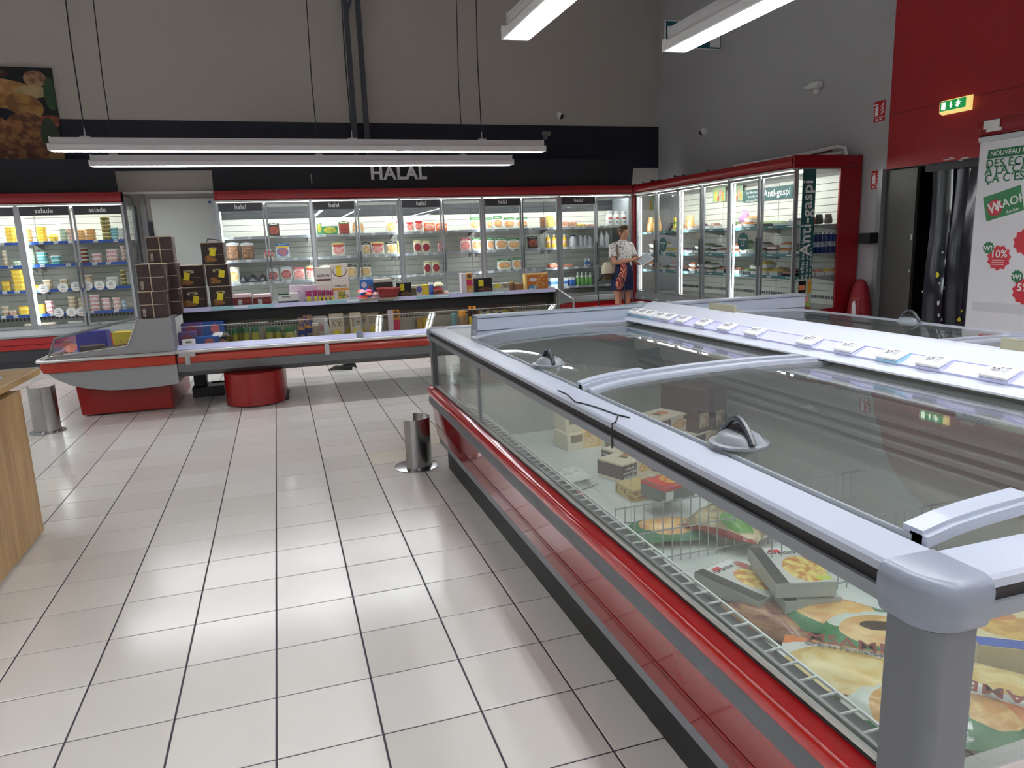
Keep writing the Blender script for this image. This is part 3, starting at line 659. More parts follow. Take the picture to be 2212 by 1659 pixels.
MB().box(-0.09, 0, -0.1, 0.07, -0.02, 0.05).box(-0.05, 0, -0.05, 0.02, -0.09, -0.02).box(-0.11, -0.09, 0.05, 0.12, -0.01, 0.03).build('body', WHITE, eb, bev=0.008)
tag(MB().box(6.44-0.03, XW, 6.69, 6.86, 1.24, 1.36).build('door_control_box', BLACK, bev=0.008), 'black control box fixed beside the doorway', 'control box')
for nm, c, nrm in (('white dome camera on the back wall above the navy band', Vector((4.70, YW, 3.436)), Vector((0, -1, 0))), ('white dome camera on the right wall above the corner cabinet', Vector((XW, 10.3, 2.99)), Vector((-1, 0, 0)))):
    dm = thing('dome_camera', nm, 'camera', c)
    MB().cyl((0, 0, 0), nrm*0.03, 0.062, 20).ball(nrm*0.04, (0.055, 0.055, 0.055), 16, 10).build('case', WHITE, dm, smooth=True)
    MB().ball(nrm*0.055+Vector((0.02*(1 if nrm.y else 0), 0.02*(1 if nrm.x else 0), -0.012)), 0.044, 16, 10).build('lens_dome', mat('black glass', (8, 8, 10), .08), dm, smooth=True)
sb = thing('alarm_unit', 'small grey detector box on the navy band', 'detector', (4.455, YW-0.012, 3.11))
MB().box(-0.07, 0.07, -0.06, 0, 0.0, 0.075).box(-0.05, 0.02, -0.05, 0, -0.05, 0.0).build('body', mat('dull grey box', (110, 112, 108), .5), sb, bev=0.006)
for (u, v) in ((153, 165), (229, 211)):
    p = aty(u, v, YW); tag(MB().lathe([(0.012, 0), (0.018, 0.01), (0.004, 0.02)], 10, M=Matrix.Rotation(PI/2, 4, 'X')).build('wall_hook', ALU, loc=p), 'tiny metal hook left in the grey back wall', 'hook', 'hooks in the back wall')
# hanging teal sign
p = aty(1437, 43, 9.5); q = aty(1558, 108, 9.5); hs_ = thing('hanging_sign', 'teal hanging sign with white pictogram and label behind a strip light', 'sign', (p.x, 9.5, q.z))
W_, H_ = q.x-p.x, p.z-q.z
MB().box(0, W_, 0, 0.02, 0, H_).build('white_edge', WHITE, hs_)
MB().box(0.012, W_-0.012, -0.003, 0.0, 0.012, H_-0.012).build('teal_face', mat('deep teal', (14, 82, 96), .45), hs_)
MB().box(W_*.79, W_*.97, -0.006, -0.003, 0.03, H_*.62).build('white_label', LETW, hs_)
mb = MB()
for k in range(9): a = PI*k/8; mb.cyl((W_*.34+0.13*math.cos(a), -0.006, H_*.45+0.13*math.sin(a)), (W_*.34+0.13*math.cos(a), -0.003, H_*.45+0.13*math.sin(a)), 0.03, 8)
mb.build('pictogram', LETW, hs_)
for x in (0.05, W_-0.05): MB().cyl((x, 0.01, H_), (x, 0.01, ZC-q.z), 0.003, 5).build('hanging_wire', ALU, hs_)
# extinguisher under a red cover
ec = thing('extinguisher_cover', 'red fabric cover over a fire extinguisher by the doorway', 'cover', (6.43, 6.80, 0))
rings = []
for k, (z, rx, ry) in enumerate(((0.02, .125, .17), (0.2, .125, .165), (0.4, .12, .155), (0.58, .11, .12), (0.72, .09, .095), (0.80, .06, .065), (0.835, .02, .025))):
    rings.append([(rx*math.cos(2*PI*i/20), ry*math.sin(2*PI*i/20)*(1+0.04*math.sin(5*i)), z) for i in range(20)])
MB().loft(rings).build('fabric', mat('red fabric', (142, 26, 36), 0.65, bump=(9, .4, .02)), ec, smooth=True)
MB().box(-0.128, -0.122, -0.105, 0.005, 0.42, 0.62).build('sign_border', mat('pale red border', (200, 120, 125), .5), ec, loc=(0.012, 0, 0)); MB().box(-0.122, -0.118, -0.1, 0.0, 0.425, 0.615).build('sign_field', mat('red field', (140, 26, 36), .6), ec, loc=(0.002, 0, 0))
MB().prism([(-0.02, .435), (-0.02, .53), (-0.03, .58), (-0.06, .6), (-0.06, .585), (-0.075, .53), (-0.08, .435)], 'x', -0.128, -0.122).build('extinguisher_mark', LETW, ec)
text('>>', 0.05, LETW, ec, (-0.128, -0.02, 0.34), SIDE, 'mark', bold=0.03)

# ================================================================== low chilled island (end unit + long unit)
ORNG = mat('orange red band', (172, 52, 34), 0.35, coat=0.15)
RAILM = mat('polished rail', (200, 200, 198), 0.25, 0.6)
PLATE = mat('grey side plate', (146, 148, 150), 0.45)
DPLATE = mat('grey underbody', (112, 115, 118), 0.5)
WELL = mat('cream well panel', (214, 208, 186), 0.45)
LEGR = mat('dark red leg', (140, 26, 24), 0.3)
ISL = math.radians(-2.2); IO = Vector((-0.94, 7.0, 0))
_ix = Vector((math.cos(ISL), math.sin(ISL), 0)); _iy = Vector((-math.sin(ISL), math.cos(ISL), 0))
def isl(u, v, yl):
    """pixel -> island's own frame on its plane y = yl"""
    d = ray(u, v); P = IO+_iy*yl; t = (P-CAMPOS).dot(_iy)/d.dot(_iy); q = CAMPOS+d*t-IO
    return Vector((q.dot(_ix), yl, q.z))
def islw(p): return IO+_ix*p[0]+_iy*p[1]+Vector((0, 0, p[2]))
LI = 3.80; SHZ = 0.885; SHY = 0.47
it = thing('chilled_island', 'low chilled island with orange band, grey rail and raised back shelf', 'display cabinet', IO, ISL)
def band(mb, x0, x1, m=0):
    return mb.prism([(0.0, 0.525), (-0.025, 0.515), (-0.035, 0.485), (-0.025, 0.452), (0.0, 0.44), (0.03, 0.44), (0.03, 0.525)], 'x', x0, x1)
xj = [0.0]+[isl(u, 770, 0).x for u in (708,)]+[LI]
for k in range(len(xj)-1): band(MB(), xj[k]+0.015, xj[k+1]-0.015).build('front_band', ORNG, it, smooth=True)
for k, x in enumerate(xj[:-1]):
    x = x+0.10 if k == 0 else x
    MB().box(x-0.022, x+0.022, -0.044, 0.0, 0.43, 0.535).build('band_clip', ALU, it, bev=0.003)
MB().box(0.03, 0.17, -0.046, -0.03, 0.505, 0.54).build('band_clip', ALU, it)
mb = MB().tube([(0.0, -0.02, 0.545), (LI, -0.02, 0.545)], 0.016, 10); mb.build('front_rail', RAILM, it, smooth=True)
MB().prism([(-0.02, 0.53), (0.10, 0.53), (0.17, 0.585), (0.16, 0.592), (0.08, 0.558), (-0.015, 0.555)], 'x', 0.0, LI).build('front_lip', LILAC, it)
MB().prism([(0.0, 0.44), (0.03, 0.36), (0.16, 0.30), (0.75, 0.29), (0.95, 0.34), (0.95, 0.40), (0.10, 0.40), (0.05, 0.44)], 'x', 0.0, LI).build('underbody', DPLATE, it)
MB().box(0, LI, 0.06, 0.93, 0.40, 0.42).build('well_floor', mat('pale well floor', (196, 196, 190), .5), it)
MB().prism([(0.83, 0.42), (0.93, 0.42), (0.93, 0.86), (0.86, 0.86), (0.845, 0.74)], 'x', 0.0, LI).build('well_back', WELL, it)
mb = MB()
for k in range(int(LI/0.03)-2):
    for z in (0.655, 0.685): mb.box(0.05+k*0.03, 0.066+k*0.03, 0.829, 0.836, z, z+0.012, M=Matrix.Translation((0, 0.004, 0)))
tag(mb.build('vent_slots', BLACK, it), kind='stuff')
MB().box(0, LI, 0.60, 0.845, 0.745, 0.865).build('painted_shade_box', BLACK, it)  # solid black box standing in for the shade beneath the raised shelf
MB().prism([(SHY, SHZ-0.028), (SHY+0.01, SHZ-0.028), (1.05, SHZ-0.02), (1.05, SHZ), (SHY, SHZ)], 'x', 0.0, LI-0.02).build('top_shelf', GREYD, it)
for a, b in ((0.02, 1.86), (2.02, LI-0.04)):
    r_ = MB().box(a, b, -0.004, 0.004, 0.0, 0.04).build('shelf_price_rail', LILAC, it, loc=(0, SHY-0.004, SHZ-0.024), rot=(math.radians(-14), 0, 0))
for a, b in ((0.28, 0.85), (1.35, 1.72), (2.25, 2.6), (2.85, 3.2)):
    MB().box(a, b, -0.007, -0.004, 0.008, 0.034).build('shelf_ticket', mat('aqua ticket', (140, 196, 196), .4), it, loc=(0, SHY-0.004, SHZ-0.024), rot=(math.radians(-14), 0, 0))
    MB().box(a+0.2, a+0.33, -0.009, -0.006, 0.014, 0.028).build('ticket_word', LETW, it, loc=(0, SHY-0.004, SHZ-0.024), rot=(math.radians(-14), 0, 0))
MB().box(0, 1.6, 0, 0.006, 0, 0.17).build('front_glass', GLASS, it, loc=(0.02, 0.15, 0.585), rot=(math.radians(-12), 0, 0))
MB().box(0, 2.1, 0, 0.006, 0, 0.17).build('front_glass', GLASS, it, loc=(1.65, 0.15, 0.585), rot=(math.radians(-12), 0, 0))
for a, l in ((0.05, 0.75), (0.86, 0.78), (1.72, 2.0)):
    MB().box(a, a+l, 0, 0.008, 0.0, 0.005).build('glass_edge', mat('bright glass edge', (226, 232, 232), .2), it, loc=(0, 0.115, 0.755))
gc = MB().box(-0.03, 0.03, 0.06, 0.14, 0.55, 0.62).box(-0.028, -0.02, 0.1, 0.11, 0.62, 0.74).box(0.02, 0.028, 0.1, 0.11, 0.62, 0.74); gc.build('glass_clamp', GREY, it, loc=(1.63, 0, 0))
# right end: glass cheek in a pale frame
MB().prism([(0.02, 0.5), (0.02, 0.80), (SHY, SHZ-0.01), (SHY+0.02, 0.5)], 'x', LI-0.012, LI-0.006).build('end_glass', GLASS, it)
MB().tube([(LI, 0.02, 0.5), (LI, 0.02, 0.80), (LI, SHY, SHZ-0.005), (LI, SHY+0.05, 0.5)], 0.013, 6).build('end_frame', ALU, it)
MB().box(LI-0.02, LI, SHY+0.05, 1.0, 0.3, SHZ-0.02).build('end_panel', PLATE, it)
# legs
lx = isl(560, 875, 0.0).x
def leg(x0, x1, y0, y1, name):
    r = (x1-x0)/2; pts = [(x0, y1), (x1, y1)]+[((x0+x1)/2+r*math.cos(a), y0+r-r*math.sin(a)*1.0) for a in [PI*k/12 for k in range(13)]]
    return MB().prism(pts, 'z', 0.012, 0.31).build(name, LEGR, it, smooth=True)
leg(0.36, 0.90, -0.10, 0.62, 'leg'); leg(2.75, 3.25, -0.02, 0.62, 'leg')
MB().box(0.46, 0.92, 0.15, 0.6, 0.0, 0.02).build('leg_foot', BLACK, it)
# end unit facing left: its side shows
et = thing('island_end_unit', 'grey island end unit with red band, curved side plate and sloping glass', 'display cabinet', IO+_ix*-0.0, ISL)
DP = 1.55
def ep(u, v): q = isl(u, v, 0.0); return (q.x-0.0, q.z)
plate = [(-1.03, 0.44), (0.0, 0.44), (0.0, 0.262), (-0.18, 0.248), (-0.38, 0.243), (-0.56, 0.25), (-0.72, 0.275), (-0.86, 0.32), (-0.97, 0.385)]
MB().prism(plate, 'y', 0.0, 0.02).build('side_plate', PLATE, et, bev=0.002)
MB().prism([(x*0.985-0.004, z+0.004 if z < .43 else z) for x, z in plate], 'y', 0.02, DP).build('underbody', DPLATE, et)
MB().prism([(-1.075, 0.49), (-1.05, 0.44), (0.0, 0.44), (0.0, 0.525), (-1.06, 0.53)], 'y', -0.02, 0.02).build('side_band', ORNG, et, bev=0.006)
MB().prism([(-1.09, 0.49), (-1.06, 0.445), (-1.03, 0.445), (-1.03, 0.53), (-1.075, 0.53)], 'y', 0.02, DP).build('front_band', RED, et, bev=0.004)
MB().tube([(0.0, -0.035, 0.545), (-1.03, -0.035, 0.545), (-1.085, -0.01, 0.545), (-1.10, 0.05, 0.545), (-1.10, DP, 0.545)], 0.016, 10).build('rail', RAILM, et, smooth=True)
hood = [(-1.03, 0.56), (-1.0, 0.575), (-0.37, 0.635), (-0.27, 0.855), (0.0, 0.86), (0.0, 0.56)]
MB().prism(hood, 'y', -0.012, 0.012).build('cheek', PLATE, et, bev=0.002)
MB().tube([(-1.035, -0.014, 0.56), (-1.0, -0.014, 0.578), (-0.372, -0.014, 0.637), (-0.272, -0.014, 0.857)], 0.006, 6).build('cheek_trim', RAILM, et)
MB().prism([(-0.27, 0.84), (0.0, 0.84), (0.0, 0.86), (-0.27, 0.86)], 'y', 0.012, DP).prism([(-0.04, 0.44), (0.0, 0.44), (0.0, 0.84), (-0.04, 0.84)], 'y', 0.012, 0.2).build('top_ledge', mat('grey ledge', (120, 122, 124), .5), et)
MB().prism([(-0.30, 0.46), (-0.26, 0.46), (-0.26, 0.84), (-0.27, 0.84)], 'y', 0.012, DP).build('well_back', mat('dull well back', (120, 124, 128), .5), et)
MB().box(-1.03, -0.27, 0.012, DP, 0.44, 0.46).build('well_floor', mat('grey well floor', (120, 126, 134), .5), et)
gl = [(-1.0, 0.585), (-0.93, 0.735), (-0.27, 0.87), (-0.37, 0.645)]
MB().prism(gl, 'y', 0.0, 0.006).build('side_glass', GLASS, et)
MB().tube([(-1.0, 0.003, 0.575), (-0.93, 0.003, 0.735), (-0.27, 0.003, 0.872)], 0.011, 6).build('glass_frame', mat('grey tube', (120, 124, 126), .4, .3), et)
MB().prism([(-1.02, 0.56), (-1.01, 0.56), (-0.94, 0.735), (-0.95, 0.735)], 'y', 0.012, DP).build('front_glass', GLASS, et)
MB().prism([(-0.86, 0.012), (-0.10, 0.012), (-0.10, 0.29), (-0.88, 0.29)], 'y', 0.16, 1.2).build('leg', LEGR, et, bev=0.01)
et.location = IO+_ix*-0.002
# bits under the island
ub = thing('black_box', 'dark box and pipes standing under the chilled island', 'box', (-0.78, 7.75, 0))
MB().box(-0.14, 0.16, -0.1, 0.2, 0.0, 0.1).box(-0.12, 0.0, -0.05, 0.1, 0.1, 0.27).build('body', mat('dark machine', (34, 36, 44), .5), ub, bev=0.006)
MB().tube([(0.05, -0.16, 0.15), (0.22, -0.16, 0.15), (0.24, -0.16, 0.2), (0.2, -0.16, 0.23)], 0.01, 6).build('pipe', BLACK, ub)
p = atz(740, 795, 0.02); cb_ = MB()
for k in range(4):
    cb_.tube([(0.16*math.cos(a)*(1-k*.08)+0.01*k, 0.07*math.sin(a), 0.012+0.012*k+0.012*math.sin(2*a)) for a in [2*PI*i/22 for i in range(20)]], 0.007, 5)
tag(cb_.build('cable_coil', BLACK, loc=(p.x, p.y, 0.0)), 'black cable coil lying on the floor under the island', 'cable')

# ------------------------------------------------------------------ stainless bumper posts
def bumper(label, c, R0, h, a0, a1, rz):
    t = thing('bumper_post', label, 'bumper post', c, rz, 'stainless bumper posts')
    n = 18; o = []; i_ = []
    for k in range(n+1):
        a = a0+(a1-a0)*k/n; o.append((R0*math.cos(a), R0*math.sin(a))); i_.append(((R0-0.006)*math.cos(a), (R0-0.006)*math.sin(a)))
    MB().prism(o+i_[::-1], 'z', 0.006, h).build('shell', STEEL, t, smooth=True)
    MB().lathe([(R0*1.35, 0.0), (R0*1.35, 0.006), (R0*1.1, 0.012), (0.01, 0.012)], 24).build('base_disc', STEEL, t, smooth=True)
    MB().cyl((0, -R0*1.12, 0.006), (0, -R0*1.12, 0.022), 0.012, 8).build('bolt', ALU, t)
    return t
b1 = atz(104, 932, 0); bumper('worn stainless bumper post standing before the grey island end unit', (b1.x, b1.y, 0), 0.1, 0.385, -PI*1.05, 0.12*PI, 0)
b2 = atz(925, 1008, 0); bumper('stainless bumper post standing at the corner of the chest freezer', (b2.x-0.07, b2.y+0.04, 0), 0.105, 0.33, -PI*0.75, PI*0.45, math.radians(0))

# ------------------------------------------------------------------ wooden counter
WOOD = None
def wood(name, a, b, sc):
    m, nt, out = newmat(name); L = nt.links; N = nt.nodes.new
    bs = N('ShaderNodeBsdfPrincipled'); L.new(bs.outputs[0], out.inputs[0]); tc = N('ShaderNodeTexCoord'); mp = N('ShaderNodeMapping'); L.new(tc.outputs['Object'], mp.inputs[0]); mp.inputs['Scale'].default_value = sc
    n = N('ShaderNodeTexNoise'); L.new(mp.outputs[0], n.inputs['Vector']); n.inputs['Scale'].default_value = 3; n.inputs['Detail'].default_value = 6; n.inputs['Distortion'].default_value = 0.6
    cr = N('ShaderNodeValToRGB'); L.new(n.outputs['Fac'], cr.inputs[0]); cr.color_ramp.elements[0].position = .3; cr.color_ramp.elements[1].position = .75
    cr.color_ramp.elements[0].color = (*lin(a), 1); cr.color_ramp.elements[1].color = (*lin(b), 1); L.new(cr.outputs[0], bs.inputs['Base Color']); bs.inputs['Roughness'].default_value = 0.45
    return m
WV = wood('oak veneer', (150, 116, 72), (190, 156, 106), (6, 6, 0.7)); WT = wood('oak counter top', (158, 124, 78), (196, 164, 112), (6, 0.7, 6)); WB = mat('brown recess', (70, 46, 28), 0.6)
ct = thing('wooden_counter', 'oak veneer counter with overhanging top at the aisle edge', 'counter', (-1.29, 4.15, 0))
MB().box(-0.7, 0.0, -1.6, 0.0, 0.012, 0.765).build('front_panel', WV, ct, bev=0.004)
MB().box(-0.7, -0.03, -1.6, -0.03, 0.0, 0.012).build('base', BLACK, ct)
MB().box(-0.66, -0.06, -1.6, -0.05, 0.765, 0.80).build('recess', WB, ct)
MB().box(-0.72, 0.025, -1.6, 0.27, 0.80, 0.835).build('counter_top', WT, ct, bev=0.004)
MB().prism([(-0.66, 0.765), (-0.08, 0.765), (-0.06, 0.80), (-0.66, 0.80)], 'y', -0.03, 0.05).build('bracket', WB, ct)
for k, (x, y, a, c, nm) in enumerate(((-0.16, -0.05, .4, (176, 176, 205), 'lilac leaflet lying on the wooden counter'), (-0.2, -0.12, -.2, (205, 206, 222), 'pale blue leaflet lying on the wooden counter'), (-0.24, 0.02, .8, (226, 226, 230), 'white folded receipt lying on the wooden counter'))):
    me = MB(); r = []
    for i in range(5): r.append([(-0.1+0.05*i, -0.07, 0.012*math.sin(i*1.1+k)+0.012), (-0.1+0.05*i, 0.07, 0.012*math.sin(i*1.1+k)+0.018), (-0.1+0.05*i, 0.07, 0.012*math.sin(i*1.1+k)+0.017), (-0.1+0.05*i, -0.07, 0.012*math.sin(i*1.1+k)+0.011)])
    tag(me.loft(r).build('leaflet', mat('paper %d' % k, c, .6), loc=(-1.29+x, 4.15+y, 0.8365+0.035*k), rot=(0, 0, a)), nm, 'paper')

# ================================================================== chest freezer island
FX, FE, FN, FB, CX = 0.86, 4.52, 0.73, 3.85, 2.11      # front face, far end, near end, lid end, middle line
LGREY = mat('pale grey freezer rail', (166, 173, 187), 0.3)
MGREY = mat('mid grey freezer trim', (126, 130, 136), 0.4)
CGREY = mat('corner grey plastic', (122, 129, 142), 0.28)
PGREY = mat('grey corner column', (98, 101, 106), 0.45)
BGREY = mat('blue grey bulkhead', (146, 155, 168), 0.35)
TUBW = mat('white freezer lining', (214, 216, 212), 0.4)
TUBG = mat('grey freezer lining', (172, 172, 166), 0.45)
FRZR = mat('freezer red', (176, 16, 22), 0.12, coat=0.5)
FRZP = mat('freezer red panel', (140, 20, 26), 0.09, coat=0.6)
fz = thing('chest_freezer', 'long red and grey glass topped chest freezer with price labels', 'freezer', (CX, 2.6, 0))
OFF = Vector((-CX, -2.6, 0))
def wb(mb, name, mats, parent=None, **k):
    mb.v = [tuple(Vector(p)+OFF) for p in mb.v]; return mb.build(name, mats, parent or fz, **k)
def mx(poly): return [(2*CX-x, z) for x, z in poly]
def both(poly, y0, y1, name, m, near=None, **k):
    wb(MB().prism(poly, 'y', y0, y1), name, m, **k); wb(MB().prism(mx(poly), 'y', y0, y1), name, m, **k)
wb(MB().box(0.925, 2*CX-0.925, 0.82, 4.36, 0.0, 0.145), 'plinth', BLACK)
both([(0.897, 0.145), (0.893, 0.19), (0.93, 0.19), (0.93, 0.145)], 0.74, 4.46, 'kick_strip', MGREY)
both([(0.888, 0.192), (0.878, 0.272), (0.92, 0.272), (0.92, 0.192)], 0.74, 4.48, 'lower_panel', FRZP)
both([(0.877, 0.278), (0.866, 0.394), (0.92, 0.394), (0.92, 0.278)], 0.74, 4.48, 'upper_panel', FRZP)
wb(MB().box(0.92, 2*CX-0.92, 0.76, 4.46, 0.145, 0.30), 'base_body', MGREY)
both([(0.858, 0.396), (0.852, 0.42), (0.858, 0.452), (0.90, 0.452), (0.90, 0.396)], FN, FE, 'bumper_strip', PGREY)
both([(0.884, 0.518), (0.866, 0.513), (0.850, 0.498), (0.845, 0.478), (0.850, 0.460), (0.866, 0.453), (0.90, 0.453), (0.90, 0.518)], FN, FE, 'red_bumper', FRZR, smooth=True)
both([(0.878, 0.519), (0.878, 0.526), (0.905, 0.526), (0.905, 0.519)], FN+.06, FE-.02, 'black_seal', BLACK)
both([(0.879, 0.5265), (0.881, 0.536), (0.888, 0.536), (0.888, 0.5265)], FN+.06, FE-.02, 'glass_channel', RAILM)
both([(0.894, 0.5265), (0.894, 0.540), (0.902, 0.540), (0.902, 0.5265)], FN+.06, FE-.02, 'glass_channel', RAILM)
# front glass in three panes with slim posts
ys = [0.835, 1.75, 3.375, FE-0.03]
for a, b in zip(ys[:-1], ys[1:]):
    wb(MB().box(0.888, 0.894, a+0.004, b-0.004, 0.53, 0.835), 'front_glass', GLASSF); wb(MB().box(2*CX-0.894, 2*CX-0.888, a, b, 0.53, 0.835), 'front_glass', GLASSF)
wb(MB().box(0.884, 0.897, 3.362, 3.392, 0.53, 0.83), 'glass_post', MGREY); wb(MB().box(0.896, 0.905, 3.35, 3.37, 0.77, 0.80), 'post_label', WHITE)
wb(MB().box(0.884, 0.897, FE-0.03, FE-0.005, 0.53, 0.83), 'glass_post', MGREY)
# top rail: pale top, black groove, grey lip
def railp(top0, top1):
    return [(0.866, 0.886), (0.872, 0.892), (0.965, 0.892), (0.975, 0.886), (0.975, 0.872), (0.866, 0.872)]
both(railp(0, 0), FN+0.10, FE-0.05, 'rail_top', LGREY)
both([(0.871, 0.848), (0.871, 0.872), (0.90, 0.872), (0.90, 0.848)], FN+0.10, FE-0.05, 'rail_groove', BLACK)
both([(0.864, 0.823), (0.862, 0.848), (0.905, 0.848), (0.905, 0.823)], FN+0.10, FE-0.05, 'rail_lip', MGREY)
for (y0, y1, s) in ((FN, FN+0.10, 1), (FE-0.10, FE, -1)):     # rails across both ends
    yo = y0 if s == 1 else y1
    x0, x1 = 0.96, 2*CX-0.96
    wb(MB().prism([(yo+s*0.004, 0.886), (yo+s*0.01, 0.892), (yo+s*0.10, 0.892), (yo+s*0.10, 0.872), (yo+s*0.004, 0.872)], 'x', x0, x1), 'rail_top', LGREY)
    wb(MB().box(x0, x1, min(yo+s*0.009, yo+s*0.04), max(yo+s*0.009, yo+s*0.04), 0.848, 0.872), 'rail_groove', BLACK)
    wb(MB().box(x0, x1, min(yo+s*0.002, yo+s*0.045), max(yo+s*0.002, yo+s*0.045), 0.823, 0.848), 'rail_lip', MGREY)
    wb(MB().box(0.95, 2*CX-0.95, min(yo+s*0.02, yo+s*0.026), max(yo+s*0.02, yo+s*0.026), 0.53, 0.83), 'end_glass', GLASSF)
    wb(MB().prism([(yo, 0.396), (yo+s*0.04, 0.396), (yo+s*0.04, 0.518), (yo+s*0.022, 0.518), (yo-s*0.012, 0.49), (yo-s*0.012, 0.47), (yo, 0.453)], 'x', 0.93, 2*CX-0.93), 'end_bumper', FRZR)
    wb(MB().box(0.93, 2*CX-0.93, min(yo+s*0.01, yo+s*0.05), max(yo+s*0.01, yo+s*0.05), 0.145, 0.396), 'end_panel', FRZP)
    wb(MB().box(0.96, 2*CX-0.96, min(yo+s*0.015, yo+s*0.05), max(yo+s*0.015, yo+s*0.05), 0.518, 0.54), 'glass_channel', RAILM)
# rounded corner caps and columns
def corner(xs, ys_, cap):
    def rr(r, grow):
        pts = []
        for k in range(9):
            a = PI+PI/2*k/8; pts.append((r+r*math.cos(a)-grow*(-math.cos(a)), r+r*math.sin(a)-grow*(-math.sin(a))))
        return pts
    def poly(grow, r, L1=0.105):
        q = rr(r, grow); return [(-grow, L1)]+q+[(L1, -grow), (L1, 0.115), (0.115, L1)] if False else [(-grow, L1)]+q+[(L1, -grow), (L1, L1)]
    def put(p): return [(FX+x if xs > 0 else 2*CX-FX-x, (FN+y if ys_ > 0 else FE-y)) for x, y in p]
    rings = [[(x, y, z) for x, y in put(poly(g, 0.055))] for g, z in ((-0.004, 0.812), (0.0, 0.82), (0.003, 0.832), (0.003, 0.846), (0.006, 0.850), (0.006, 0.872), (0.003, 0.884), (-0.003, 0.891), (-0.014, 0.8945))]
    wb(MB().loft(rings), 'corner_cap', CGREY, smooth=True)
    rings = [[(x, y, z) for x, y in put(poly(-0.012, 0.04, 0.098))] for z in (0.40, 0.81)]
    wb(MB().loft(rings), 'corner_column', PGREY, smooth=True)
    rings = [[(x, y, z) for x, y in put(poly(g, 0.055, 0.11))] for g, z in ((0.0, 0.453), (0.012, 0.47), (0.014, 0.49), (0.0, 0.515), (-0.02, 0.519))]
    wb(MB().loft(rings), 'corner_bumper', FRZR, smooth=True)
for a in (1, -1):
    for b in (1, -1): corner(a, b, None)
# lining
wb(MB().box(0.91, 2*CX-0.91, 0.78, 4.46, 0.29, 0.318), 'tub_floor', TUBW)
both([(0.896, 0.318), (0.896, 0.515), (0.915, 0.515), (0.925, 0.318)], 0.78, FB+0.02, 'tub_wall', TUBG)
wb(MB().box(0.91, 2*CX-0.91, FB-0.02, FB, 0.318, 0.86), 'tub_end_wall', TUBG)
wb(MB().box(0.91, 2*CX-0.91, 0.79, 0.80, 0.318, 0.515), 'tub_end_wall', TUBG)
wb(MB().box(2.03, 2.19, 0.80, FB-0.02, 0.318, 0.92), 'middle_wall', TUBG)
for sgn in (1, -1):
    for k, (z, d) in enumerate(((0.60, .0), (0.645, .004), (0.69, .008), (0.735, .012), (0.80, .03), (0.845, .03))):
        poly = [(2.03, z), (2.0-d, z+0.004), (1.995-d, z+0.02), (2.03, z+0.034)]
        wb(MB().prism(poly if sgn == 1 else mx(poly), 'y', 0.82, FB-0.03), 'louvre', mat('grey louvre', (150, 150, 148), .4), smooth=False)
# white ladder grid along the front glass
wm = mat('white wire', (226, 228, 226), 0.4)
for x in (0.912, 0.960): wb(MB().box(x, x+0.005, 0.82, FB-0.03, 0.516, 0.522), 'grid_rail', wm)
bar = MB().box(0.0, 0.05, -0.002, 0.002, 0.0, 0.004).mesh('grid_bar', wm)
for k in range(54): obj('grid_bar', bar, fz, Vector((0.912, 0.85+k*0.056, 0.518))+OFF)
wb(MB().box(0.912, 0.962, 0.82, FB-0.03, 0.500, 0.506), 'dark_grate', mat('dark grate', (70, 74, 76), .5))
# wire dividers
for (y, x0, x1) in ((2.02, 0.97, 1.98), (1.66, 1.3, 1.98)):
    mb = MB()
    for z in (0.34, 0.44, 0.54): mb.box(x0, x1, y-0.002, y+0.002, z-0.002, z+0.002)
    for k in range(int((x1-x0)/0.035)): mb.box(x0+k*0.035, x0+k*0.035+0.003, y-0.0015, y+0.0015, 0.32, 0.545)
    wb(mb, 'wire_divider', mat('grey wire', (170, 172, 172), .4, .4))
# far end cover and bulkhead
wb(MB().box(0.965, 2*CX-0.965, FB, FE-0.09, 0.86, 0.884), 'end_cover', mat('grey end cover', (150, 154, 158), .4))
wb(MB().box(1.02, 3.20, FB-0.005, FB+0.08, 0.86, 0.925), 'bulkhead_lower', BGREY, bev=0.002)
wb(MB().box(1.02, 3.20, FB-0.008, FB+0.08, 0.928, 0.996), 'bulkhead_upper', BGREY, bev=0.002)
wb(MB().box(1.018, 3.202, FB-0.014, FB+0.085, 0.997, 1.012), 'bulkhead_cap', mat('bulkhead cap', (134, 142, 154), .35), bev=0.003)
wb(MB().prism([(FB+0.08, 0.86), (FB+0.16, 0.86), (FB+0.13, 0.95), (FB+0.08, 1.0)], 'x', 1.02, 1.03), 'bulkhead_cheek', BGREY)
# raised price shelf
pel = wb(MB().prism([(1.905, 0.930), (1.905, 0.936), (1.95, 0.953), (2.07, 1.020), (2.11, 1.030), (2.15, 1.020), (2.27, 0.953), (2.315, 0.936), (2.315, 0.930), (2.2, 0.925), (2.02, 0.925)], 'y', 0.80, FB-0.01), 'price_shelf', mat('price shelf enamel', (192, 197, 208), .35), smooth=True)
sl = math.atan2(0.067, 0.12)
MS = Matrix.Translation((1.95, 0, 0.953)) @ Matrix.Rotation(-sl, 4, 'Y')
mb = MB(); mb.box(0.004, 0.066, 0.82, FB-0.03, 0.0005, 0.003, 0, MS).box(0.0, 0.005, 0.82, FB-0.03, 0.0, 0.008, 0, MS).box(0.064, 0.068, 0.82, FB-0.03, 0.0, 0.006, 0, MS)
wb(mb, 'label_rail', LILAC, pel)
tg = MB().box(-0.032, 0.032, -0.044, 0.044, 0.0, 0.012); tgm = tg.mesh('price_label', [WHITE], bev=0.003)
ESL = printed('label screen print', (232, 233, 233), [('r', .12, .5, .25, .8, (150, 152, 155), (205, 206, 208), 14), ('r', .15, .6, .82, .9, (60, 60, 64)), ('r', .5, .88, .3, .78, (44, 44, 50), (200, 200, 204), 9)], 'yx')
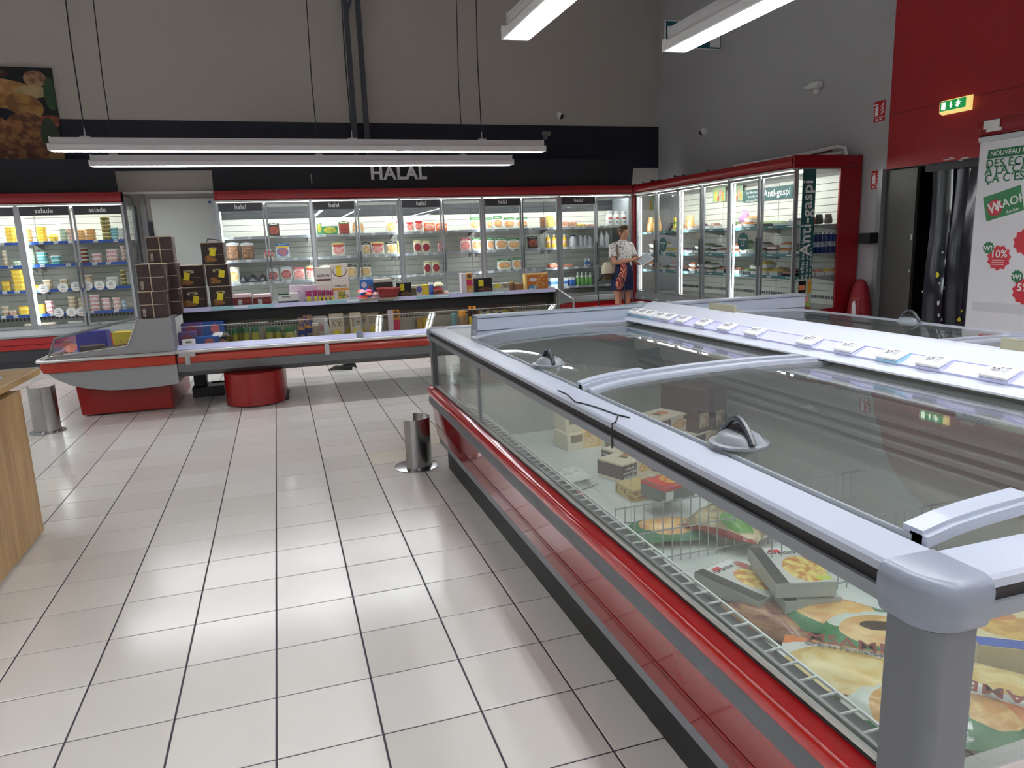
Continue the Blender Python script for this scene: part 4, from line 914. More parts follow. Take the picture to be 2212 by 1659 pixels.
scm = MB().box(-0.024, 0.024, -0.036, 0.036, 0.0118, 0.0132).mesh('label_screen', ESL)
SKY = mat('pale blue label clip', (150, 200, 226), .4)
for k, y in enumerate((3.80, 3.71, 3.62, 3.50, 3.41, 3.27, 3.08, 2.88, 2.67, 2.33, 2.12, 1.92, 1.755, 1.53, 1.31, 1.06)):
    M_ = MS @ Matrix.Translation((0.028, y, 0.012)) @ Matrix.Rotation(math.radians(9), 4, 'Y')
    o = obj('price_label', tgm, pel); o.matrix_local = Matrix.Translation(OFF) @ M_
    s = obj('label_screen', scm, pel); s.matrix_local = Matrix.Translation(OFF) @ M_
    c_ = MB().box(-0.03, 0.034, -0.046, 0.046, -0.011, -0.001).build('label_clip', SKY if k < 3 or k == 11 else LILAC, pel); c_.matrix_local = Matrix.Translation(OFF) @ M_
for y in (3.02, 1.42):
    wb(MB().box(2.10, 2.112, y, y+0.22, 1.028, 1.062).box(2.112, 2.15, y, y+0.22, 1.026, 1.032), 'sign_bracket', mat('beige bracket', (150, 146, 124), .5), pel)
# curved lids
def zl(x):
    pts = ((0.98, 0.889), (1.06, 0.906), (1.2, 0.917), (1.4, 0.925), (1.65, 0.928), (1.97, 0.921))
    for (a, za), (b, zb) in zip(pts[:-1], pts[1:]):
        if x <= b: return za+(zb-za)*(x-a)/(b-a)
    return pts[-1][1]
def lid(y0, y1, side, handle=True, name='lid'):
    F = (lambda x: x) if side == 1 else (lambda x: 2*CX-x)
    xs = [0.98+k*(1.95-0.98)/16 for k in range(17)]
    def strip(ya, yb, lo, hi, xs_):
        rings = [[(F(x), ya, zl(x)+lo), (F(x), yb, zl(x)+lo), (F(x), yb, zl(x)+hi), (F(x), ya, zl(x)+hi)] for x in xs_]; return MB().loft(rings)
    fr_ = wb(strip(y0, y0+0.035, -0.008, 0.012, xs), name, LGREY, smooth=True)
    wb(strip(y1-0.035, y1, -0.008, 0.012, xs), 'lid_frame', LGREY, fr_, smooth=True)
    wb(strip(y0+0.035, y0+0.06, -0.012, 0.002, xs), 'lid_frame', MGREY, fr_, smooth=True)
    wb(strip(y1-0.06, y1-0.035, -0.012, 0.002, xs), 'lid_frame', MGREY, fr_, smooth=True)
    wb(strip(y0+0.03, y1-0.03, 0.0, 0.004, xs[:11]), 'lid_glass', GLASSL, fr_, smooth=True)
    wb(strip(y0+0.03, y1-0.03, -0.012, -0.008, xs[8:]), 'lid_glass', GLASSL, fr_, smooth=True)
    wb(MB().box(min(F(.977), F(.983)), max(F(.977), F(.983)), y0+0.03, y1-0.03, 0.886, 0.896), 'lid_edge', mat('clear lid edge', (150, 156, 160), .2), fr_)
    wb(strip(y0+0.01, y0+0.05, -0.006, 0.02, xs[:5]), 'frame_cover', LGREY, fr_)
    if handle:
        ym = handle; x = 1.03; z = zl(1.03)
        rings = [[(F(x+(0.05+g)*math.cos(t)*1.15), ym+(0.06+g)*math.sin(t), z+h) for t in [2*PI*i/20 for i in range(20)]] for g, h in ((0.012, 0.004), (0.012, 0.010), (0.0, 0.012), (-0.008, 0.026), (-0.02, 0.034), (-0.04, 0.036))]
        h_ = wb(MB().loft(rings), 'lid_handle', mat('handle grey', (116, 122, 128), .35), fr_, smooth=True)
        wb(MB().tube([(F(x-0.005), ym-0.065+0.13*k/10, z+0.016+0.052*math.sin(PI*k/10)) for k in range(11)], 0.008, 8), 'handle_grip', mat('dark handle', (54, 58, 64), .25), h_, smooth=True)
        wb(MB().prism([(ym-0.055, z+0.016), (ym+0.055, z+0.016), (ym+0.035, z+0.045), (ym, z+0.056), (ym-0.035, z+0.045)], 'x', F(x)-0.004, F(x)+0.004), 'grip_web', BLACK, h_)
    return fr_
lid(2.29, FB-0.02, 1, 2.75); lid(0.86, 2.24, 1, 1.45)
lid(2.29, FB-0.02, -1, 3.02); lid(0.86, 2.24, -1, 1.45)
# broken cover strip and black cord tied round the rail
cp = []
def rl(u, v, z=0.8945): p = atz(u, v, z); return (p.x, p.y, z)
wb(MB().tube([rl(*q) for q in ((1205, 843), (1226, 852), (1243, 868), (1262, 872), (1290, 880), (1330, 895), (1360, 902))], 0.0022, 5), 'black_cord', BLACK)
wb(MB().tube([rl(1335, 898), rl(1330, 912), (0.866, 1.815, 0.888), (0.862, 1.81, 0.85), (0.86, 1.805, 0.818)], 0.0025, 5), 'black_cord', BLACK)

# ================================================================== goods
PROTO = {}
def cached(key, fn):
    if key not in PROTO: PROTO[key] = fn()
    return PROTO[key]
def R3(x): return round(x, 3)
FILM = mat('clear film', (225, 228, 228), 0.12)
# ---- shapes -------------------------------------------------------
def m_blister(w, h, t, mats):
    """card with a raised packed blister, flange and hanging tab"""
    def f():
        mb = MB(); mb.prism([(-w/2, 0), (w/2, 0), (w/2, h*.94), (w*.18, h*.96), (w*.14, h), (-w*.14, h), (-w*.18, h*.96), (-w/2, h*.94)], 'y', 0, 0.003)
        rings = []
        for k, (g, y) in enumerate(((0, 0), (0.06, -t*.7), (0.14, -t), (0.3, -t*1.06))):
            a, b, c, d = -w*.44+g*w*.5, w*.44-g*w*.5, h*.05+g*h*.3, h*.9-g*h*.4
            rings.append([(a+w*.05, y, c), (b-w*.05, y, c), (b, y, c+h*.04), (b, y, d-h*.04), (b-w*.05, y, d), (a+w*.05, y, d), (a, y, d-h*.04), (a, y, c+h*.04)])
        mb.loft(rings, 0); return mb.mesh('blister_pack', mats, smooth=True)
    return cached(('bl', R3(w), R3(h), R3(t), mats.name), f)
def m_pouch(w, h, t, m):
    """stand-up rounded sachet with crimped top"""
    def f():
        rings = []
        for k in range(8):
            z = h*k/7; s = (0.8, 1, 1.02, 1, .98, .96, .92, .86)[k]; d = (0.7, 1, 1, .9, .7, .45, .2, .06)[k]
            rings.append([(w/2*s*math.copysign(abs(math.cos(a))**.6, math.cos(a)), t/2*d*math.copysign(abs(math.sin(a))**.8, math.sin(a)), z) for a in [2*PI*i/16 for i in range(16)]])
        return MB().loft(rings).mesh('pouch', m, smooth=True)
    return cached(('po', R3(w), R3(h), R3(t), m.name), f)
def m_tub(w, d, h, mb_, ml):
    def f():
        def rr(a, b, z, r=.018): return [(sx*(a/2)-(sx*r if k else 0), sy*(b/2)-(0 if k else sy*r), z) for sx, sy, ks in ((1, 1, (1, 0)), (-1, 1, (0, 1)), (-1, -1, (1, 0)), (1, -1, (0, 1))) for k in (ks[::-1] if sx*sy > 0 else ks[::-1])]
        mb = MB(); mb.loft([rr(w*.86, d*.86, 0), rr(w*.95, d*.95, h*.72)], 0)
        mb.loft([rr(w*.95, d*.95, h*.70), rr(w, d, h*.72), rr(w, d, h*.88), rr(w*.93, d*.93, h*.9), rr(w*.9, d*.9, h*.98)], 1)
        return mb.mesh('salad_tub', [mb_, ml])
    return cached(('tu', R3(w), R3(d), R3(h), mb_.name, ml.name), f)
def m_bottle(r, h, m, mc, neck=.36, sq=False):
    def f():
        pr = [(r*.9, 0), (r, h*.03), (r, h*.58), (r*.96, h*.66), (r*neck*1.1, h*.84), (r*neck, h*.88), (r*neck, h*.9), (r*neck*1.25, h*.9), (r*neck*1.25, h*.99), (r*neck, h)]
        return MB().lathe(pr, 12, mis=[0, 0, 0, 0, 0, 0, 1, 1, 1]).mesh('bottle', [m, mc], smooth=True)
    return cached(('bo', R3(r), R3(h), m.name, mc.name, neck), f)
def m_jar(r, h, m, mc):
    def f():
        pr = [(r*.92, 0), (r, h*.05), (r, h*.72), (r*.85, h*.80), (r*.85, h*.82), (r*.97, h*.82), (r*.97, h*.98), (r*.9, h)]
        return MB().lathe(pr, 14, mis=[0, 0, 0, 0, 1, 1, 1]).mesh('jar', [m, mc], smooth=True)
    return cached(('ja', R3(r), R3(h), m.name, mc.name), f)
def m_carton(w, d, h, m, flap=True):
    """folding carton: seam lines, tucked lid a touch proud"""
    def f():
        mb = MB().box(-w/2, w/2, -d/2, d/2, 0, h*.985)
        mb.box(-w/2+.002, w/2-.002, -d/2+.002, d/2-.002, h*.985, h)
        if flap: mb.box(-w/2-.0008, w/2+.0008, -d/2-.001, -d/2, h*.80, h*.985)
        return mb.mesh('carton', m, bev=min(.002, h*.1, d*.1))
    return cached(('ca', R3(w), R3(d), R3(h), m.name, flap), f)
def m_tray(w, d, h, m, mf):
    """shallow meat or fruit tray: flared rim and lumpy filling"""
    def f():
        mb = MB()
        def rc(a, b, z): return [(a/2, -b/2, z), (a/2, b/2, z), (-a/2, b/2, z), (-a/2, -b/2, z)]
        mb.loft([rc(w*.82, d*.82, 0), rc(w*.96, d*.96, h*.5), rc(w, d, h*.5), rc(w, d, h*.56)], 0)
        rg = random.Random(int(w*1e4+d*1e5)); n = 6
        vs = []; fs = []
        for j in range(n):
            for i in range(n):
                e = min(i, n-1-i, j, n-1-j); vs.append((-w*.45+w*.9*i/(n-1), -d*.45+d*.9*j/(n-1), h*.56+(h*.44*rg.uniform(.5, 1) if e else 0)))
        for j in range(n-1):
            for i in range(n-1): fs.append((j*n+i, j*n+i+1, (j+1)*n+i+1, (j+1)*n+i))
        mb.add(vs, fs, 1); return mb.mesh('food_tray', [m, mf], smooth=True)
    return cached(('tr', R3(w), R3(d), R3(h), m.name, mf.name), f)
def m_bag(w, d, h, m, seed=0):
    """pillow bag with crimped ends lying flat, crumpled"""
    def f():
        rg = random.Random(seed); nx, ny = 12, 9; mb = MB(); top = []; bot = []
        for j in range(ny):
            for i in range(nx):
                u, v = i/(nx-1), j/(ny-1); b = (1-abs(2*u-1)**3.2)*(1-abs(2*v-1)**2.4); wob = 0.012*w*math.sin(9*v+seed)*(1 if i in (0, nx-1) else 0)
                x = (u-.5)*w+wob; y = (v-.5)*d*(1-.05*math.sin(PI*u))
                top.append((x, y, h*(.12+.88*b*rg.uniform(.86, 1.0)) if b > .02 else h*.14)); bot.append((x, y, h*.1*(1-b)))
        n = nx*ny; fs = []
        for j in range(ny-1):
            for i in range(nx-1):
                q = (j*nx+i, j*nx+i+1, (j+1)*nx+i+1, (j+1)*nx+i); fs.append(q); fs.append(tuple(n+k for k in q[::-1]))
        edge = [(j*nx+i) for j, i in [(0, i) for i in range(nx)]+[(j, nx-1) for j in range(1, ny)]+[(ny-1, i) for i in range(nx-2, -1, -1)]+[(j, 0) for j in range(ny-2, 0, -1)]]
        for k in range(len(edge)): a, b_ = edge[k], edge[(k+1) % len(edge)]; fs.append((a, n+a, n+b_, b_))
        mb.add(top+bot, fs); return mb.mesh('food_bag', m, smooth=True)
    return cached(('ba', R3(w), R3(d), R3(h), m.name, seed), f)
def put(name, me, loc, rot, label, cat, group):
    return tag(obj(name, me, None, loc, rot), label, cat, group)

# ---- print designs ------------------------------------------------
def card(key, base, top, pic1, pic2, strip=None, ax='xz'):
    ly = [('r', 0, 1, .80, 1, top), ('e', .5, .42, .42, .3, pic1, pic2, 7)]
    if strip: ly += [('r', .08, .92, .66, .80, strip)]
    ly += [('r', .2, .8, .86, .93, (240, 240, 236), top, 24)]
    return printed('pack '+key, base, ly, ax)
PK = {
 'yp': card('cream and pink slices', (238, 234, 220), (226, 200, 120), (222, 120, 120), (240, 190, 180), (200, 60, 60)),
 'wo': card('white and orange', (240, 238, 230), (236, 226, 200), (236, 160, 80), (240, 210, 160)),
 'wr': card('white and red', (242, 240, 236), (236, 226, 210), (214, 70, 70), (240, 180, 160), (206, 40, 50)),
 'gr': card('green top poultry', (240, 240, 232), (52, 130, 62), (230, 150, 96), (240, 200, 150)),
 'or': card('orange red ham', (224, 110, 70), (236, 214, 190), (240, 190, 170), (226, 130, 110)),
 'cr': card('crimson on cream', (232, 224, 200), (226, 210, 150), (140, 20, 44), (160, 40, 60)),
 'bk': card('dark brown grill', (70, 52, 46), (40, 32, 32), (180, 90, 70), (120, 60, 50)),
 'bl': card('blue snack', (220, 226, 236), (40, 110, 190), (60, 120, 200), (220, 110, 60), (226, 190, 60)),
 'pk': card('pink ham', (236, 210, 206), (196, 70, 80), (220, 120, 120), (236, 170, 160)),
 'gy': card('grey and red sausage', (196, 198, 198), (170, 174, 178), (150, 50, 50), (190, 120, 110)),
 'br': card('brown sausage with white label', (132, 96, 70), (226, 228, 230), (166, 120, 88), (110, 76, 54)),
 'dy': card('black label cream', (232, 226, 208), (50, 40, 34), (214, 160, 90), (230, 200, 150)),
 'rd': card('red brown mince', (150, 70, 54), (70, 110, 60), (170, 60, 50), (130, 50, 40)),
 'gt': card('green tray', (60, 140, 84), (230, 232, 230), (226, 200, 80), (120, 150, 60)),
 'ye': card('yellow cheese', (236, 210, 110), (240, 226, 170), (230, 160, 60), (240, 210, 120)),
 'pe': card('peach slices', (238, 200, 176), (240, 226, 210), (222, 130, 110), (240, 190, 160)),
}
PKN = {'yp': 'cream blister pack of pink slices with red title strip', 'wo': 'white blister pack with orange food picture', 'wr': 'white blister pack with bold red strip', 'gr': 'white poultry pack with green rounded top', 'or': 'orange red ham pack with pale band', 'cr': 'narrow cream pack with crimson panel', 'bk': 'dark brown grill meat pack', 'bl': 'blue and white snack pack', 'pk': 'pink ham blister pack', 'gy': 'grey pack with small red sausages', 'br': 'clear pack of brown sausages with white label', 'dy': 'cream pack with black title strip', 'rd': 'red brown mince pack', 'gt': 'green open carton with white backboard', 'ye': 'yellow cheese pack', 'pe': 'peach coloured slices pack'}
SHN = {1.61: 'top', 1.29: 'second', 0.97: 'third', 0.66: 'lowest'}
def halal_row(z, items):
    for it_ in items:
        x0, x1, yt, k = it_[:4]; yp = 11.14; a = aty(x0, yt, yp); b = aty(x1, yt, yp)
        w_ = max(b.x-a.x, .05); h = max(min(a.z-z, .30), .05); kind = it_[4] if len(it_) > 4 else 'b'
        lab = '%s on the %s halal shelf' % (PKN[k], SHN[z]); grp = 'halal packs on the %s shelf' % SHN[z]
        cx = (a.x+b.x)/2
        if kind == 'b': put('blister_pack', m_blister(w_, h, .018, PK[k]), (cx, yp+.012, z), (math.radians(-7), 0, math.radians(random.uniform(-3, 3))), lab, 'food pack', grp)
        elif kind == 'p': put('pouch', m_pouch(w_, h, .06, PK[k]), (cx, yp+.04, z), (math.radians(-5), 0, random.uniform(-.06, .06)), lab, 'food pack', grp)
        elif kind == 't': put('food_tray', m_tray(w_, .14, h, PK[k], PK[k]), (cx, yp+.08, z), (0, 0, 0), lab, 'food pack', grp)
        elif kind == 'c': put('carton', m_carton(w_, .09, h, PK[k]), (cx, yp+.06, z), (0, 0, 0), lab, 'carton', grp)
halal_row(1.61, [(579, 602, 481, 'bk'), (684, 693, 474, 'gt', 'c'), (695, 729, 485, 'gt', 'c'), (731, 754, 478, 'rd'), (758, 773, 471, 'wo'), (777, 785, 473, 'wo'), (832, 856, 473, 'wo'), (857, 866, 477, 'pk'), (876, 894, 475, 'wr'), (895, 913, 472, 'wr'), (916, 940, 477, 'or', 'p'), (942, 967, 479, 'or', 'p'),
    (1015, 1040, 470, 'gr', 'p'), (1051, 1065, 470, 'gr', 'p'), (1066, 1087, 467, 'gr', 'p'), (1088, 1114, 470, 'gr', 'p'), (1116, 1142, 470, 'gr', 'p'), (1167, 1180, 463, 'br'), (1181, 1197, 459, 'ye'), (1199, 1209, 468, 'pe', 'p'), (1214, 1230, 470, 'pe', 't'), (1231, 1247, 472, 'pe', 't'), (1249, 1266, 481, 'ye', 't'), (1267, 1285, 481, 'pe', 't')])
put('backboard', MB().box(-.1, .1, 0, .003, 0, .17).mesh('backboard', WHITE), (aty(712, 485, 11.2).x, 11.24, 1.61), (math.radians(-6), 0, 0), 'plain white card backboard behind the green carton', 'card', 'halal packs on the top shelf')
halal_row(1.29, [(487, 515, 523, 'br'), (519, 547, 523, 'br'), (568, 592, 538, 'wr', 't'), (594, 624, 525, 'bl'), (716, 744, 523, 'yp'), (782, 799, 523, 'dy'), (801, 829, 521, 'yp'), (833, 857, 521, 'dy'), (858, 866, 519, 'ye'), (893, 910, 518, 'cr'), (911, 929, 519, 'cr'), (945, 959, 521, 'pk'), (994, 1017, 514, 'pk'), (1019, 1042, 514, 'gr', 'p'), (1053, 1069, 513, 'gr', 'p'), (1071, 1097, 513, 'gr', 'p'), (1098, 1124, 515, 'gr', 'p'), (1140, 1162, 510, 'bk')])
halal_row(0.97, [(488, 515, 577, 'wo'), (576, 601, 579, 'gy'), (604, 630, 575, 'gy'), (632, 657, 577, 'pk'), (660, 681, 574, 'yp'), (692, 716, 572, 'wr'), (743, 770, 572, 'dy'), (776, 801, 572, 'dy'), (915, 931, 563, 'cr'), (933, 950, 563, 'cr'), (1075, 1106, 560, 'gr', 'p'), (1108, 1130, 557, 'gr', 'p'), (1187, 1208, 568, 'or', 't'), (1216, 1241, 571, 'or', 't')])
FOIL = mat('crumpled silver foil', (120, 122, 128), 0.2, 0.8, bump=(30, .8, .02))
for (a, b) in ((517, 535), (537, 558), (560, 577)):
    p = aty(a, 606, 11.16); q = aty(b, 606, 11.16); put('foil_bag', m_bag(q.x-p.x, .16, .11, FOIL, int(a)), ((p.x+q.x)/2, 11.24, .97), (0, 0, 0), 'crumpled silver foil bag on the third halal shelf', 'bag', 'silver foil bags')
MILK = printed('milk bottle print', (238, 238, 234), [('r', .2, .8, .45, .56, (206, 60, 60)), ('r', .3, .7, .16, .3, (60, 70, 140), (230, 230, 230), 20)], 'xz', .3); CAPW = mat('white cap', (236, 236, 236), .4); CAPB = mat('navy cap', (30, 40, 90), .4)
def bot(x0, x1, yt, z, m, mc, lab, grp, Y=11.16, neck=.36):
    a = aty(x0, yt, Y); b = aty(x1, yt, Y); put('bottle', m_bottle((b.x-a.x)/2, min(a.z-z, .3), m, mc, neck), ((a.x+b.x)/2, Y+.04, z), (0, 0, 0), lab, 'bottle', grp)
for a, b in ((1311, 1325), (1327, 1340), (1342, 1356)): bot(a, b, 456, 1.61, MILK, CAPW, 'white milk bottle with red mark on the top halal shelf', 'milk bottles', neck=.55)
YB = printed('yellow drink print', (236, 190, 70), [('r', 0, 1, .3, .6, (240, 226, 190), (220, 120, 60), 9)], 'xz', .3); DB = mat('grey white drink', (196, 198, 206), .3); LB = printed('blue drink print', (214, 222, 232), [('r', 0, 1, .25, .6, (70, 130, 200))], 'xz', .3); GB = printed('green drink print', (220, 226, 214), [('r', 0, 1, .0, .6, (110, 180, 80), (150, 200, 120), 8)], 'xz', .3)
for a, b in ((1180, 1190), (1193, 1203), (1216, 1226)): bot(a, b, 507, 1.29, YB, CAPW, 'yellow drink bottle with white cap on the second halal shelf', 'yellow drink bottles')
for a, b in ((1232, 1247),): bot(a, b, 508, 1.29, DB, CAPB, 'wide grey bottle with navy cap on the second halal shelf', 'grey bottles', neck=.6)
for a, b in ((1252, 1260), (1262, 1270), (1272, 1280)): bot(a, b, 505, 1.29, DB, CAPB, 'slim grey bottle with navy cap on the second halal shelf', 'grey bottles')
for a, b in ((1297, 1306), (1308, 1318)): bot(a, b, 500, 1.29, mat('pale milk drink', (222, 226, 232), .3), CAPW, 'pale milk drink bottle with white cap on the second halal shelf', 'pale bottles')
for a, b in ((1264, 1270), (1271, 1277)): bot(a, b, 558, .97, LB, CAPW, 'blue labelled bottle on the third halal shelf', 'blue bottles')
for a in (1246, 1255, 1264, 1273): bot(a, a+8, 588, .66, GB, CAPW, 'green and white bottle on the lowest halal shelf', 'green bottles')
for a, b, m in ((1187, 1208, LB), (1210, 1230, LB), (1231, 1245, mat('blue tub', (60, 110, 190), .4))):
    p = aty(a, 600, 11.14); q = aty(b, 600, 11.14); put('salad_tub', m_tub(q.x-p.x, .14, .14, m, CAPW), ((p.x+q.x)/2, 11.22, .66), (0, 0, 0), 'white lidded blue tub on the lowest halal shelf', 'tub', 'blue tubs')

# ---- salad cabinet: stacks of tubs ---------------------------------
def tubm(key, body, lid1, lid2):
    return (printed('tub '+key, body, [('r', .1, .9, .15, .6, lid1, body, 9)], 'xz', .35), printed('tub lid '+key, lid2, [('e', .5, .5, .35, .35, lid1)], 'xy', .35))
TB = {'y': (tubm('yellow', (240, 206, 80), (244, 222, 130), (242, 196, 50)), 'yellow salad tub'), 'o': (tubm('orange', (230, 180, 120), (236, 150, 70), (238, 206, 150)), 'orange salad tub'), 'g': (tubm('green', (226, 232, 216), (90, 160, 80), (226, 236, 214)), 'white tub with green lid print'), 'p': (tubm('peach', (234, 200, 178), (210, 130, 110), (240, 220, 206)), 'peach coloured tub'),
      'c': (tubm('cream', (120, 74, 44), (150, 180, 80), (236, 226, 170)), 'brown tub with cream and green lid'), 't': (tubm('teal', (120, 196, 200), (60, 150, 150), (226, 236, 236)), 'teal and white tub'), 'w': (tubm('white', (232, 232, 226), (180, 180, 170), (238, 238, 232)), 'plain white tub'), 'd': (tubm('dark', (90, 60, 50), (190, 70, 60), (214, 220, 200)), 'dark tub with pale lid'), 'r': (tubm('rose', (236, 214, 210), (206, 80, 90), (240, 228, 226)), 'rose and white tub'), 'b': (tubm('beige', (224, 208, 178), (150, 110, 70), (236, 226, 206)), 'beige tub'), 'u': (tubm('blue', (206, 220, 234), (70, 130, 190), (232, 236, 240)), 'pale blue tub')}
SSN = {1.63: 'top', 1.335: 'second', 1.01: 'third', 0.69: 'fourth', 0.505: 'floor'}
def stack(z, x0, x1, yt, n, k):
    yp = 11.11; a = aty(x0, yt, yp); b = aty(x1, yt, yp); w_ = b.x-a.x; h = max(min((a.z-z)/n, .065), .028)
    for i in range(n):
        put('salad_tub', m_tub(w_, .11, h, *TB[k][0]), ((a.x+b.x)/2+random.uniform(-.004, .004), yp+.07, z+i*h), (0, 0, random.uniform(-.06, .06)), '%s stacked on the %s shelf of the salad cabinet' % (TB[k][1], SSN[z]), 'tub', 'salad tubs on the %s shelf' % SSN[z])
for row in ((1.63, ((6, 27, 491, 4, 'y'), (50, 62, 494, 4, 'o'), (75, 95, 490, 5, 'y'), (103, 118, 507, 1, 'y'), (124, 141, 493, 4, 'g'), (143, 155, 493, 4, 'p'), (164, 180, 496, 4, 'o'), (182, 202, 494, 4, 'o'), (213, 233, 468, 6, 'c'), (236, 251, 491, 4, 't'), (253, 266, 492, 4, 'w'))),
            (1.335, ((0, 8, 541, 4, 'b'), (24, 40, 560, 1, 'g'), (56, 69, 537, 5, 'g'), (76, 99, 545, 4, 't'), (107, 129, 552, 2, 't'), (170, 186, 535, 4, 'd'), (196, 217, 548, 2, 'r'), (226, 252, 539, 3, 'r'), (258, 268, 531, 4, 'r'))),
            (1.01, ((0, 18, 606, 2, 'y'), (20, 46, 583, 5, 'y'), (67, 81, 608, 1, 'y'), (89, 108, 602, 2, 'b'), (127, 146, 603, 2, 'b'), (150, 168, 611, 1, 'w'), (178, 197, 594, 3, 'b'), (202, 221, 609, 1, 'w'), (228, 253, 598, 2, 'w'), (257, 268, 583, 4, 'c'))),
            (0.69, ((0, 14, 662, 2, 'b'), (17, 34, 671, 1, 'p'), (36, 59, 663, 2, 'y'), (75, 92, 648, 2, 'y'), (95, 113, 650, 3, 'r'), (144, 161, 641, 4, 'b'), (167, 180, 645, 3, 'b'), (190, 211, 637, 4, 'r'), (217, 235, 644, 3, 'r'), (240, 258, 643, 3, 'r'), (261, 270, 650, 2, 'u'))),
            (0.505, ((49, 63, 694, 1, 'b'), (85, 120, 692, 1, 'b'), (143, 180, 690, 1, 'w')))):
    for s_ in row[1]: stack(row[0], *s_)
p = aty(110, 519, 11.1); put('salad_tub', m_tub(.1, .1, .045, *TB['y'][0]), (p.x, 11.24, 1.665), (math.radians(60), 0, .3), 'yellow salad tub tipped on edge on the top shelf', 'tub', 'salad tubs on the top shelf')

# ---- anti-waste cabinet: trays, bags and cans -----------------------
TRAYB = mat('black tray', (30, 30, 34), .35); TRAYC = mat('clear tray', (206, 210, 208), .2); TRAYW = mat('white tray', (226, 226, 224), .4)
FILL = [('pale pink meat', mat('pale pink meat', (206, 150, 140), .4, noise=(40, .25))), ('brown cold cuts', mat('brown cold cuts', (140, 96, 80), .4, noise=(40, .3))), ('green salad leaves', mat('salad leaves', (110, 136, 80), .5, noise=(60, .4))), ('orange fruit', mat('orange fruit', (214, 130, 70), .45, noise=(30, .2))), ('yellow cheese', mat('yellow cheese fill', (220, 190, 100), .45, noise=(30, .15))), ('dark grapes', mat('dark grapes', (70, 54, 66), .3, noise=(50, .4)))]
ARN = {1.48: 'upper', 1.146: 'middle', 0.884: 'lower'}
rg = random.Random(5)
for z in ZR:
    y = 10.72
    while y > 7.2:
        w_ = rg.uniform(.12, .2); k = rg.randrange(6); tb_ = rg.choice((TRAYB, TRAYC, TRAYC, TRAYW)); h = rg.uniform(.05, .09)
        if not (z == 1.48 and (y > 10.0 or 9.05 < y < 9.3 or 8.7 < y < 8.95)):
            for lv in range(1 if z == 1.48 and y > 8.3 else rg.choice((1, 1, 2))):
                put('food_tray', m_tray(R3(w_), .16, R3(h), tb_, FILL[k][1]), (5.86+rg.uniform(0, .03), y-w_/2, z+lv*h), (0, 0, PI/2), '%s tray of %s on the %s shelf of the Anti-gaspi cabinet' % ('black' if tb_ is TRAYB else 'white' if tb_ is TRAYW else 'clear', FILL[k][0], ARN[z]), 'food tray', 'trays on the %s anti-waste shelf' % ARN[z])
            if rg.random() < .5:
                put('food_tray', m_tray(R3(w_), .16, R3(h), rg.choice((TRAYB, TRAYC)), FILL[(k+2) % 6][1]), (6.10, y-w_/2, z), (0, 0, PI/2), 'second row tray of %s on the %s shelf of the Anti-gaspi cabinet' % (FILL[(k+2) % 6][0], ARN[z]), 'food tray', 'trays on the %s anti-waste shelf' % ARN[z])
        y -= w_+rg.uniform(.01, .07)
ORB = printed('orange bread bag', (226, 180, 110), [('e', .3, .5, .25, .4, (200, 120, 50), (236, 200, 140), 8), ('r', .6, .8, .1, .9, (240, 230, 200))], 'xz')
for k, (u, lab, m_, w_, h) in enumerate(((1398, 'orange bread bag standing at the back end of the upper anti-waste shelf', ORB, .16, .24), (1412, 'round golden loaf bag beside the orange bread bag', ORB, .2, .26), (1482, 'golden pastry bag on the upper anti-waste shelf', ORB, .2, .22))):
    p = atx(u, 490, 5.86); put('pouch', m_pouch(w_, h, .1, m_), (5.92, p.y, 1.48), (0, 0, -PI/2), lab, 'bag', 'bags on the upper anti-waste shelf')
p = atx(1442, 492, 5.86); put('carton', m_carton(.22, .05, .05, mat('dark plum box', (70, 56, 62), .4)), (5.9, p.y, 1.50), (0, math.radians(-40), -PI/2), 'dark plum box leaning on the upper anti-waste shelf', 'carton', 'odd boxes on the anti-waste shelf')
p = atx(1456, 492, 5.86); put('carton', m_carton(.06, .08, .2, printed('yellow juice print', (226, 210, 80), [('r', 0, 1, .5, .7, (120, 150, 60))], 'xz')), (5.9, p.y, 1.48), (0, 0, -PI/2), 'slim yellow carton standing on the upper anti-waste shelf', 'carton', 'odd boxes on the anti-waste shelf')
p = atx(1595, 475, 5.86); put('pouch', m_pouch(.16, .16, .1, mat('purple pink bag', (196, 140, 190), .3)), (5.95, p.y, 1.55), (0, 0, -PI/2), 'purple pink bag lying on trays of the upper anti-waste shelf', 'bag', 'bags on the upper anti-waste shelf')
CAN = printed('blue can print', (24, 44, 110), [('r', 0, 1, .3, .55, (220, 222, 226), (30, 50, 120), 12), ('r', 0, 1, .9, 1, (180, 184, 190))], 'xz', .25)
for k in range(7):                                  # tall blue cans behind the glass end
    x = 5.93+k*.062; put('drink_can', m_bottle(.028, .24, CAN, ALU, .8), (x, 7.10, 1.146), (0, 0, k), 'tall blue drink can behind the glass end of the Anti-gaspi cabinet', 'can', 'blue cans at the cabinet end')
for k, (x, m_) in enumerate(((5.95, mat('red sauce pack', (150, 40, 34), .35)), (6.06, mat('black white pack', (60, 62, 60), .35, noise=(30, .6))), (6.19, mat('grey fish pack', (120, 116, 108), .35, noise=(30, .3))))):
    put('pouch', m_pouch(.1, .11, .06, m_), (x, 7.10, 1.48), (0, 0, 0), ('red sauce pouch', 'black and white pouch', 'grey fish pouch')[k]+' behind the glass end of the upper anti-waste shelf', 'food pack', 'pouches at the cabinet end')
for k in range(4):
    put('food_tray', m_tray(.115, .11, .08, TRAYC, FILL[(4, 0, 4, 3)[k]][1]), (5.94+k*.125, 7.10, .884), (0, 0, 0), 'clear tray of %s behind the glass end of the lower anti-waste shelf' % FILL[(4, 0, 4, 3)[k]][0], 'food tray', 'trays at the cabinet end')

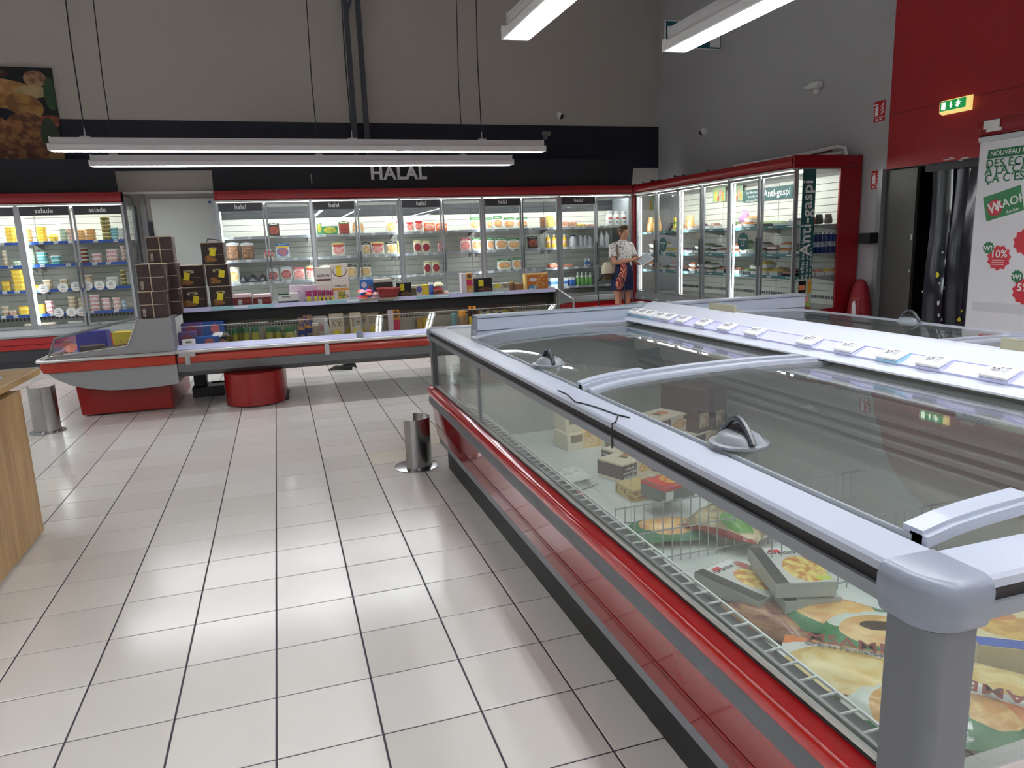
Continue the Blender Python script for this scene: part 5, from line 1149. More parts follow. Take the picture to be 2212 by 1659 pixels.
# ================================================================== frozen goods in the chest freezer
ZT = 0.319
def edge_box(a, b, z, depth, h, m, lab, cat='carton', name='carton', grp=None, me=None, lift=0.0, L_=None):
    """box whose lower near edge runs between two pixels on the level z"""
    p = atz(a[0], a[1], z); q = atz(b[0], b[1], z); d = q-p; L0 = L_ or d.length; ang = math.atan2(d.y, d.x)
    n = Vector((-d.y, d.x, 0)).normalized(); c = p+d.normalized()*L0/2+n*depth/2
    return put(name, me or m_carton(L0, depth, h, m), (c.x, c.y, z+lift), (0, 0, ang), lab, cat, grp)
BURG = printed('burger box print', (222, 208, 184), [('r', .0, .45, .18, .9, (88, 60, 58)), ('e', .74, .5, .22, .25, (190, 130, 80), (226, 190, 130), 6), ('e', .92, .8, .05, .1, (60, 56, 50))], 'xz')
BURGU = printed('burger box end print', (88, 60, 58), [('r', .15, .85, .1, .45, (214, 196, 168), (170, 120, 80), 5), ('r', .2, .8, .55, .9, (96, 66, 62))], 'xz')
YBOX = printed('chicken burger box print', (232, 222, 196), [('r', .45, 1, 0, 1, (226, 180, 110), (236, 214, 170), 6), ('r', .1, .42, .45, .9, (150, 130, 110))], 'xz')
def burger(a, b, z, lab, m=BURG, depth=.155, h=.088, words=True, L_=.215):
    o = edge_box(a, b, z, depth, h, m, lab, L_=L_, grp='burger boxes in the freezer')
    if words:
        for k, s_ in enumerate(('4 HALAL', 'POTATOES', 'BURGERS')): text(s_, .017, LETW, o, (-L_*.28, -depth/2-.0016, h*.70-k*.02), FRONT, 'lettering', bold=.03, ext=.0003)
        MB().box(-L_*.15, L_*.3, -depth*.25, depth*.25, h+.0002, h+.001).build('top_picture', printed('burger top picture', (228, 214, 188), [('e', .62, .55, .3, .4, (226, 140, 50), (150, 80, 50), 4), ('r', .05, .32, .2, .8, (92, 62, 60))], 'xy'), o)
    return o
burger((1420, 950), (1485, 930), .497, 'open topped burger box lying across the stack beside the freezer handle')
burger((1428, 985), (1500, 960), .408, 'burger box in the middle layer under the crosswise box')
burger((1432, 1030), (1500, 1005), ZT, 'burger box at the bottom of the stack beside the freezer handle')
for k, (u, v, lab) in enumerate(((1478, 925, 'brown burger box standing on end behind the crosswise box'), (1505, 932, 'second brown burger box standing on end at the back of the freezer'), (1540, 926, 'third brown burger box standing on end at the back of the freezer'))):
    p = atz(u, v, .497); put('carton', m_carton(.09, .15, .205, BURGU), (p.x, p.y+.05, .497), (0, 0, .35), lab, 'carton', 'burger boxes in the freezer')
    p2 = (p.x, p.y+.05, .408)
    put('carton', m_carton(.2, .16, .088, BURG), p2 if k == 0 else (p.x+.02*k, p.y+.06+.17*(k-1), .408), (0, 0, .35+PI/2*0), 'burger box in the middle layer under the boxes standing on end', 'carton', 'burger boxes in the freezer') if k < 2 else None
for (a, b, z, lab) in (((1222, 935), (1300, 925), .408, 'yellow chicken burger box on top of the far stack'), ((1226, 975), (1302, 962), ZT, 'yellow chicken burger box under another in the far stack')):
    burger(a, b, z, lab, YBOX, words=False)
burger((1300, 985), (1365, 1000), ZT, 'pale burger box behind the far stack of yellow boxes', YBOX, words=False)
burger((1300, 1005), (1372, 1030), ZT, 'burger box with orange top picture lying near the front glass')
burger((1345, 1045), (1415, 1020), ZT, 'low burger box lying in front of the middle stack')
RBX = printed('red snack box print', (116, 118, 116), [('r', 0, 1, .78, 1, (206, 70, 66)), ('r', .06, .3, .2, .7, (226, 226, 222))], 'xz'); RBT = printed('red snack top', (206, 60, 56), [('e', .6, .5, .3, .4, (230, 190, 90), (206, 120, 60), 5)], 'xy')
for z, lab in ((ZT, 'grey and red snack box at the bottom of its pair'), (ZT+.066, 'grey and red snack box on top of its pair')):
    o = edge_box((1435, 1090), (1478, 1078), z, .14, .065, RBX, lab, grp='snack boxes in the freezer', L_=.16)
    if z > ZT: MB().box(-.07, .07, -.06, .06, .0652, .066).build('top_picture', RBT, o)
o = edge_box((1365, 1085), (1420, 1075), ZT, .14, .05, printed('yellow pizza box print', (206, 180, 120), [('r', 0, 1, .2, .8, (170, 100, 60), (226, 206, 120), 6)], 'xz'), 'small yellow box lying beside the red snack boxes', grp='snack boxes in the freezer', L_=.17)
# whitish packs and red card near the front glass
PALE = printed('pale frosted pack', (206, 210, 204), [('e', .5, .5, .4, .4, (186, 190, 184), (220, 222, 218), 6)], 'xy')
for (u, v, w_, a, lab, m_) in ((1225, 1015, .2, .2, 'pale frosted pack lying by the front glass', PALE), (1235, 1065, .16, -.2, 'pack with red corner lying by the front glass', printed('red corner pack', (206, 200, 190), [('r', .1, .8, .3, .9, (206, 90, 90), (226, 160, 150), 5)], 'xy'))):
    p = atz(u, v, .40); put('food_bag', m_bag(w_, .15, .05, m_, int(u)), (max(p.x, 1.02), p.y, .36), (0, 0, a), lab, 'bag', 'frosted packs')
    put('food_bag', m_bag(w_+.03, .17, .05, PALE, int(u)+7), (max(p.x, 1.03), p.y, ZT), (0, 0, a+.3), 'pale frosted bag under another pack by the front glass', 'bag', 'frosted packs')
GRN = printed('green flatbread bag', (52, 116, 70), [('e', .52, .48, .36, .36, (226, 184, 120), (206, 150, 84), 5), ('r', .06, .5, .72, .92, (232, 234, 226), (52, 116, 70), 7)], 'xy', .25)
GRN2 = printed('green msemen bag', (54, 124, 76), [('e', .5, .6, .4, .32, (222, 226, 216)), ('e', .5, .36, .34, .24, (226, 190, 130), (210, 160, 100), 5), ('e', .5, .4, .16, .08, (70, 50, 40))], 'xy', .25)
MUSH = printed('brown mushroom bag', (150, 60, 46), [('r', .0, 1, .0, .72, (206, 190, 156), (150, 130, 96), 5), ('r', .0, 1, .56, .72, (222, 222, 220)), ('e', .3, .22, .2, .14, (90, 140, 60)), ('r', .0, 1, .0, .06, (140, 50, 40))], 'yx', .2)
MSA = printed('orange msamen bag', (228, 226, 220), [('r', 0, 1, .8, 1, (220, 128, 66)), ('e', .45, .3, .46, .42, (226, 206, 150), (214, 180, 110), 4), ('e', .95, .08, .2, .2, (60, 130, 80))], 'xy', .25)
def bag_at(u, v, z, w_, d_, h, a, m_, lab, grp, tilt=(0, 0)):
    p = atz(u, v, z); return put('food_bag', m_bag(w_, d_, h, m_, int(u+v)), (p.x, p.y, z), (tilt[0], tilt[1], a), lab, 'bag', grp)
g_ = 'bags in the near half of the freezer'
bag_at(1440, 1150, ZT+.02, .3, .2, .05, -.25, GRN, 'green flatbread bag lying flat by the wire divider', g_)
bag_at(1570, 1140, ZT+.05, .2, .3, .085, .55, MUSH, 'brown topped mushroom bag slumped against the wire divider', g_)
bag_at(1660, 1345, ZT+.01, .16, .3, .06, .5, printed('brown vegetable bag', (150, 110, 80), [('e', .5, .5, .45, .45, (170, 130, 96), (130, 80, 70), 7)], 'xy', .2), 'dull brown bag lying by the front glass', g_)
bag_at(1790, 1340, ZT+.03, .32, .2, .06, -.75, GRN, 'green flatbread bag lying under the gratin box', g_)
bag_at(1890, 1375, ZT+.04, .28, .24, .05, -.5, GRN2, 'green bag with round white panel beside the corner column', g_)
b_ = bag_at(1835, 1450, ZT+.075, .3, .22, .035, -.72, MSA, 'orange and white bag reading MSAMEN', g_)
text('MSAMEN', .058, mat('brown lettering', (130, 50, 40), .5), b_, (.02, .062, .0365), (0, 0, 0), 'lettering', bold=.02, ext=.0006)
text('Cr\u00eapes Feuillet\u00e9es', .024, mat('grey lettering', (110, 110, 110), .5), b_, (-.01, .03, .037), (0, 0, 0), 'lettering', ext=.0006)
bag_at(1905, 1570, ZT+.02, .2, .2, .09, .3, GRN2, 'green crumpled bag in the near corner of the freezer', g_)
# gratin boxes
GRAT = printed('gratin box print', (196, 194, 190), [('r', .0, .22, .0, 1, (64, 62, 62)), ('r', .25, .95, .86, .97, (222, 222, 220)), ('r', .3, .5, .82, .92, (206, 40, 50)), ('e', .66, .36, .34, .34, (226, 206, 120), (190, 120, 60), 7), ('e', .9, .72, .1, .16, (196, 60, 60), (150, 140, 130), 6), ('r', .74, .98, .06, .16, (190, 200, 70))], 'xy')
GRN_S = mat('gratin box side', (176, 178, 172), .4)
for a, b, z, L_, lab in (((1675, 1292), (1808, 1288), .425, .165, 'gratin box with golden crust lying on top of the frozen bags'), ((1640, 1330), (1700, 1300), .36, .165, 'gratin box partly hidden beside the top gratin box'), ((1695, 1330), (1800, 1322), .375, .16, 'gratin box lying under the top gratin box')):
    o = edge_box(a, b, z, .235, .042, GRN_S, lab, grp='gratin boxes', L_=L_)
    MB().box(-L_/2+.001, L_/2-.001, -.1165, .1165, .0422, .043).build('box_top', GRAT, o)
    text('Gratins', .028, mat('dark script', (60, 50, 50), .5), o, (.0, .075, .0435), (0, 0, -PI/2*0), 'lettering', bold=.01, ext=.0004)
# goods seen through the near end glass
BBX = printed('blue edged pastry box', (226, 210, 170), [('r', 0, 1, 0, .2, (60, 90, 170)), ('e', .5, .5, .42, .3, (222, 180, 100), (200, 150, 80), 5), ('e', .3, .82, .2, .14, (206, 140, 90))], 'xy')
for (u, v, z, a, lab) in ((2210, 1400, .36, -.6, 'pastry box with blue edge seen through the end glass'), (2215, 1330, .33, -.6, 'pastry box with orange edge behind the blue edged one')):
    p = atz(u, v, z); o = put('carton', m_carton(.26, .2, .05, mat('beige carton side', (206, 186, 140), .45)), (p.x, p.y, z), (0, 0, a), lab, 'carton', 'pastry boxes'); MB().box(-.129, .129, -.099, .099, .0502, .051).build('box_top', BBX, o)
    put('carton', m_carton(.25, .19, z-ZT-.001, mat('beige carton side', (206, 186, 140), .45)), (p.x, p.y, ZT), (0, 0, a), 'plain carton under the '+lab.split(' seen')[0].split(' behind')[0], 'carton', 'pastry boxes') if z-ZT > .03 else None
b_ = bag_at(2190, 1510, ZT+.06, .3, .22, .04, 2.2, MSA, 'orange and white bag lying upside down by the end glass', g_)
text('MSAMEN', .058, mat('brown lettering', (130, 50, 40), .5), b_, (.02, .062, .042), (0, 0, 0), 'lettering', bold=.02, ext=.0006)
bag_at(2130, 1560, ZT+.03, .24, .2, .06, .9, GRN, 'green flatbread bag standing by the end glass', g_)
bag_at(2180, 1600, ZT, .3, .24, .06, .2, printed('brown cake bag', (140, 110, 90), [('e', .5, .5, .4, .4, (170, 140, 110), (120, 90, 80), 6)], 'xy', .25), 'brown bag at the bottom by the end glass', g_)

# ================================================================== goods on the chilled island
def on_isl(u0, u1, vt, yl, z, mk, name, lab, cat, grp, rot=0.0, depth=None, hmax=.4):
    a = isl(u0, vt, yl); b = isl(u1, vt, yl); w_ = b.x-a.x; h = max(min(a.z-z, hmax), .02); me = mk(w_, h)
    return put(name, me, islw(((a.x+b.x)/2, yl+(depth or 0)/2, z)), (0, 0, ISL+rot), lab, cat, grp)
# dark gift boxes with grid faces
CHOC = mat('dark brown gift card', (64, 46, 44), .45, noise=(14, .12)); CHL = mat('pale gold line', (196, 176, 150), .45)
CHP = printed('dark pastry box print', (50, 38, 34), [('e', .3, .24, .2, .18, (150, 104, 50), (80, 56, 30), 5), ('e', .46, .2, .2, .1, (150, 104, 50)), ('r', .3, .72, .66, .8, (206, 196, 150), (50, 38, 34), 12), ('r', .5, .95, .42, .46, (120, 100, 80))], 'xz')
def gift(x, yl, z, w_, h, lab, face='grid', rot=0.0, sticker=None):
    t = thing('gift_box', lab, 'box', islw((x, yl, z)), ISL+rot, 'dark gift boxes')
    MB().box(-w_/2, w_/2, 0, w_, 0, h).build('body', CHOC, t, bev=.004)
    if face == 'grid':
        MB().box(-.004, .004, -.002, 0, 0, h).build('ribbon', CHL, t); MB().box(-w_/2, w_/2, -.002, 0, h*.5-.003, h*.5+.003).build('ribbon', CHL, t)
        MB().box(-w_/2+.02, -w_/2+.045, -.003, -.001, h*.06, h*.36).build('side_print', printed('small white print', (64, 46, 44), [('r', 0, 1, 0, 1, (206, 196, 186), (64, 46, 44), 9)], 'xz'), t)
    else:
        MB().box(-w_/2+.004, w_/2-.004, -.002, 0, .004, h-.008).build('front_print', CHP, t)
        sx, sz = sticker or (.02, .5); MB().box(-.026, .026, -.005, -.002, -.035, .035).build('price_sticker', YEL, t, loc=(sx*w_*4, 0, sz*h), rot=(0, math.radians(12), 0))
    MB().box(-w_/2-.002, w_/2+.002, -.003, w_+.002, h-.006, h+.001).build('lid_edge', CHL, t)
    MB().box(w_/2, w_/2+.002, w_*.5-.004, w_*.5+.004, 0, h).build('ribbon', CHL, t)
    return t
def gpx(u0, u1, vb, vt, yl): a = isl(u0, vb, yl); b = isl(u1, vt, yl); return (a.x+b.x)/2, b.x-a.x, b.z-a.z
x, w_, h = gpx(305, 356, 686, 637, .03); H1 = .235; ZL = .861
gift(x, .03, ZL, w_, H1, 'grid faced dark gift box at the bottom of the stack on the grey end unit'); gift(x+.01, .03, ZL+H1+.002, w_, H1, 'grid faced dark gift box second in the stack on the grey end unit', rot=-.03)
x2, w2, h2 = gpx(340, 386, 676, 630, .35)
gift(x2, .34, ZL, w_, H1, 'grid faced dark gift box at the bottom of the rear stack on the end unit'); gift(x2, .34, ZL+H1+.002, w_, H1, 'grid faced dark gift box in the middle of the rear stack'); gift(x2-.01, .34, ZL+2*H1+.004, w_, H1, 'grid faced dark gift box on top of the rear stack', rot=.04)
ZSH = SHZ+.001
xC, wC, _ = gpx(390, 436, 660, 627, .56); xD, wD, _ = gpx(440, 484, 660, 625, .56); wC = .235; xC = .115; xD = .36; HC = .205
gift(xC, .56, ZSH, wC, HC, 'dark pastry gift box with yellow sticker at the left end of the raised shelf', 'p', .05, (.03, .42)); gift(xC-.01, .56, ZSH+HC+.002, wC, HC, 'dark pastry gift box stacked on the left end box', 'p', -.02, (-.02, .5))
gift(xD+.012, .56, ZSH, wD, HC, 'dark pastry gift box second from the end of the raised shelf', 'p', .06, (-.01, .5)); gift(xD, .56, ZSH+HC+.002, wD, HC, 'dark pastry gift box in the middle of the second stack', 'p', 0, (.05, .55)); t3 = gift(xD-.02, .56, ZSH+2*HC+.004, wD, HC, 'dark pastry gift box with black handle on top of the second stack', 'p', .02, (.0, .55))
MB().tube([(-.05, .08, HC), (-.04, .08, HC+.035), (.06, .08, HC+.02), (.07, .08, HC)], .006, 6).build('handle', BLACK, t3)
gs_ = 'goods on the raised shelf of the island'
def car(m_, d_=.12): return lambda w_, h: m_carton(w_, d_, h, m_)
MEAT = printed('red meat tray print', (120, 40, 36), [('r', 0, 1, .72, 1, (240, 214, 216)), ('r', .28, .5, .1, .55, (196, 196, 196)), ('r', .55, .95, .3, .5, (150, 70, 60))], 'xz')
for u0, u1, k in ((502, 541, 'left'), (545, 584, 'right')): on_isl(u0, u1, 637, .60, ZSH, car(MEAT, .14), 'carton', 'red carton under pink paper beside the mullion, %s' % ('nearer the gift boxes' if k == 'left' else 'farther from the gift boxes'), 'carton', gs_, depth=.14)
on_isl(600, 644, 635, .52, ZSH, car(printed('green white egg print', (232, 234, 226), [('r', 0, .55, .86, 1, (40, 90, 66)), ('r', .15, .6, .6, .74, (60, 60, 60), (230, 230, 224), 14), ('r', 0, 1, 0, .28, (70, 74, 80))], 'xz'), .14), 'carton', 'white carton with green edge at the front of the raised shelf', 'carton', gs_, depth=.14)
PINK = printed('lilac gift box print', (222, 204, 222), [('r', .3, .7, .55, .68, (150, 110, 150), (222, 204, 222), 14)], 'xz')
for u0, u1, k in ((624, 655, 'nearer the white carton'), (656, 686, 'nearer the chocolate boxes')): on_isl(u0, u1, 617, .66, ZSH, car(PINK, .1), 'carton', 'tall lilac gift box with small script, '+k, 'carton', gs_, depth=.1)
CHW = printed('white chocolate box print', (236, 230, 220), [('r', .05, .95, 0, .14, (90, 40, 34)), ('r', .12, .9, .28, .48, (60, 40, 34), (236, 230, 220), 26)], 'xz'); CHW2 = printed('oval chocolate box print', (236, 230, 220), [('e', .5, .5, .42, .4, (110, 70, 56)), ('e', .5, .54, .38, .36, (236, 230, 220)), ('r', .3, .6, .2, .9, (236, 214, 50))], 'xz'); CHW3 = printed('gold band chocolate box print', (236, 230, 220), [('r', 0, 1, 0, .2, (214, 150, 60)), ('r', .1, .9, .3, .5, (70, 50, 40), (236, 230, 220), 20)], 'xz'); CHW4 = printed('fruit chocolate box print', (236, 230, 220), [('r', .3, .75, .1, .9, (226, 190, 60), (90, 130, 60), 6), ('r', .76, .95, .2, .6, (160, 100, 60), (236, 230, 220), 9)], 'xz')
a = isl(686, 658, .72); b = isl(721, 658, .72); c_ = isl(757, 658, .72); w1 = b.x-a.x; w2_ = c_.x-b.x
for (x, wd, z, h, m_, lab) in (((a.x+b.x)/2, w1, ZSH, .20, CHW, 'white chocolate box with brown band under another one'), ((a.x+b.x)/2, w1, ZSH+.201, .135, CHW, 'white chocolate box with brown band on top of its stack'), ((b.x+c_.x)/2, w2_, ZSH, .095, CHW4, 'white box with fruit picture at the bottom of its stack'), ((b.x+c_.x)/2, w2_, ZSH+.096, .12, CHW3, 'white chocolate box with gold band in the middle of its stack'), ((b.x+c_.x)/2, w2_, ZSH+.217, .145, CHW2, 'white chocolate box with oval ring and yellow sticker')):
    put('carton', m_carton(wd-.004, .12, h, m_), islw((x, .74, z)), (0, 0, ISL), lab, 'carton', gs_)
SPI = printed('purple spice jar print', (206, 200, 196), [('r', 0, 1, .5, 1, (160, 40, 96)), ('r', .25, .8, 0, .5, (232, 216, 40))], 'xz')
for u0, u1 in ((659, 672), (676, 684), (686, 693), (695, 702), (704, 711), (713, 720)): on_isl(u0, u1, 627 if u0 > 660 else 629, .58, ZSH, lambda w_, h: m_jar(w_/2, h, SPI, mat('purple lid', (160, 40, 96), .4)), 'jar', 'small purple lidded jar with yellow sticker in front of the chocolate boxes', 'jar', 'purple lidded jars', depth=.05)
tr = on_isl(776, 862, 644, .46, ZSH, lambda w_, h: MB().box(-w_/2, w_/2, -.1, .1, 0, .008).box(-w_/2, w_/2, -.104, -.098, -.012, .012).mesh('flat_tray', mat('beige tray', (170, 166, 150), .5)), 'flat_tray', 'shallow beige tray at the front of the raised shelf', 'tray', gs_, depth=.2)
ZT2 = ZSH+.009
BLU = printed('blue snack box print', (50, 120, 200), [('e', .72, .4, .18, .3, (206, 150, 100), (40, 60, 90), 6), ('e', .3, .7, .2, .16, (200, 210, 226))], 'xz')
on_isl(777, 806, 604, .68, ZSH+.01, car(BLU, .05), 'carton', 'bright blue snack box behind the sweets pile', 'carton', gs_, depth=.05)
rg = random.Random(3)
for k in range(9):
    u = 775+rg.uniform(4, 38); c3 = rg.choice(((226, 60, 130), (230, 210, 60), (206, 220, 90), (240, 200, 210), (220, 90, 60)))
    p = isl(u, 640, .50+.05*(k % 3)); put('sweet_bag', m_bag(.085, .06, .03, mat('sweet wrap %d' % (k % 5), c3, .3), k), islw((p.x, .50+.06*(k % 3), ZT2+.031*(k//3))), (0, 0, rg.uniform(-.6, .6)), 'small bright sweet bag in the pile beside the red basket', 'bag', 'sweet bags')
# red woven basket with a black box above
bk = isl(840, 640, .53); RW = mat('red wicker', (150, 52, 46), .6, bump=(60, .9, .02))
tb = thing('wicker_basket', 'small red wicker basket on the raised shelf', 'basket', islw((bk.x, .53, ZT2)), ISL)
def rc(a, b, z): return [(a/2*math.copysign(abs(math.cos(t))**.45, math.cos(t)), b/2*math.copysign(abs(math.sin(t))**.45, math.sin(t)), z) for t in [2*PI*i/24 for i in range(24)]]
MB().loft([rc(.17, .13, 0), rc(.20, .155, .045), rc(.235, .18, .085), rc(.225, .17, .085), rc(.19, .145, .045), rc(.16, .12, .008)]).build('woven_side', RW, tb, smooth=True)
MB().loft([rc(.235, .18, .082), rc(.246, .19, .09), rc(.235, .18, .098), rc(.222, .168, .09)], cap=False).build('rim', RW, tb, smooth=True)
p = isl(828, 610, .62); put('carton', m_carton(.20, .12, .085, mat('black box', (22, 22, 24), .4)), islw((p.x, .69, ZSH+.075)), (0, 0, ISL-.05), 'black box standing behind the red wicker basket', 'carton', gs_)
put('carton', m_carton(.19, .1, .073, mat('beige lid box', (196, 190, 170), .5)), islw((p.x, .69, ZSH)), (0, 0, ISL), 'beige box under the black box', 'carton', gs_); put('carton', m_carton(.18, .09, .03, mat('pale box lid', (222, 220, 200), .5)), islw((p.x-.01, .70, ZSH+.161)), (0, 0, ISL+.04), 'flat pale box lying on the black box', 'carton', gs_)
BLKP = printed('black pastry bag print', (20, 18, 18), [('r', .2, .5, .45, .9, (232, 216, 40)), ('e', .6, .2, .36, .16, (130, 90, 60), (80, 50, 40), 6)], 'xz')
on_isl(857, 888, 611, .60, ZSH, car(BLKP, .07), 'carton', 'black gift carton with yellow sticker beside the wicker basket', 'carton', gs_, depth=.07)
YW_ = printed('white yellow box print', (232, 228, 206), [('r', .6, 1, 0, 1, (236, 210, 60)), ('e', .45, .6, .16, .3, (120, 110, 190))], 'xz'); on_isl(888, 926, 617, .64, ZSH, car(YW_, .14), 'carton', 'white and yellow box lying behind the olive tin', 'carton', gs_, depth=.14)
on_isl(889, 899, 623, .60, ZSH, car(mat('olive tin', (96, 86, 52), .35), .05), 'carton', 'small olive tin in front of the white and yellow box', 'tin', gs_, depth=.05)
on_isl(926, 937, 611, .62, ZSH, lambda w_, h: m_jar(w_/2, h, mat('blue jar', (70, 100, 180), .3), CAPW), 'jar', 'blue jar with white lid on the raised shelf', 'jar', gs_, depth=.05)
for u0, u1, z, c3, lab in ((937, 962, .0, (150, 90, 70), 'brown sweet bag under a pale one'), (936, 960, .045, (206, 90, 90), 'red and cream sweet bag in the middle of its pile'), (938, 961, .09, (232, 226, 190), 'cream sweet bag on top of its pile'), (960, 972, .0, (206, 170, 150), 'small pink bag beside the sweet bag pile')):
    p = isl(u0, 630, .6); q = isl(u1, 630, .6); put('sweet_bag', m_bag(q.x-p.x, .1, .045, mat('bag '+lab[:12], c3, .35, noise=(30, .2)), int(u0+z*100)), islw(((p.x+q.x)/2, .66, ZSH+z)), (0, 0, ISL), lab, 'bag', 'sweet bags')
FRT = printed('fruit tall box print', (214, 150, 60), [('r', 0, .45, 0, 1, (228, 222, 226)), ('r', .45, 1, .38, .68, (206, 50, 90)), ('e', .72, .12, .2, .12, (226, 190, 120)), ('e', .72, .85, .2, .12, (120, 80, 50))], 'xz')
on_isl(996, 1020, 591, .60, ZSH, car(FRT, .1), 'carton', 'tall white and orange box with red band on the raised shelf', 'carton', gs_, depth=.1)
on_isl(1026, 1062, 602, .60, ZSH, car(BLKP, .09), 'carton', 'wide black gift carton with yellow sticker on the raised shelf', 'carton', gs_, depth=.09)
on_isl(1063, 1101, 613, .64, ZSH, car(printed('green triangle box print', (214, 226, 204), [('e', .3, .7, .2, .3, (232, 226, 90)), ('r', .55, .95, .4, .9, (120, 100, 90), (200, 190, 170), 9)], 'xz'), .12), 'carton', 'flat pale green box on the raised shelf', 'carton', gs_, depth=.12)
on_isl(1101, 1113, 609, .62, ZSH, lambda w_, h: m_jar(w_/2, h, mat('brown jar', (120, 90, 60), .3), mat('gold lid', (190, 150, 80), .3, .6)), 'jar', 'brown jar with gold lid on the raised shelf', 'jar', gs_, depth=.05)
on_isl(1114, 1130, 613, .64, ZSH, car(mat('brown flat box', (150, 110, 76), .5), .1), 'carton', 'flat brown box between the jar and the orange carton', 'carton', gs_, depth=.1)
ONI = printed('onion ring box print', (206, 120, 44), [('e', .35, .62, .18, .12, (232, 226, 226)), ('e', .75, .7, .22, .2, (226, 170, 90), (190, 110, 50), 5), ('e', .7, .3, .26, .2, (226, 170, 90), (190, 110, 50), 5), ('e', .34, .14, .2, .16, (50, 130, 190), (190, 220, 200), 8), ('r', 0, .08, 0, 1, (232, 206, 120)), ('r', 0, 1, .92, 1, (226, 190, 110))], 'xz')
on_isl(1134, 1183, 592, .58, ZSH, car(ONI, .09), 'carton', 'orange carton with round biscuit pictures at the end of the shelf', 'carton', gs_, depth=.09)
# ---- goods in the well
gw = 'goods in the well of the island'; ZW = .421
def well(u0, u1, vt, yl, mk, name, lab, cat, rot=0.0, hmax=.34, lift=0.0): return on_isl(u0, u1, vt, yl, ZW+lift, mk, name, lab, cat, gw, rot, hmax=hmax)
PUR = printed('purple festive box print', (110, 84, 140), [('e', .5, .75, .3, .2, (150, 70, 90)), ('e', .6, .3, .3, .25, (200, 150, 130), (90, 70, 120), 8)], 'xz'); BLF = printed('blue festive box print', (44, 90, 160), [('e', .6, .8, .2, .14, (206, 110, 110)), ('e', .3, .5, .1, .1, (190, 110, 100)), ('e', .7, .4, .1, .08, (200, 140, 120))], 'xz')
well(392, 436, 684, .50, car(PUR, .2), 'carton', 'purple festive box standing at the left end of the well', 'carton'); well(436, 484, 686, .54, car(BLF, .2), 'carton', 'blue festive box standing in the well beside the purple one', 'carton')
well(424, 474, 728, .30, car(BLF, .16), 'carton', 'blue festive box lying at the front of the well', 'carton'); well(386, 424, 718, .34, car(PUR, .14), 'carton', 'low purple festive box at the front of the well', 'carton')
for u0, u1, v_, c3, lab, lf in ((392, 424, 720, (206, 60, 60), 'red sausage bag lying on the festive boxes', .13), (436, 490, 717, (206, 150, 120), 'pink sausage bag lying on the blue festive box', .14), (452, 492, 705, (226, 226, 226), 'white tray bag lying at the left of the well', .2), (474, 494, 700, (70, 56, 50), 'dark biscuit bag lying at the left of the well', .2)):
    p = isl(u0, v_, .35); q = isl(u1, v_, .35); put('food_bag', m_bag(q.x-p.x, .14, .05, mat('bag '+lab[:14], c3, .35, noise=(25, .2)), int(u0)), islw(((p.x+q.x)/2, .36, ZW+lf)), (0, 0, ISL+.15), lab, 'bag', gw)
dv = thing('price_display', 'small white display box clipped at the left end of the well', 'display', islw((isl(408, 745, .06).x, .06, .596)), ISL); MB().box(-.055, .055, 0, .03, 0, .052).build('case', WHITE, dv, bev=.004); MB().box(-.025, .025, -.002, 0, .018, .036).build('screen', mat('lcd', (120, 130, 110), .3), dv)
PIC = printed('pickle jar print', (150, 146, 50), [('e', .35, .35, .3, .25, (226, 214, 50), (120, 90, 40), 5)], 'xz', .15); PIC2 = printed('red label jar print', (146, 140, 60), [('e', .4, .4, .28, .24, (130, 40, 36)), ('e', .75, .4, .2, .2, (226, 214, 50))], 'xz', .15); GLID = mat('green jar lid', (30, 96, 52), .35)
for u0, u1, v_, m_, yl in ((486, 498, 712, PIC, .5), (500, 513, 710, PIC, .4), (512, 524, 708, PIC, .5), (523, 538, 708, PIC, .38), (541, 558, 706, PIC, .4), (573, 591, 707, PIC, .38), (592, 607, 706, PIC, .38), (613, 636, 706, PIC2, .36)):
    well(u0, u1, v_, yl, lambda w_, h: m_jar(w_/2, h, m_, GLID), 'jar', 'green lidded jar of pickles standing in the well' if m_ is PIC else 'green lidded pickle jar with red label at the end of its row', 'jar')
for u0, u1, c3, lab in ((568, 600, (170, 150, 110), 'jar lying on its side with white label'), (600, 640, (150, 146, 110), 'second jar lying on its side with white label')):
    p = isl(u0, 701, .62); q = isl(u1, 701, .62); o = put('jar', m_jar(.042, q.x-p.x, mat('jar '+lab[:9], c3, .25), mat('pale lid', (226, 226, 220), .4)), islw((p.x, .62, ZW+.155)), (0, PI/2, ISL), lab, 'jar', gw)
    put('carton', m_carton(q.x-p.x, .12, .11, mat('pale carton', (206, 200, 180), .5)), islw(((p.x+q.x)/2, .62, ZW)), (0, 0, ISL), 'pale carton under the '+lab, 'carton', gw)
SPR = printed('blue yellow sprat print', (40, 60, 140), [('r', 0, 1, .6, 1, (216, 160, 60), (50, 70, 150), 7), ('r', .3, .9, .25, .45, (214, 206, 120), (40, 60, 140), 14)], 'xz')
well(642, 656, 686, .60, car(SPR, .05), 'carton', 'blue and yellow carton standing in the well', 'carton'); well(654, 674, 679, .62, car(SPR, .06), 'carton', 'taller blue and yellow carton standing in the well', 'carton')
well(675, 706, 682, .66, car(printed('white pink bag print', (232, 226, 222), [('r', .1, .7, .5, .75, (206, 110, 120), (232, 226, 222), 14)], 'xz'), .06), 'carton', 'white carton with pink lettering in the well', 'carton')
well(673, 689, 698, .36, lambda w_, h: m_bottle(w_/2, h, mat('brown spice', (150, 130, 110), .3), mat('dull lid', (196, 190, 180), .4), .8), 'jar', 'pale spice shaker standing in the well', 'jar')
well(697, 711, 687, .36, lambda w_, h: m_bottle(w_/2, h, mat('clear bottle', (190, 196, 190), .15), CAPW, .4), 'bottle', 'clear bottle standing by the glass clamp', 'bottle')
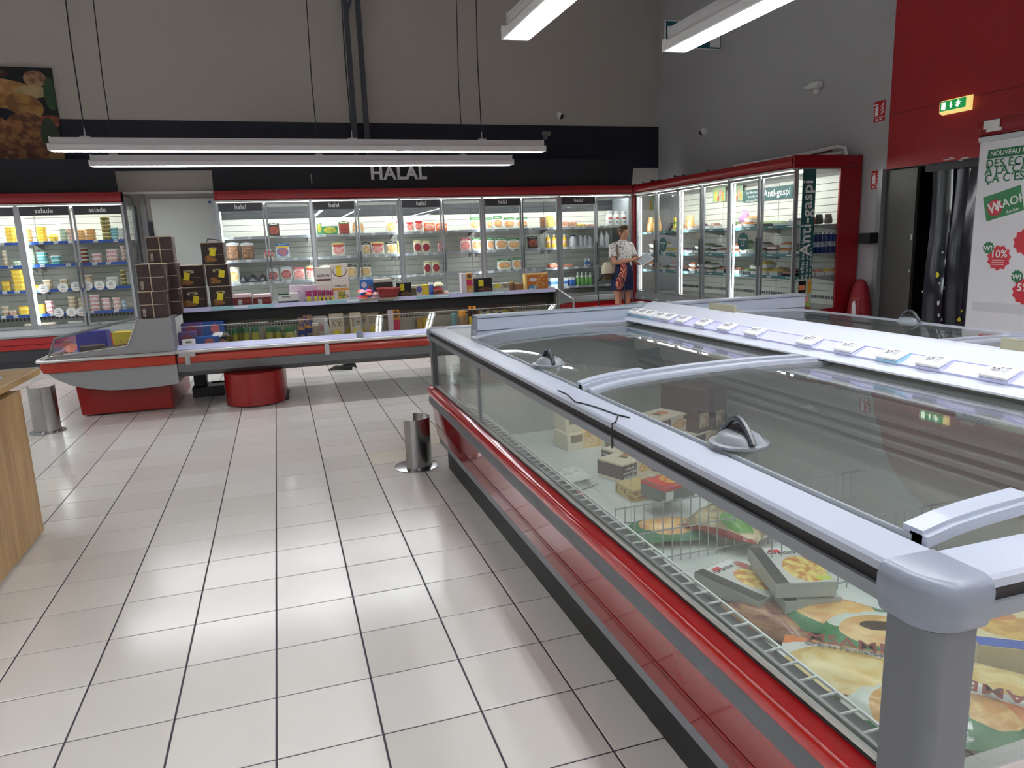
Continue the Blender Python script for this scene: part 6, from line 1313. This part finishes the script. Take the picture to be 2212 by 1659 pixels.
BEI = printed('beige biscuit box print', (214, 204, 180), [('r', .15, .9, .6, .85, (120, 110, 96), (214, 204, 180), 16), ('e', .5, .3, .3, .24, (226, 214, 60), (200, 150, 90), 4)], 'xz')
for u0, u1, v_, yl, lab in ((709, 740, 672, .55, 'beige biscuit bag with dark bowl picture'), (738, 762, 673, .66, 'beige biscuit box behind the biscuit bag'), (754, 779, 675, .55, 'tilted beige biscuit box with yellow sticker'), (765, 791, 668, .68, 'tall beige biscuit box at the back of the well'), (791, 816, 670, .70, 'beige biscuit box with round yellow sticker')):
    well(u0, u1, v_, yl, car(BEI, .06), 'carton', lab, 'carton')
for u0, u1, v_, c3, lab in ((712, 744, 706, (190, 150, 110), 'beige packet lying at the front of the well'), (745, 765, 708, (160, 150, 140), 'grey packet lying at the front of the well'), (766, 800, 711, (190, 176, 170), 'silver packet lying at the front of the well'), (800, 835, 705, (226, 210, 90), 'yellow packet lying at the front of the well'), (836, 875, 703, (200, 110, 110), 'red and silver packet lying at the front of the well'), (876, 912, 700, (200, 206, 210), 'clear packet lying at the front of the well'), (900, 930, 694, (206, 90, 80), 'red packet lying near the end of the row')):
    p = isl(u0, v_, .36); q = isl(u1, v_, .36); put('food_bag', m_bag(q.x-p.x, .2, .06, mat('packet '+lab[:12], c3, .3, noise=(30, .35)), int(u0)), islw(((p.x+q.x)/2, .36, ZW+.08)), (0, 0, ISL+rg.uniform(-.2, .2)), lab, 'bag', gw)
    put('carton', m_carton(q.x-p.x-.01, .2, .079, mat('grey display carton', (130, 130, 128), .5)), islw(((p.x+q.x)/2, .36, ZW)), (0, 0, ISL), 'grey display carton under the '+lab.split(' lying')[0], 'carton', gw)
well(836, 861, 664, .62, car(FRT, .05), 'carton', 'tall bright orange carton with red band in the well', 'carton')
for u0, u1, v_, c3, lab in ((900, 912, 687, (206, 160, 70), 'small orange packet at the back of the well'), (913, 925, 685, (226, 200, 60), 'small yellow packet at the back of the well')): well(u0, u1, v_, .7, car(mat('pk '+lab[:12], c3, .4, noise=(40, .2)), .04), 'carton', lab, 'carton')
# ---- right end of the well, seen above the freezer
well(975, 986, 677, .40, lambda w_, h: m_bottle(w_/2, h, mat('teal jar', (110, 160, 164), .3), mat('teal lid', (120, 170, 172), .4), .9), 'bottle', 'teal tin standing in the well', 'tin')
well(990, 1007, 672, .40, lambda w_, h: m_jar(w_/2, h, mat('honey jar', (150, 120, 80), .2), mat('orange cloth lid', (226, 150, 30), .5)), 'jar', 'jar with orange top in the well', 'jar')
for u0, u1 in ((1009, 1019), (1019, 1029)): well(u0, u1, 651, .42, lambda w_, h: m_bottle(w_/2, h, printed('sauce bottle print', (70, 22, 22), [('r', .1, .8, .45, .7, (226, 200, 50))], 'xz', .25), mat('orange cap', (230, 150, 30), .4), .6), 'bottle', 'dark sauce bottle with orange cap and yellow sticker', 'bottle')
p = isl(1065, 655, .66); wk = thing('wooden_crate', 'open brown crate of seafood packs at the right of the well', 'crate', islw((p.x, .62, ZW+.12)), ISL)
MB().box(-.19, .19, .1, .11, 0, .16).build('back_board', mat('brown crate board', (110, 80, 54), .6), wk); MB().box(-.2, -.185, -.12, .11, 0, .17).build('side_board', mat('pale crate board', (170, 140, 104), .6), wk); MB().box(.185, .2, -.12, .11, 0, .17).build('side_board', mat('pale crate board', (170, 140, 104), .6), wk); MB().box(-.19, .19, -.12, .1, 0, .012).build('crate_floor', mat('brown crate board', (110, 80, 54), .6), wk)
put('carton', m_carton(.36, .2, .119, mat('grey display carton', (130, 130, 128), .5)), islw((p.x, .62, ZW)), (0, 0, ISL), 'grey carton under the open brown crate', 'carton', gw)
for k in range(7):
    put('blister_pack', m_blister(.12, .15, .02, printed('dark fish pack print %d' % (k % 2), (40, 46, 46) if k % 2 else (206, 214, 196), [('e', .5, .4, .3, .3, (206, 190, 180), (110, 90, 90), 5), ('r', .1, .9, .75, .9, (226, 214, 80) if k % 2 == 0 else (190, 196, 196))], 'xz')), islw((p.x-.13+.045*k, .56+.005*k, ZW+.135)), (math.radians(-28), 0, ISL+.25), 'seafood pack leaning in the brown crate', 'food pack', 'seafood packs in the crate')
p = isl(1190, 665, .35); tx = thing('cardboard_tray', 'low cardboard tray of green packets at the end of the well', 'tray', islw((p.x, .36, ZW+.17)), ISL)
CBD = mat('cardboard', (176, 132, 92), .7); MB().box(-.2, .2, -.13, .13, 0, .006).build('tray_floor', CBD, tx)
for a_, b_, c3, d_ in ((-.2, .2, -.13, -.126), (-.2, .2, .126, .13), (-.2, -.196, -.13, .13), (.196, .2, -.13, .13)): MB().box(a_, b_, c3, d_, 0, .07).build('tray_side', CBD, tx)
put('carton', m_carton(.38, .24, .168, mat('grey display carton', (130, 130, 128), .5)), islw((p.x, .36, ZW)), (0, 0, ISL), 'grey carton under the low cardboard tray', 'carton', gw)
for k in range(5): put('food_bag', m_bag(.12, .2, .05, printed('green packet print', (150, 196, 110), [('r', .1, .9, .7, .9, (226, 220, 90)), ('e', .5, .4, .3, .2, (226, 230, 220), (150, 196, 110), 6)], 'xy'), k+40), islw((p.x-.14+.07*k, .36, ZW+.178+.004*(k % 2))), (0, .25, ISL), 'green packet lying in the cardboard tray', 'bag', 'green packets in the tray')
# ---- jumble in the end unit's well
ge_ = 'goods heaped in the island end unit'
for (u, v_, yl, w_, h, d_, m_, lab) in ((198, 735, .25, .2, .17, .16, CHOC, 'dark gift box lying in the end unit behind the glass'), (248, 735, .22, .22, .15, .16, CHOC, 'second dark gift box lying in the end unit behind the glass'), (268, 700, .35, .19, .2, .14, printed('yellow bird crate print', (222, 196, 40), [('r', .15, .85, .2, .6, (120, 90, 40), (222, 196, 40), 5)], 'xz'), 'bright yellow carton standing in the end unit'), (200, 712, .6, .26, .2, .14, mat('deep blue bag card', (40, 44, 150), .35), 'deep blue box at the back of the end unit')):
    p = isl(u, v_, yl); put('carton', m_carton(w_, d_, h, m_), islw((p.x, yl, .462 if yl < .3 else .53)), (0, 0, ISL+.25 if yl < .3 else ISL), lab, 'carton', ge_)
    if yl >= .3: put('carton', m_carton(w_, d_, .068, mat('grey display carton', (130, 130, 128), .5)), islw((p.x, yl, .461)), (0, 0, ISL), 'grey carton under the '+lab.split(' standing')[0].split(' at')[0], 'carton', ge_)
for (u, yl, c3, z, lab) in ((150, .3, (196, 190, 200), .462, 'silver bag lying at the low end of the end unit'), (165, .25, (236, 220, 190), .5, 'white and orange packet lying in the end unit'), (135, .5, (200, 150, 130), .462, 'pink bag lying at the low end of the end unit'), (170, .6, (150, 140, 190), .50, 'lilac bag lying in the middle of the end unit'), (155, .75, (206, 110, 90), .53, 'orange red bag lying at the back of the end unit'), (190, .8, (110, 120, 170), .60, 'blue grey bag lying at the back of the end unit'), (145, .2, (200, 206, 200), .51, 'pale green box bag lying at the front of the end unit')):
    p = isl(u, 740, yl); put('food_bag', m_bag(.22, .16, .07, mat('heap '+lab[:10], c3, .3, noise=(20, .25)), int(u+yl*10)), islw((p.x, yl, z)), (0, 0, yl*3), lab, 'bag', ge_)

# ================================================================== the shopper, her things and a pull-along basket
SKIN = mat('skin', (196, 142, 116), 0.5); SKIN2 = mat('skin shade lips', (160, 84, 76), 0.5); HAIR = mat('short brown hair', (96, 70, 50), 0.55, noise=(40, .3)); EYE = mat('dark eyes', (30, 24, 22), 0.3)
def shirt_mat():
    m, nt, out = newmat('white shirt with small dark sprigs'); L = nt.links; N = nt.nodes.new
    b = N('ShaderNodeBsdfPrincipled'); L.new(b.outputs[0], out.inputs[0]); tc = N('ShaderNodeTexCoord'); v = N('ShaderNodeTexVoronoi'); L.new(tc.outputs['Object'], v.inputs['Vector']); v.inputs['Scale'].default_value = 38
    cr = N('ShaderNodeValToRGB'); L.new(v.outputs['Distance'], cr.inputs[0]); cr.color_ramp.elements[0].position = .26; cr.color_ramp.elements[0].color = (*lin((70, 66, 78)), 1); cr.color_ramp.elements[1].position = .34; cr.color_ramp.elements[1].color = (*lin((226, 222, 222)), 1)
    L.new(cr.outputs[0], b.inputs['Base Color']); b.inputs['Roughness'].default_value = .8; return m
PW = Vector((5.06, 10.2, 0)); PRZ = math.radians(13.5)
pr = thing('person', 'person in sprigged white shirt and navy skirt reading a tablet', 'person', PW, PRZ)
J = []; E_ = []; RD = []
def j(p, r, par=None):
    J.append(p); RD.append(r if isinstance(r, tuple) else (r, r)); k = len(J)-1
    if par is not None: E_.append((par, k))
    return k
pel_ = j((0, 0, .90), (.135, .10)); sp1 = j((0, .0, 1.03), (.118, .085), pel_); ch = j((0, .01, 1.2), (.13, .092), sp1); nb_ = j((0, 0, 1.33), (.06, .055), ch); nk = j((0, -.02, 1.375), .046, nb_)
h1 = j((0, -.05, 1.425), (.054, .062), nk); h2 = j((0, -.048, 1.485), (.066, .082), h1); h3 = j((0, -.035, 1.545), (.056, .066), h2)
j((0, -.136, 1.455), .011, h2)                                            # nose
def arm(s, el, wr, hd, fing):
    a = j((s*.10, .005, 1.285), .055, ch); b = j((s*.165, .01, 1.265), .05, a); c = j(((s*.165+el[0])/2, (.01+el[1])/2, (1.265+el[2])/2), .043, b); e = j(el, .037, c); f = j(tuple((el[k]*.5+wr[k]*.5) for k in range(3)), .034, e); w2 = j(wr, .024, f); h = j(hd, (.03, .02), w2)
    for (x, y, z), (x2, y2, z2) in fing: k = j((x, y, z), .0095, h); j((x2, y2, z2), .0075, k)
arm(-1, (-.215, -.06, 1.03), (-.02, -.255, 1.075), (.03, -.295, 1.09), [((.06, -.325+.018*k, 1.105+.004*k), (.085, -.335+.018*k, 1.095)) for k in range(4)]+[((.02, -.33, 1.11), (.035, -.35, 1.12))])
arm(1, (.24, -.06, 1.02), (.25, -.26, 1.0), (.235, -.31, 1.035), [((.205+.018*k, -.345, 1.06), (.18+.018*k, -.36, 1.075)) for k in range(4)]+[((.21, -.30, 1.075), (.19, -.31, 1.10))])
for s in (-1, 1):
    a = j((s*.085, 0, .84), (.092, .09), pel_); b = j((s*.09, 0, .64), .076, a); c = j((s*.085, -.012, .455), .055, b); d = j((s*.085, .012, .32), .055, c); e = j((s*.082, .012, .09), .034, d); f = j((s*.085, -.05, .04), (.036, .03), e); j((s*.09, -.14, .03), (.034, .024), f)
me = bpy.data.meshes.new('body'); me.from_pydata(J, E_, []); body = obj('body', me, pr); me.materials.append(SKIN)
sm = body.modifiers.new('skin', 'SKIN'); sm.use_smooth_shade = True
lay = me.skin_vertices[0].data
for k, r in enumerate(RD): lay[k].radius = r; lay[k].use_root = (k == 0)
ss = body.modifiers.new('sub', 'SUBSURF'); ss.levels = 2; ss.render_levels = 2
def ell(cx, cy, z, rx, ry, n=20, wob=0.0, ph=0.0): return [(cx+rx*math.cos(2*PI*i/n)*(1+wob*math.sin(5*2*PI*i/n+ph)), cy+ry*math.sin(2*PI*i/n)*(1+wob*math.sin(5*2*PI*i/n+ph)), z) for i in range(n)]
SH = shirt_mat()
MB().loft([ell(0, 0, .985, .155, .128, wob=.03), ell(0, 0, 1.05, .15, .118, wob=.03), ell(0, .0, 1.13, .158, .122, wob=.02), ell(0, .0, 1.21, .172, .118), ell(0, .005, 1.28, .168, .095), ell(0, .004, 1.325, .115, .08), ell(0, .0, 1.35, .07, .066)], cap=False).build('shirt', SH, pr, smooth=True)
for s, el in ((-1, (-.215, -.06, 1.03)), (1, (.24, -.06, 1.02))):
    MB().tube([(s*.10, .005, 1.29), (s*.165, .01, 1.272), (s*.19, -.008, 1.2), (s*.20+.0, -.028, 1.125)], [.068, .066, .062, .066], 14).build('sleeve', SH, pr, smooth=True)
MB().loft([ell(0, -.004, 1.345, .072, .07), ell(0, -.012, 1.375, .066, .066), ell(0, -.012, 1.372, .058, .058), ell(0, -.004, 1.345, .064, .062)], cap=False).build('collar', SH, pr, smooth=True)
MB().loft([ell(0, 0, 1.045, .15, .118), ell(0, 0, .98, .162, .13), ell(0, 0, .86, .178, .142, wob=.015), ell(0, 0, .74, .186, .148, wob=.03), ell(0, 0, .615, .192, .152, wob=.04), ell(0, 0, .615, .18, .14, wob=.04), ell(0, 0, .8, .165, .13)], cap=False).build('skirt', mat('navy skirt cloth', (26, 36, 82), .75), pr, smooth=True)
MB().ball((0, -.018, 1.522), (.078, .090, .078), 18, 12).ball((0, .02, 1.475), (.068, .06, .07), 14, 8).ball((0, -.075, 1.565), (.062, .05, .03), 12, 8).build('hair', HAIR, pr, smooth=True)
for s in (-1, 1):
    MB().ball((s*.027, -.124, 1.487), (.010, .007, .006), 8, 6).build('eye', EYE, pr); MB().box(s*.027-.015, s*.027+.015, -.130, -.122, 1.503, 1.508).build('eyebrow', HAIR, pr)
    MB().ball((s*.070, -.035, 1.475), (.010, .018, .028), 8, 8).build('ear', SKIN, pr, smooth=True)
    mb = MB().loft([[(s*.088+x, y, z) for x, y, z in ell(0, -.05, 0, .045, .125)], [(s*.088+x, y, z) for x, y, z in ell(0, -.05, .03, .047, .128)], [(s*.088+x, y, z) for x, y, z in ell(0, -.035, .06, .042, .10)], [(s*.086+x, y, z) for x, y, z in ell(0, .0, .085, .04, .05)]])
    mb.build('shoe', mat('dark shoe', (44, 40, 42), .5), pr, smooth=True)
MB().ball((0, -.108, 1.428), (.02, .008, .006), 10, 6).build('mouth', SKIN2, pr)
def pl(p): c, s = math.cos(PRZ), math.sin(PRZ); return Vector((PW.x+c*p[0]-s*p[1], PW.y+s*p[0]+c*p[1], p[2]))
tb_ = thing('tablet', 'pale tablet held open in both hands by the person', 'tablet', pl((.15, -.34, 1.075))); tb_.rotation_euler = (math.radians(38), math.radians(-24), PRZ)
MB().box(-.125, .125, -.085, .085, 0, .008).build('case', mat('pale tablet case', (214, 206, 204), .35), tb_, bev=.003); MB().box(-.112, .112, -.073, .073, .008, .009).build('screen', mat('tablet screen', (170, 176, 186), .12), tb_)
bg = thing('shoulder_bag', 'beige shoulder bag with brown base hanging at the person', 'bag', pl((-.255, .02, .80)), PRZ)
def rcb(a, b, z, dx=0): return [(dx+a/2*math.copysign(abs(math.cos(t))**.5, math.cos(t)), b/2*math.copysign(abs(math.sin(t))**.5, math.sin(t)), z) for t in [2*PI*i/20 for i in range(20)]]
MB().loft([rcb(.19, .09, .075, -.02), rcb(.23, .12, .12, 0), rcb(.22, .11, .2, .01), rcb(.16, .07, .25, .02)]).build('upper_body', mat('cream bag cloth', (206, 196, 174), .6), bg, smooth=True)
MB().loft([rcb(.12, .07, -.01, -.03), rcb(.17, .09, .03, -.02), rcb(.195, .095, .078, -.02)]).build('base', mat('olive brown leather', (96, 80, 58), .5), bg, smooth=True)
MB().tube([(.05, -.05, .24), (.09, -.10, .36), (.105, -.085, .48), (.1, -.03, .532), (.1, .05, .50), (.07, .06, .3), (.03, .05, .24)], .012, 8, flat=1.6).build('strap', mat('brown grey strap', (110, 96, 80), .5), bg, smooth=True)
def stripe_mat():
    m, nt, out = newmat('red striped scarf'); L = nt.links; N = nt.nodes.new; b = N('ShaderNodeBsdfPrincipled'); L.new(b.outputs[0], out.inputs[0]); tc = N('ShaderNodeTexCoord'); w_ = N('ShaderNodeTexWave'); L.new(tc.outputs['Object'], w_.inputs['Vector']); w_.inputs['Scale'].default_value = 13; w_.inputs['Distortion'].default_value = 1.5
    cr = N('ShaderNodeValToRGB'); L.new(w_.outputs['Fac'], cr.inputs[0]); cr.color_ramp.interpolation = 'CONSTANT'; cr.color_ramp.elements[0].color = (*lin((140, 30, 36)), 1); cr.color_ramp.elements[1].position = .62; cr.color_ramp.elements[1].color = (*lin((214, 150, 130)), 1)
    L.new(cr.outputs[0], b.inputs['Base Color']); b.inputs['Roughness'].default_value = .8; return m
sf = thing('striped_scarf', 'red and pink striped scarf hanging from the beige bag', 'scarf', pl((-.15, -.16, .64)), PRZ)
MB().tube([(.06, .06, .42), (.045, .0, .33), (.02, -.02, .24), (-.03, -.03, .15), (-.06, -.02, .06), (-.05, -.01, .0)], [.035, .05, .055, .065, .06, .03], 14).build('cloth', stripe_mat(), sf, smooth=True)
# pull-along basket
tp = aty(1322, 592, 9.72); bs = thing('pull_basket', 'red pull along shopping basket with tall black handle beside the person', 'basket', (tp.x-.01, 9.72, 0))
REDP = mat('red basket plastic', (176, 24, 30), .35)
def rq(a, b, z): return [(a/2, -b/2, z), (a/2, b/2, z), (-a/2, b/2, z), (-a/2, -b/2, z)]
MB().loft([rq(.33, .24, .06), rq(.42, .31, .42), rq(.40, .29, .42), rq(.315, .225, .075)]).build('tub', REDP, bs)
MB().loft([rq(.44, .33, .405), rq(.45, .34, .42), rq(.44, .33, .435), rq(.40, .29, .42)], cap=False).build('rim', REDP, bs)
for sx in (-.12, .12):
    MB().cyl((sx-.012, -.08, .03), (sx+.012, -.08, .03), .03, 12).build('wheel', BLACK, bs); MB().cyl((sx-.012, .08, .03), (sx+.012, .08, .03), .03, 12).build('wheel', BLACK, bs)
zt = tp.z; l_ = aty(1293, 640, 9.72).x-bs.location.x; r_ = aty(1350, 640, 9.72).x-bs.location.x
MB().tube([(l_, 0, .40), (l_-.01, 0, zt-.09)], .009, 6).build('handle_post', mat('dark steel handle', (60, 62, 68), .35, .5), bs); MB().tube([(r_, 0, .40), (r_-.02, 0, zt-.07), (.06, 0, zt)], .009, 6).build('handle_post', mat('dark steel handle', (60, 62, 68), .35, .5), bs)
MB().tube([(l_-.01, 0, zt-.09), (-.10, 0, zt), (.07, 0, zt-.002)], .014, 8).build('handle_grip', BLACK, bs, smooth=True)
# grey round bin in the aisle beyond the freezer
p = aty(1383, 652, 9.2); bn_ = thing('round_bin', 'round grey bin with pale rim standing by the corner cabinet', 'bin', (p.x, 9.2, 0))
MB().lathe([(.13, 0), (.15, .02), (.165, p.z-.06), (.165, p.z-.05)], 24).build('drum', mat('grey bin', (90, 94, 98), .5), bn_, smooth=True)
MB().lathe([(.172, p.z-.055), (.176, p.z-.04), (.16, p.z-.015), (.08, p.z), (.01, p.z+.002)], 24).build('lid', mat('dark grey lid', (70, 74, 78), .4), bn_, smooth=True)
flush_texts()
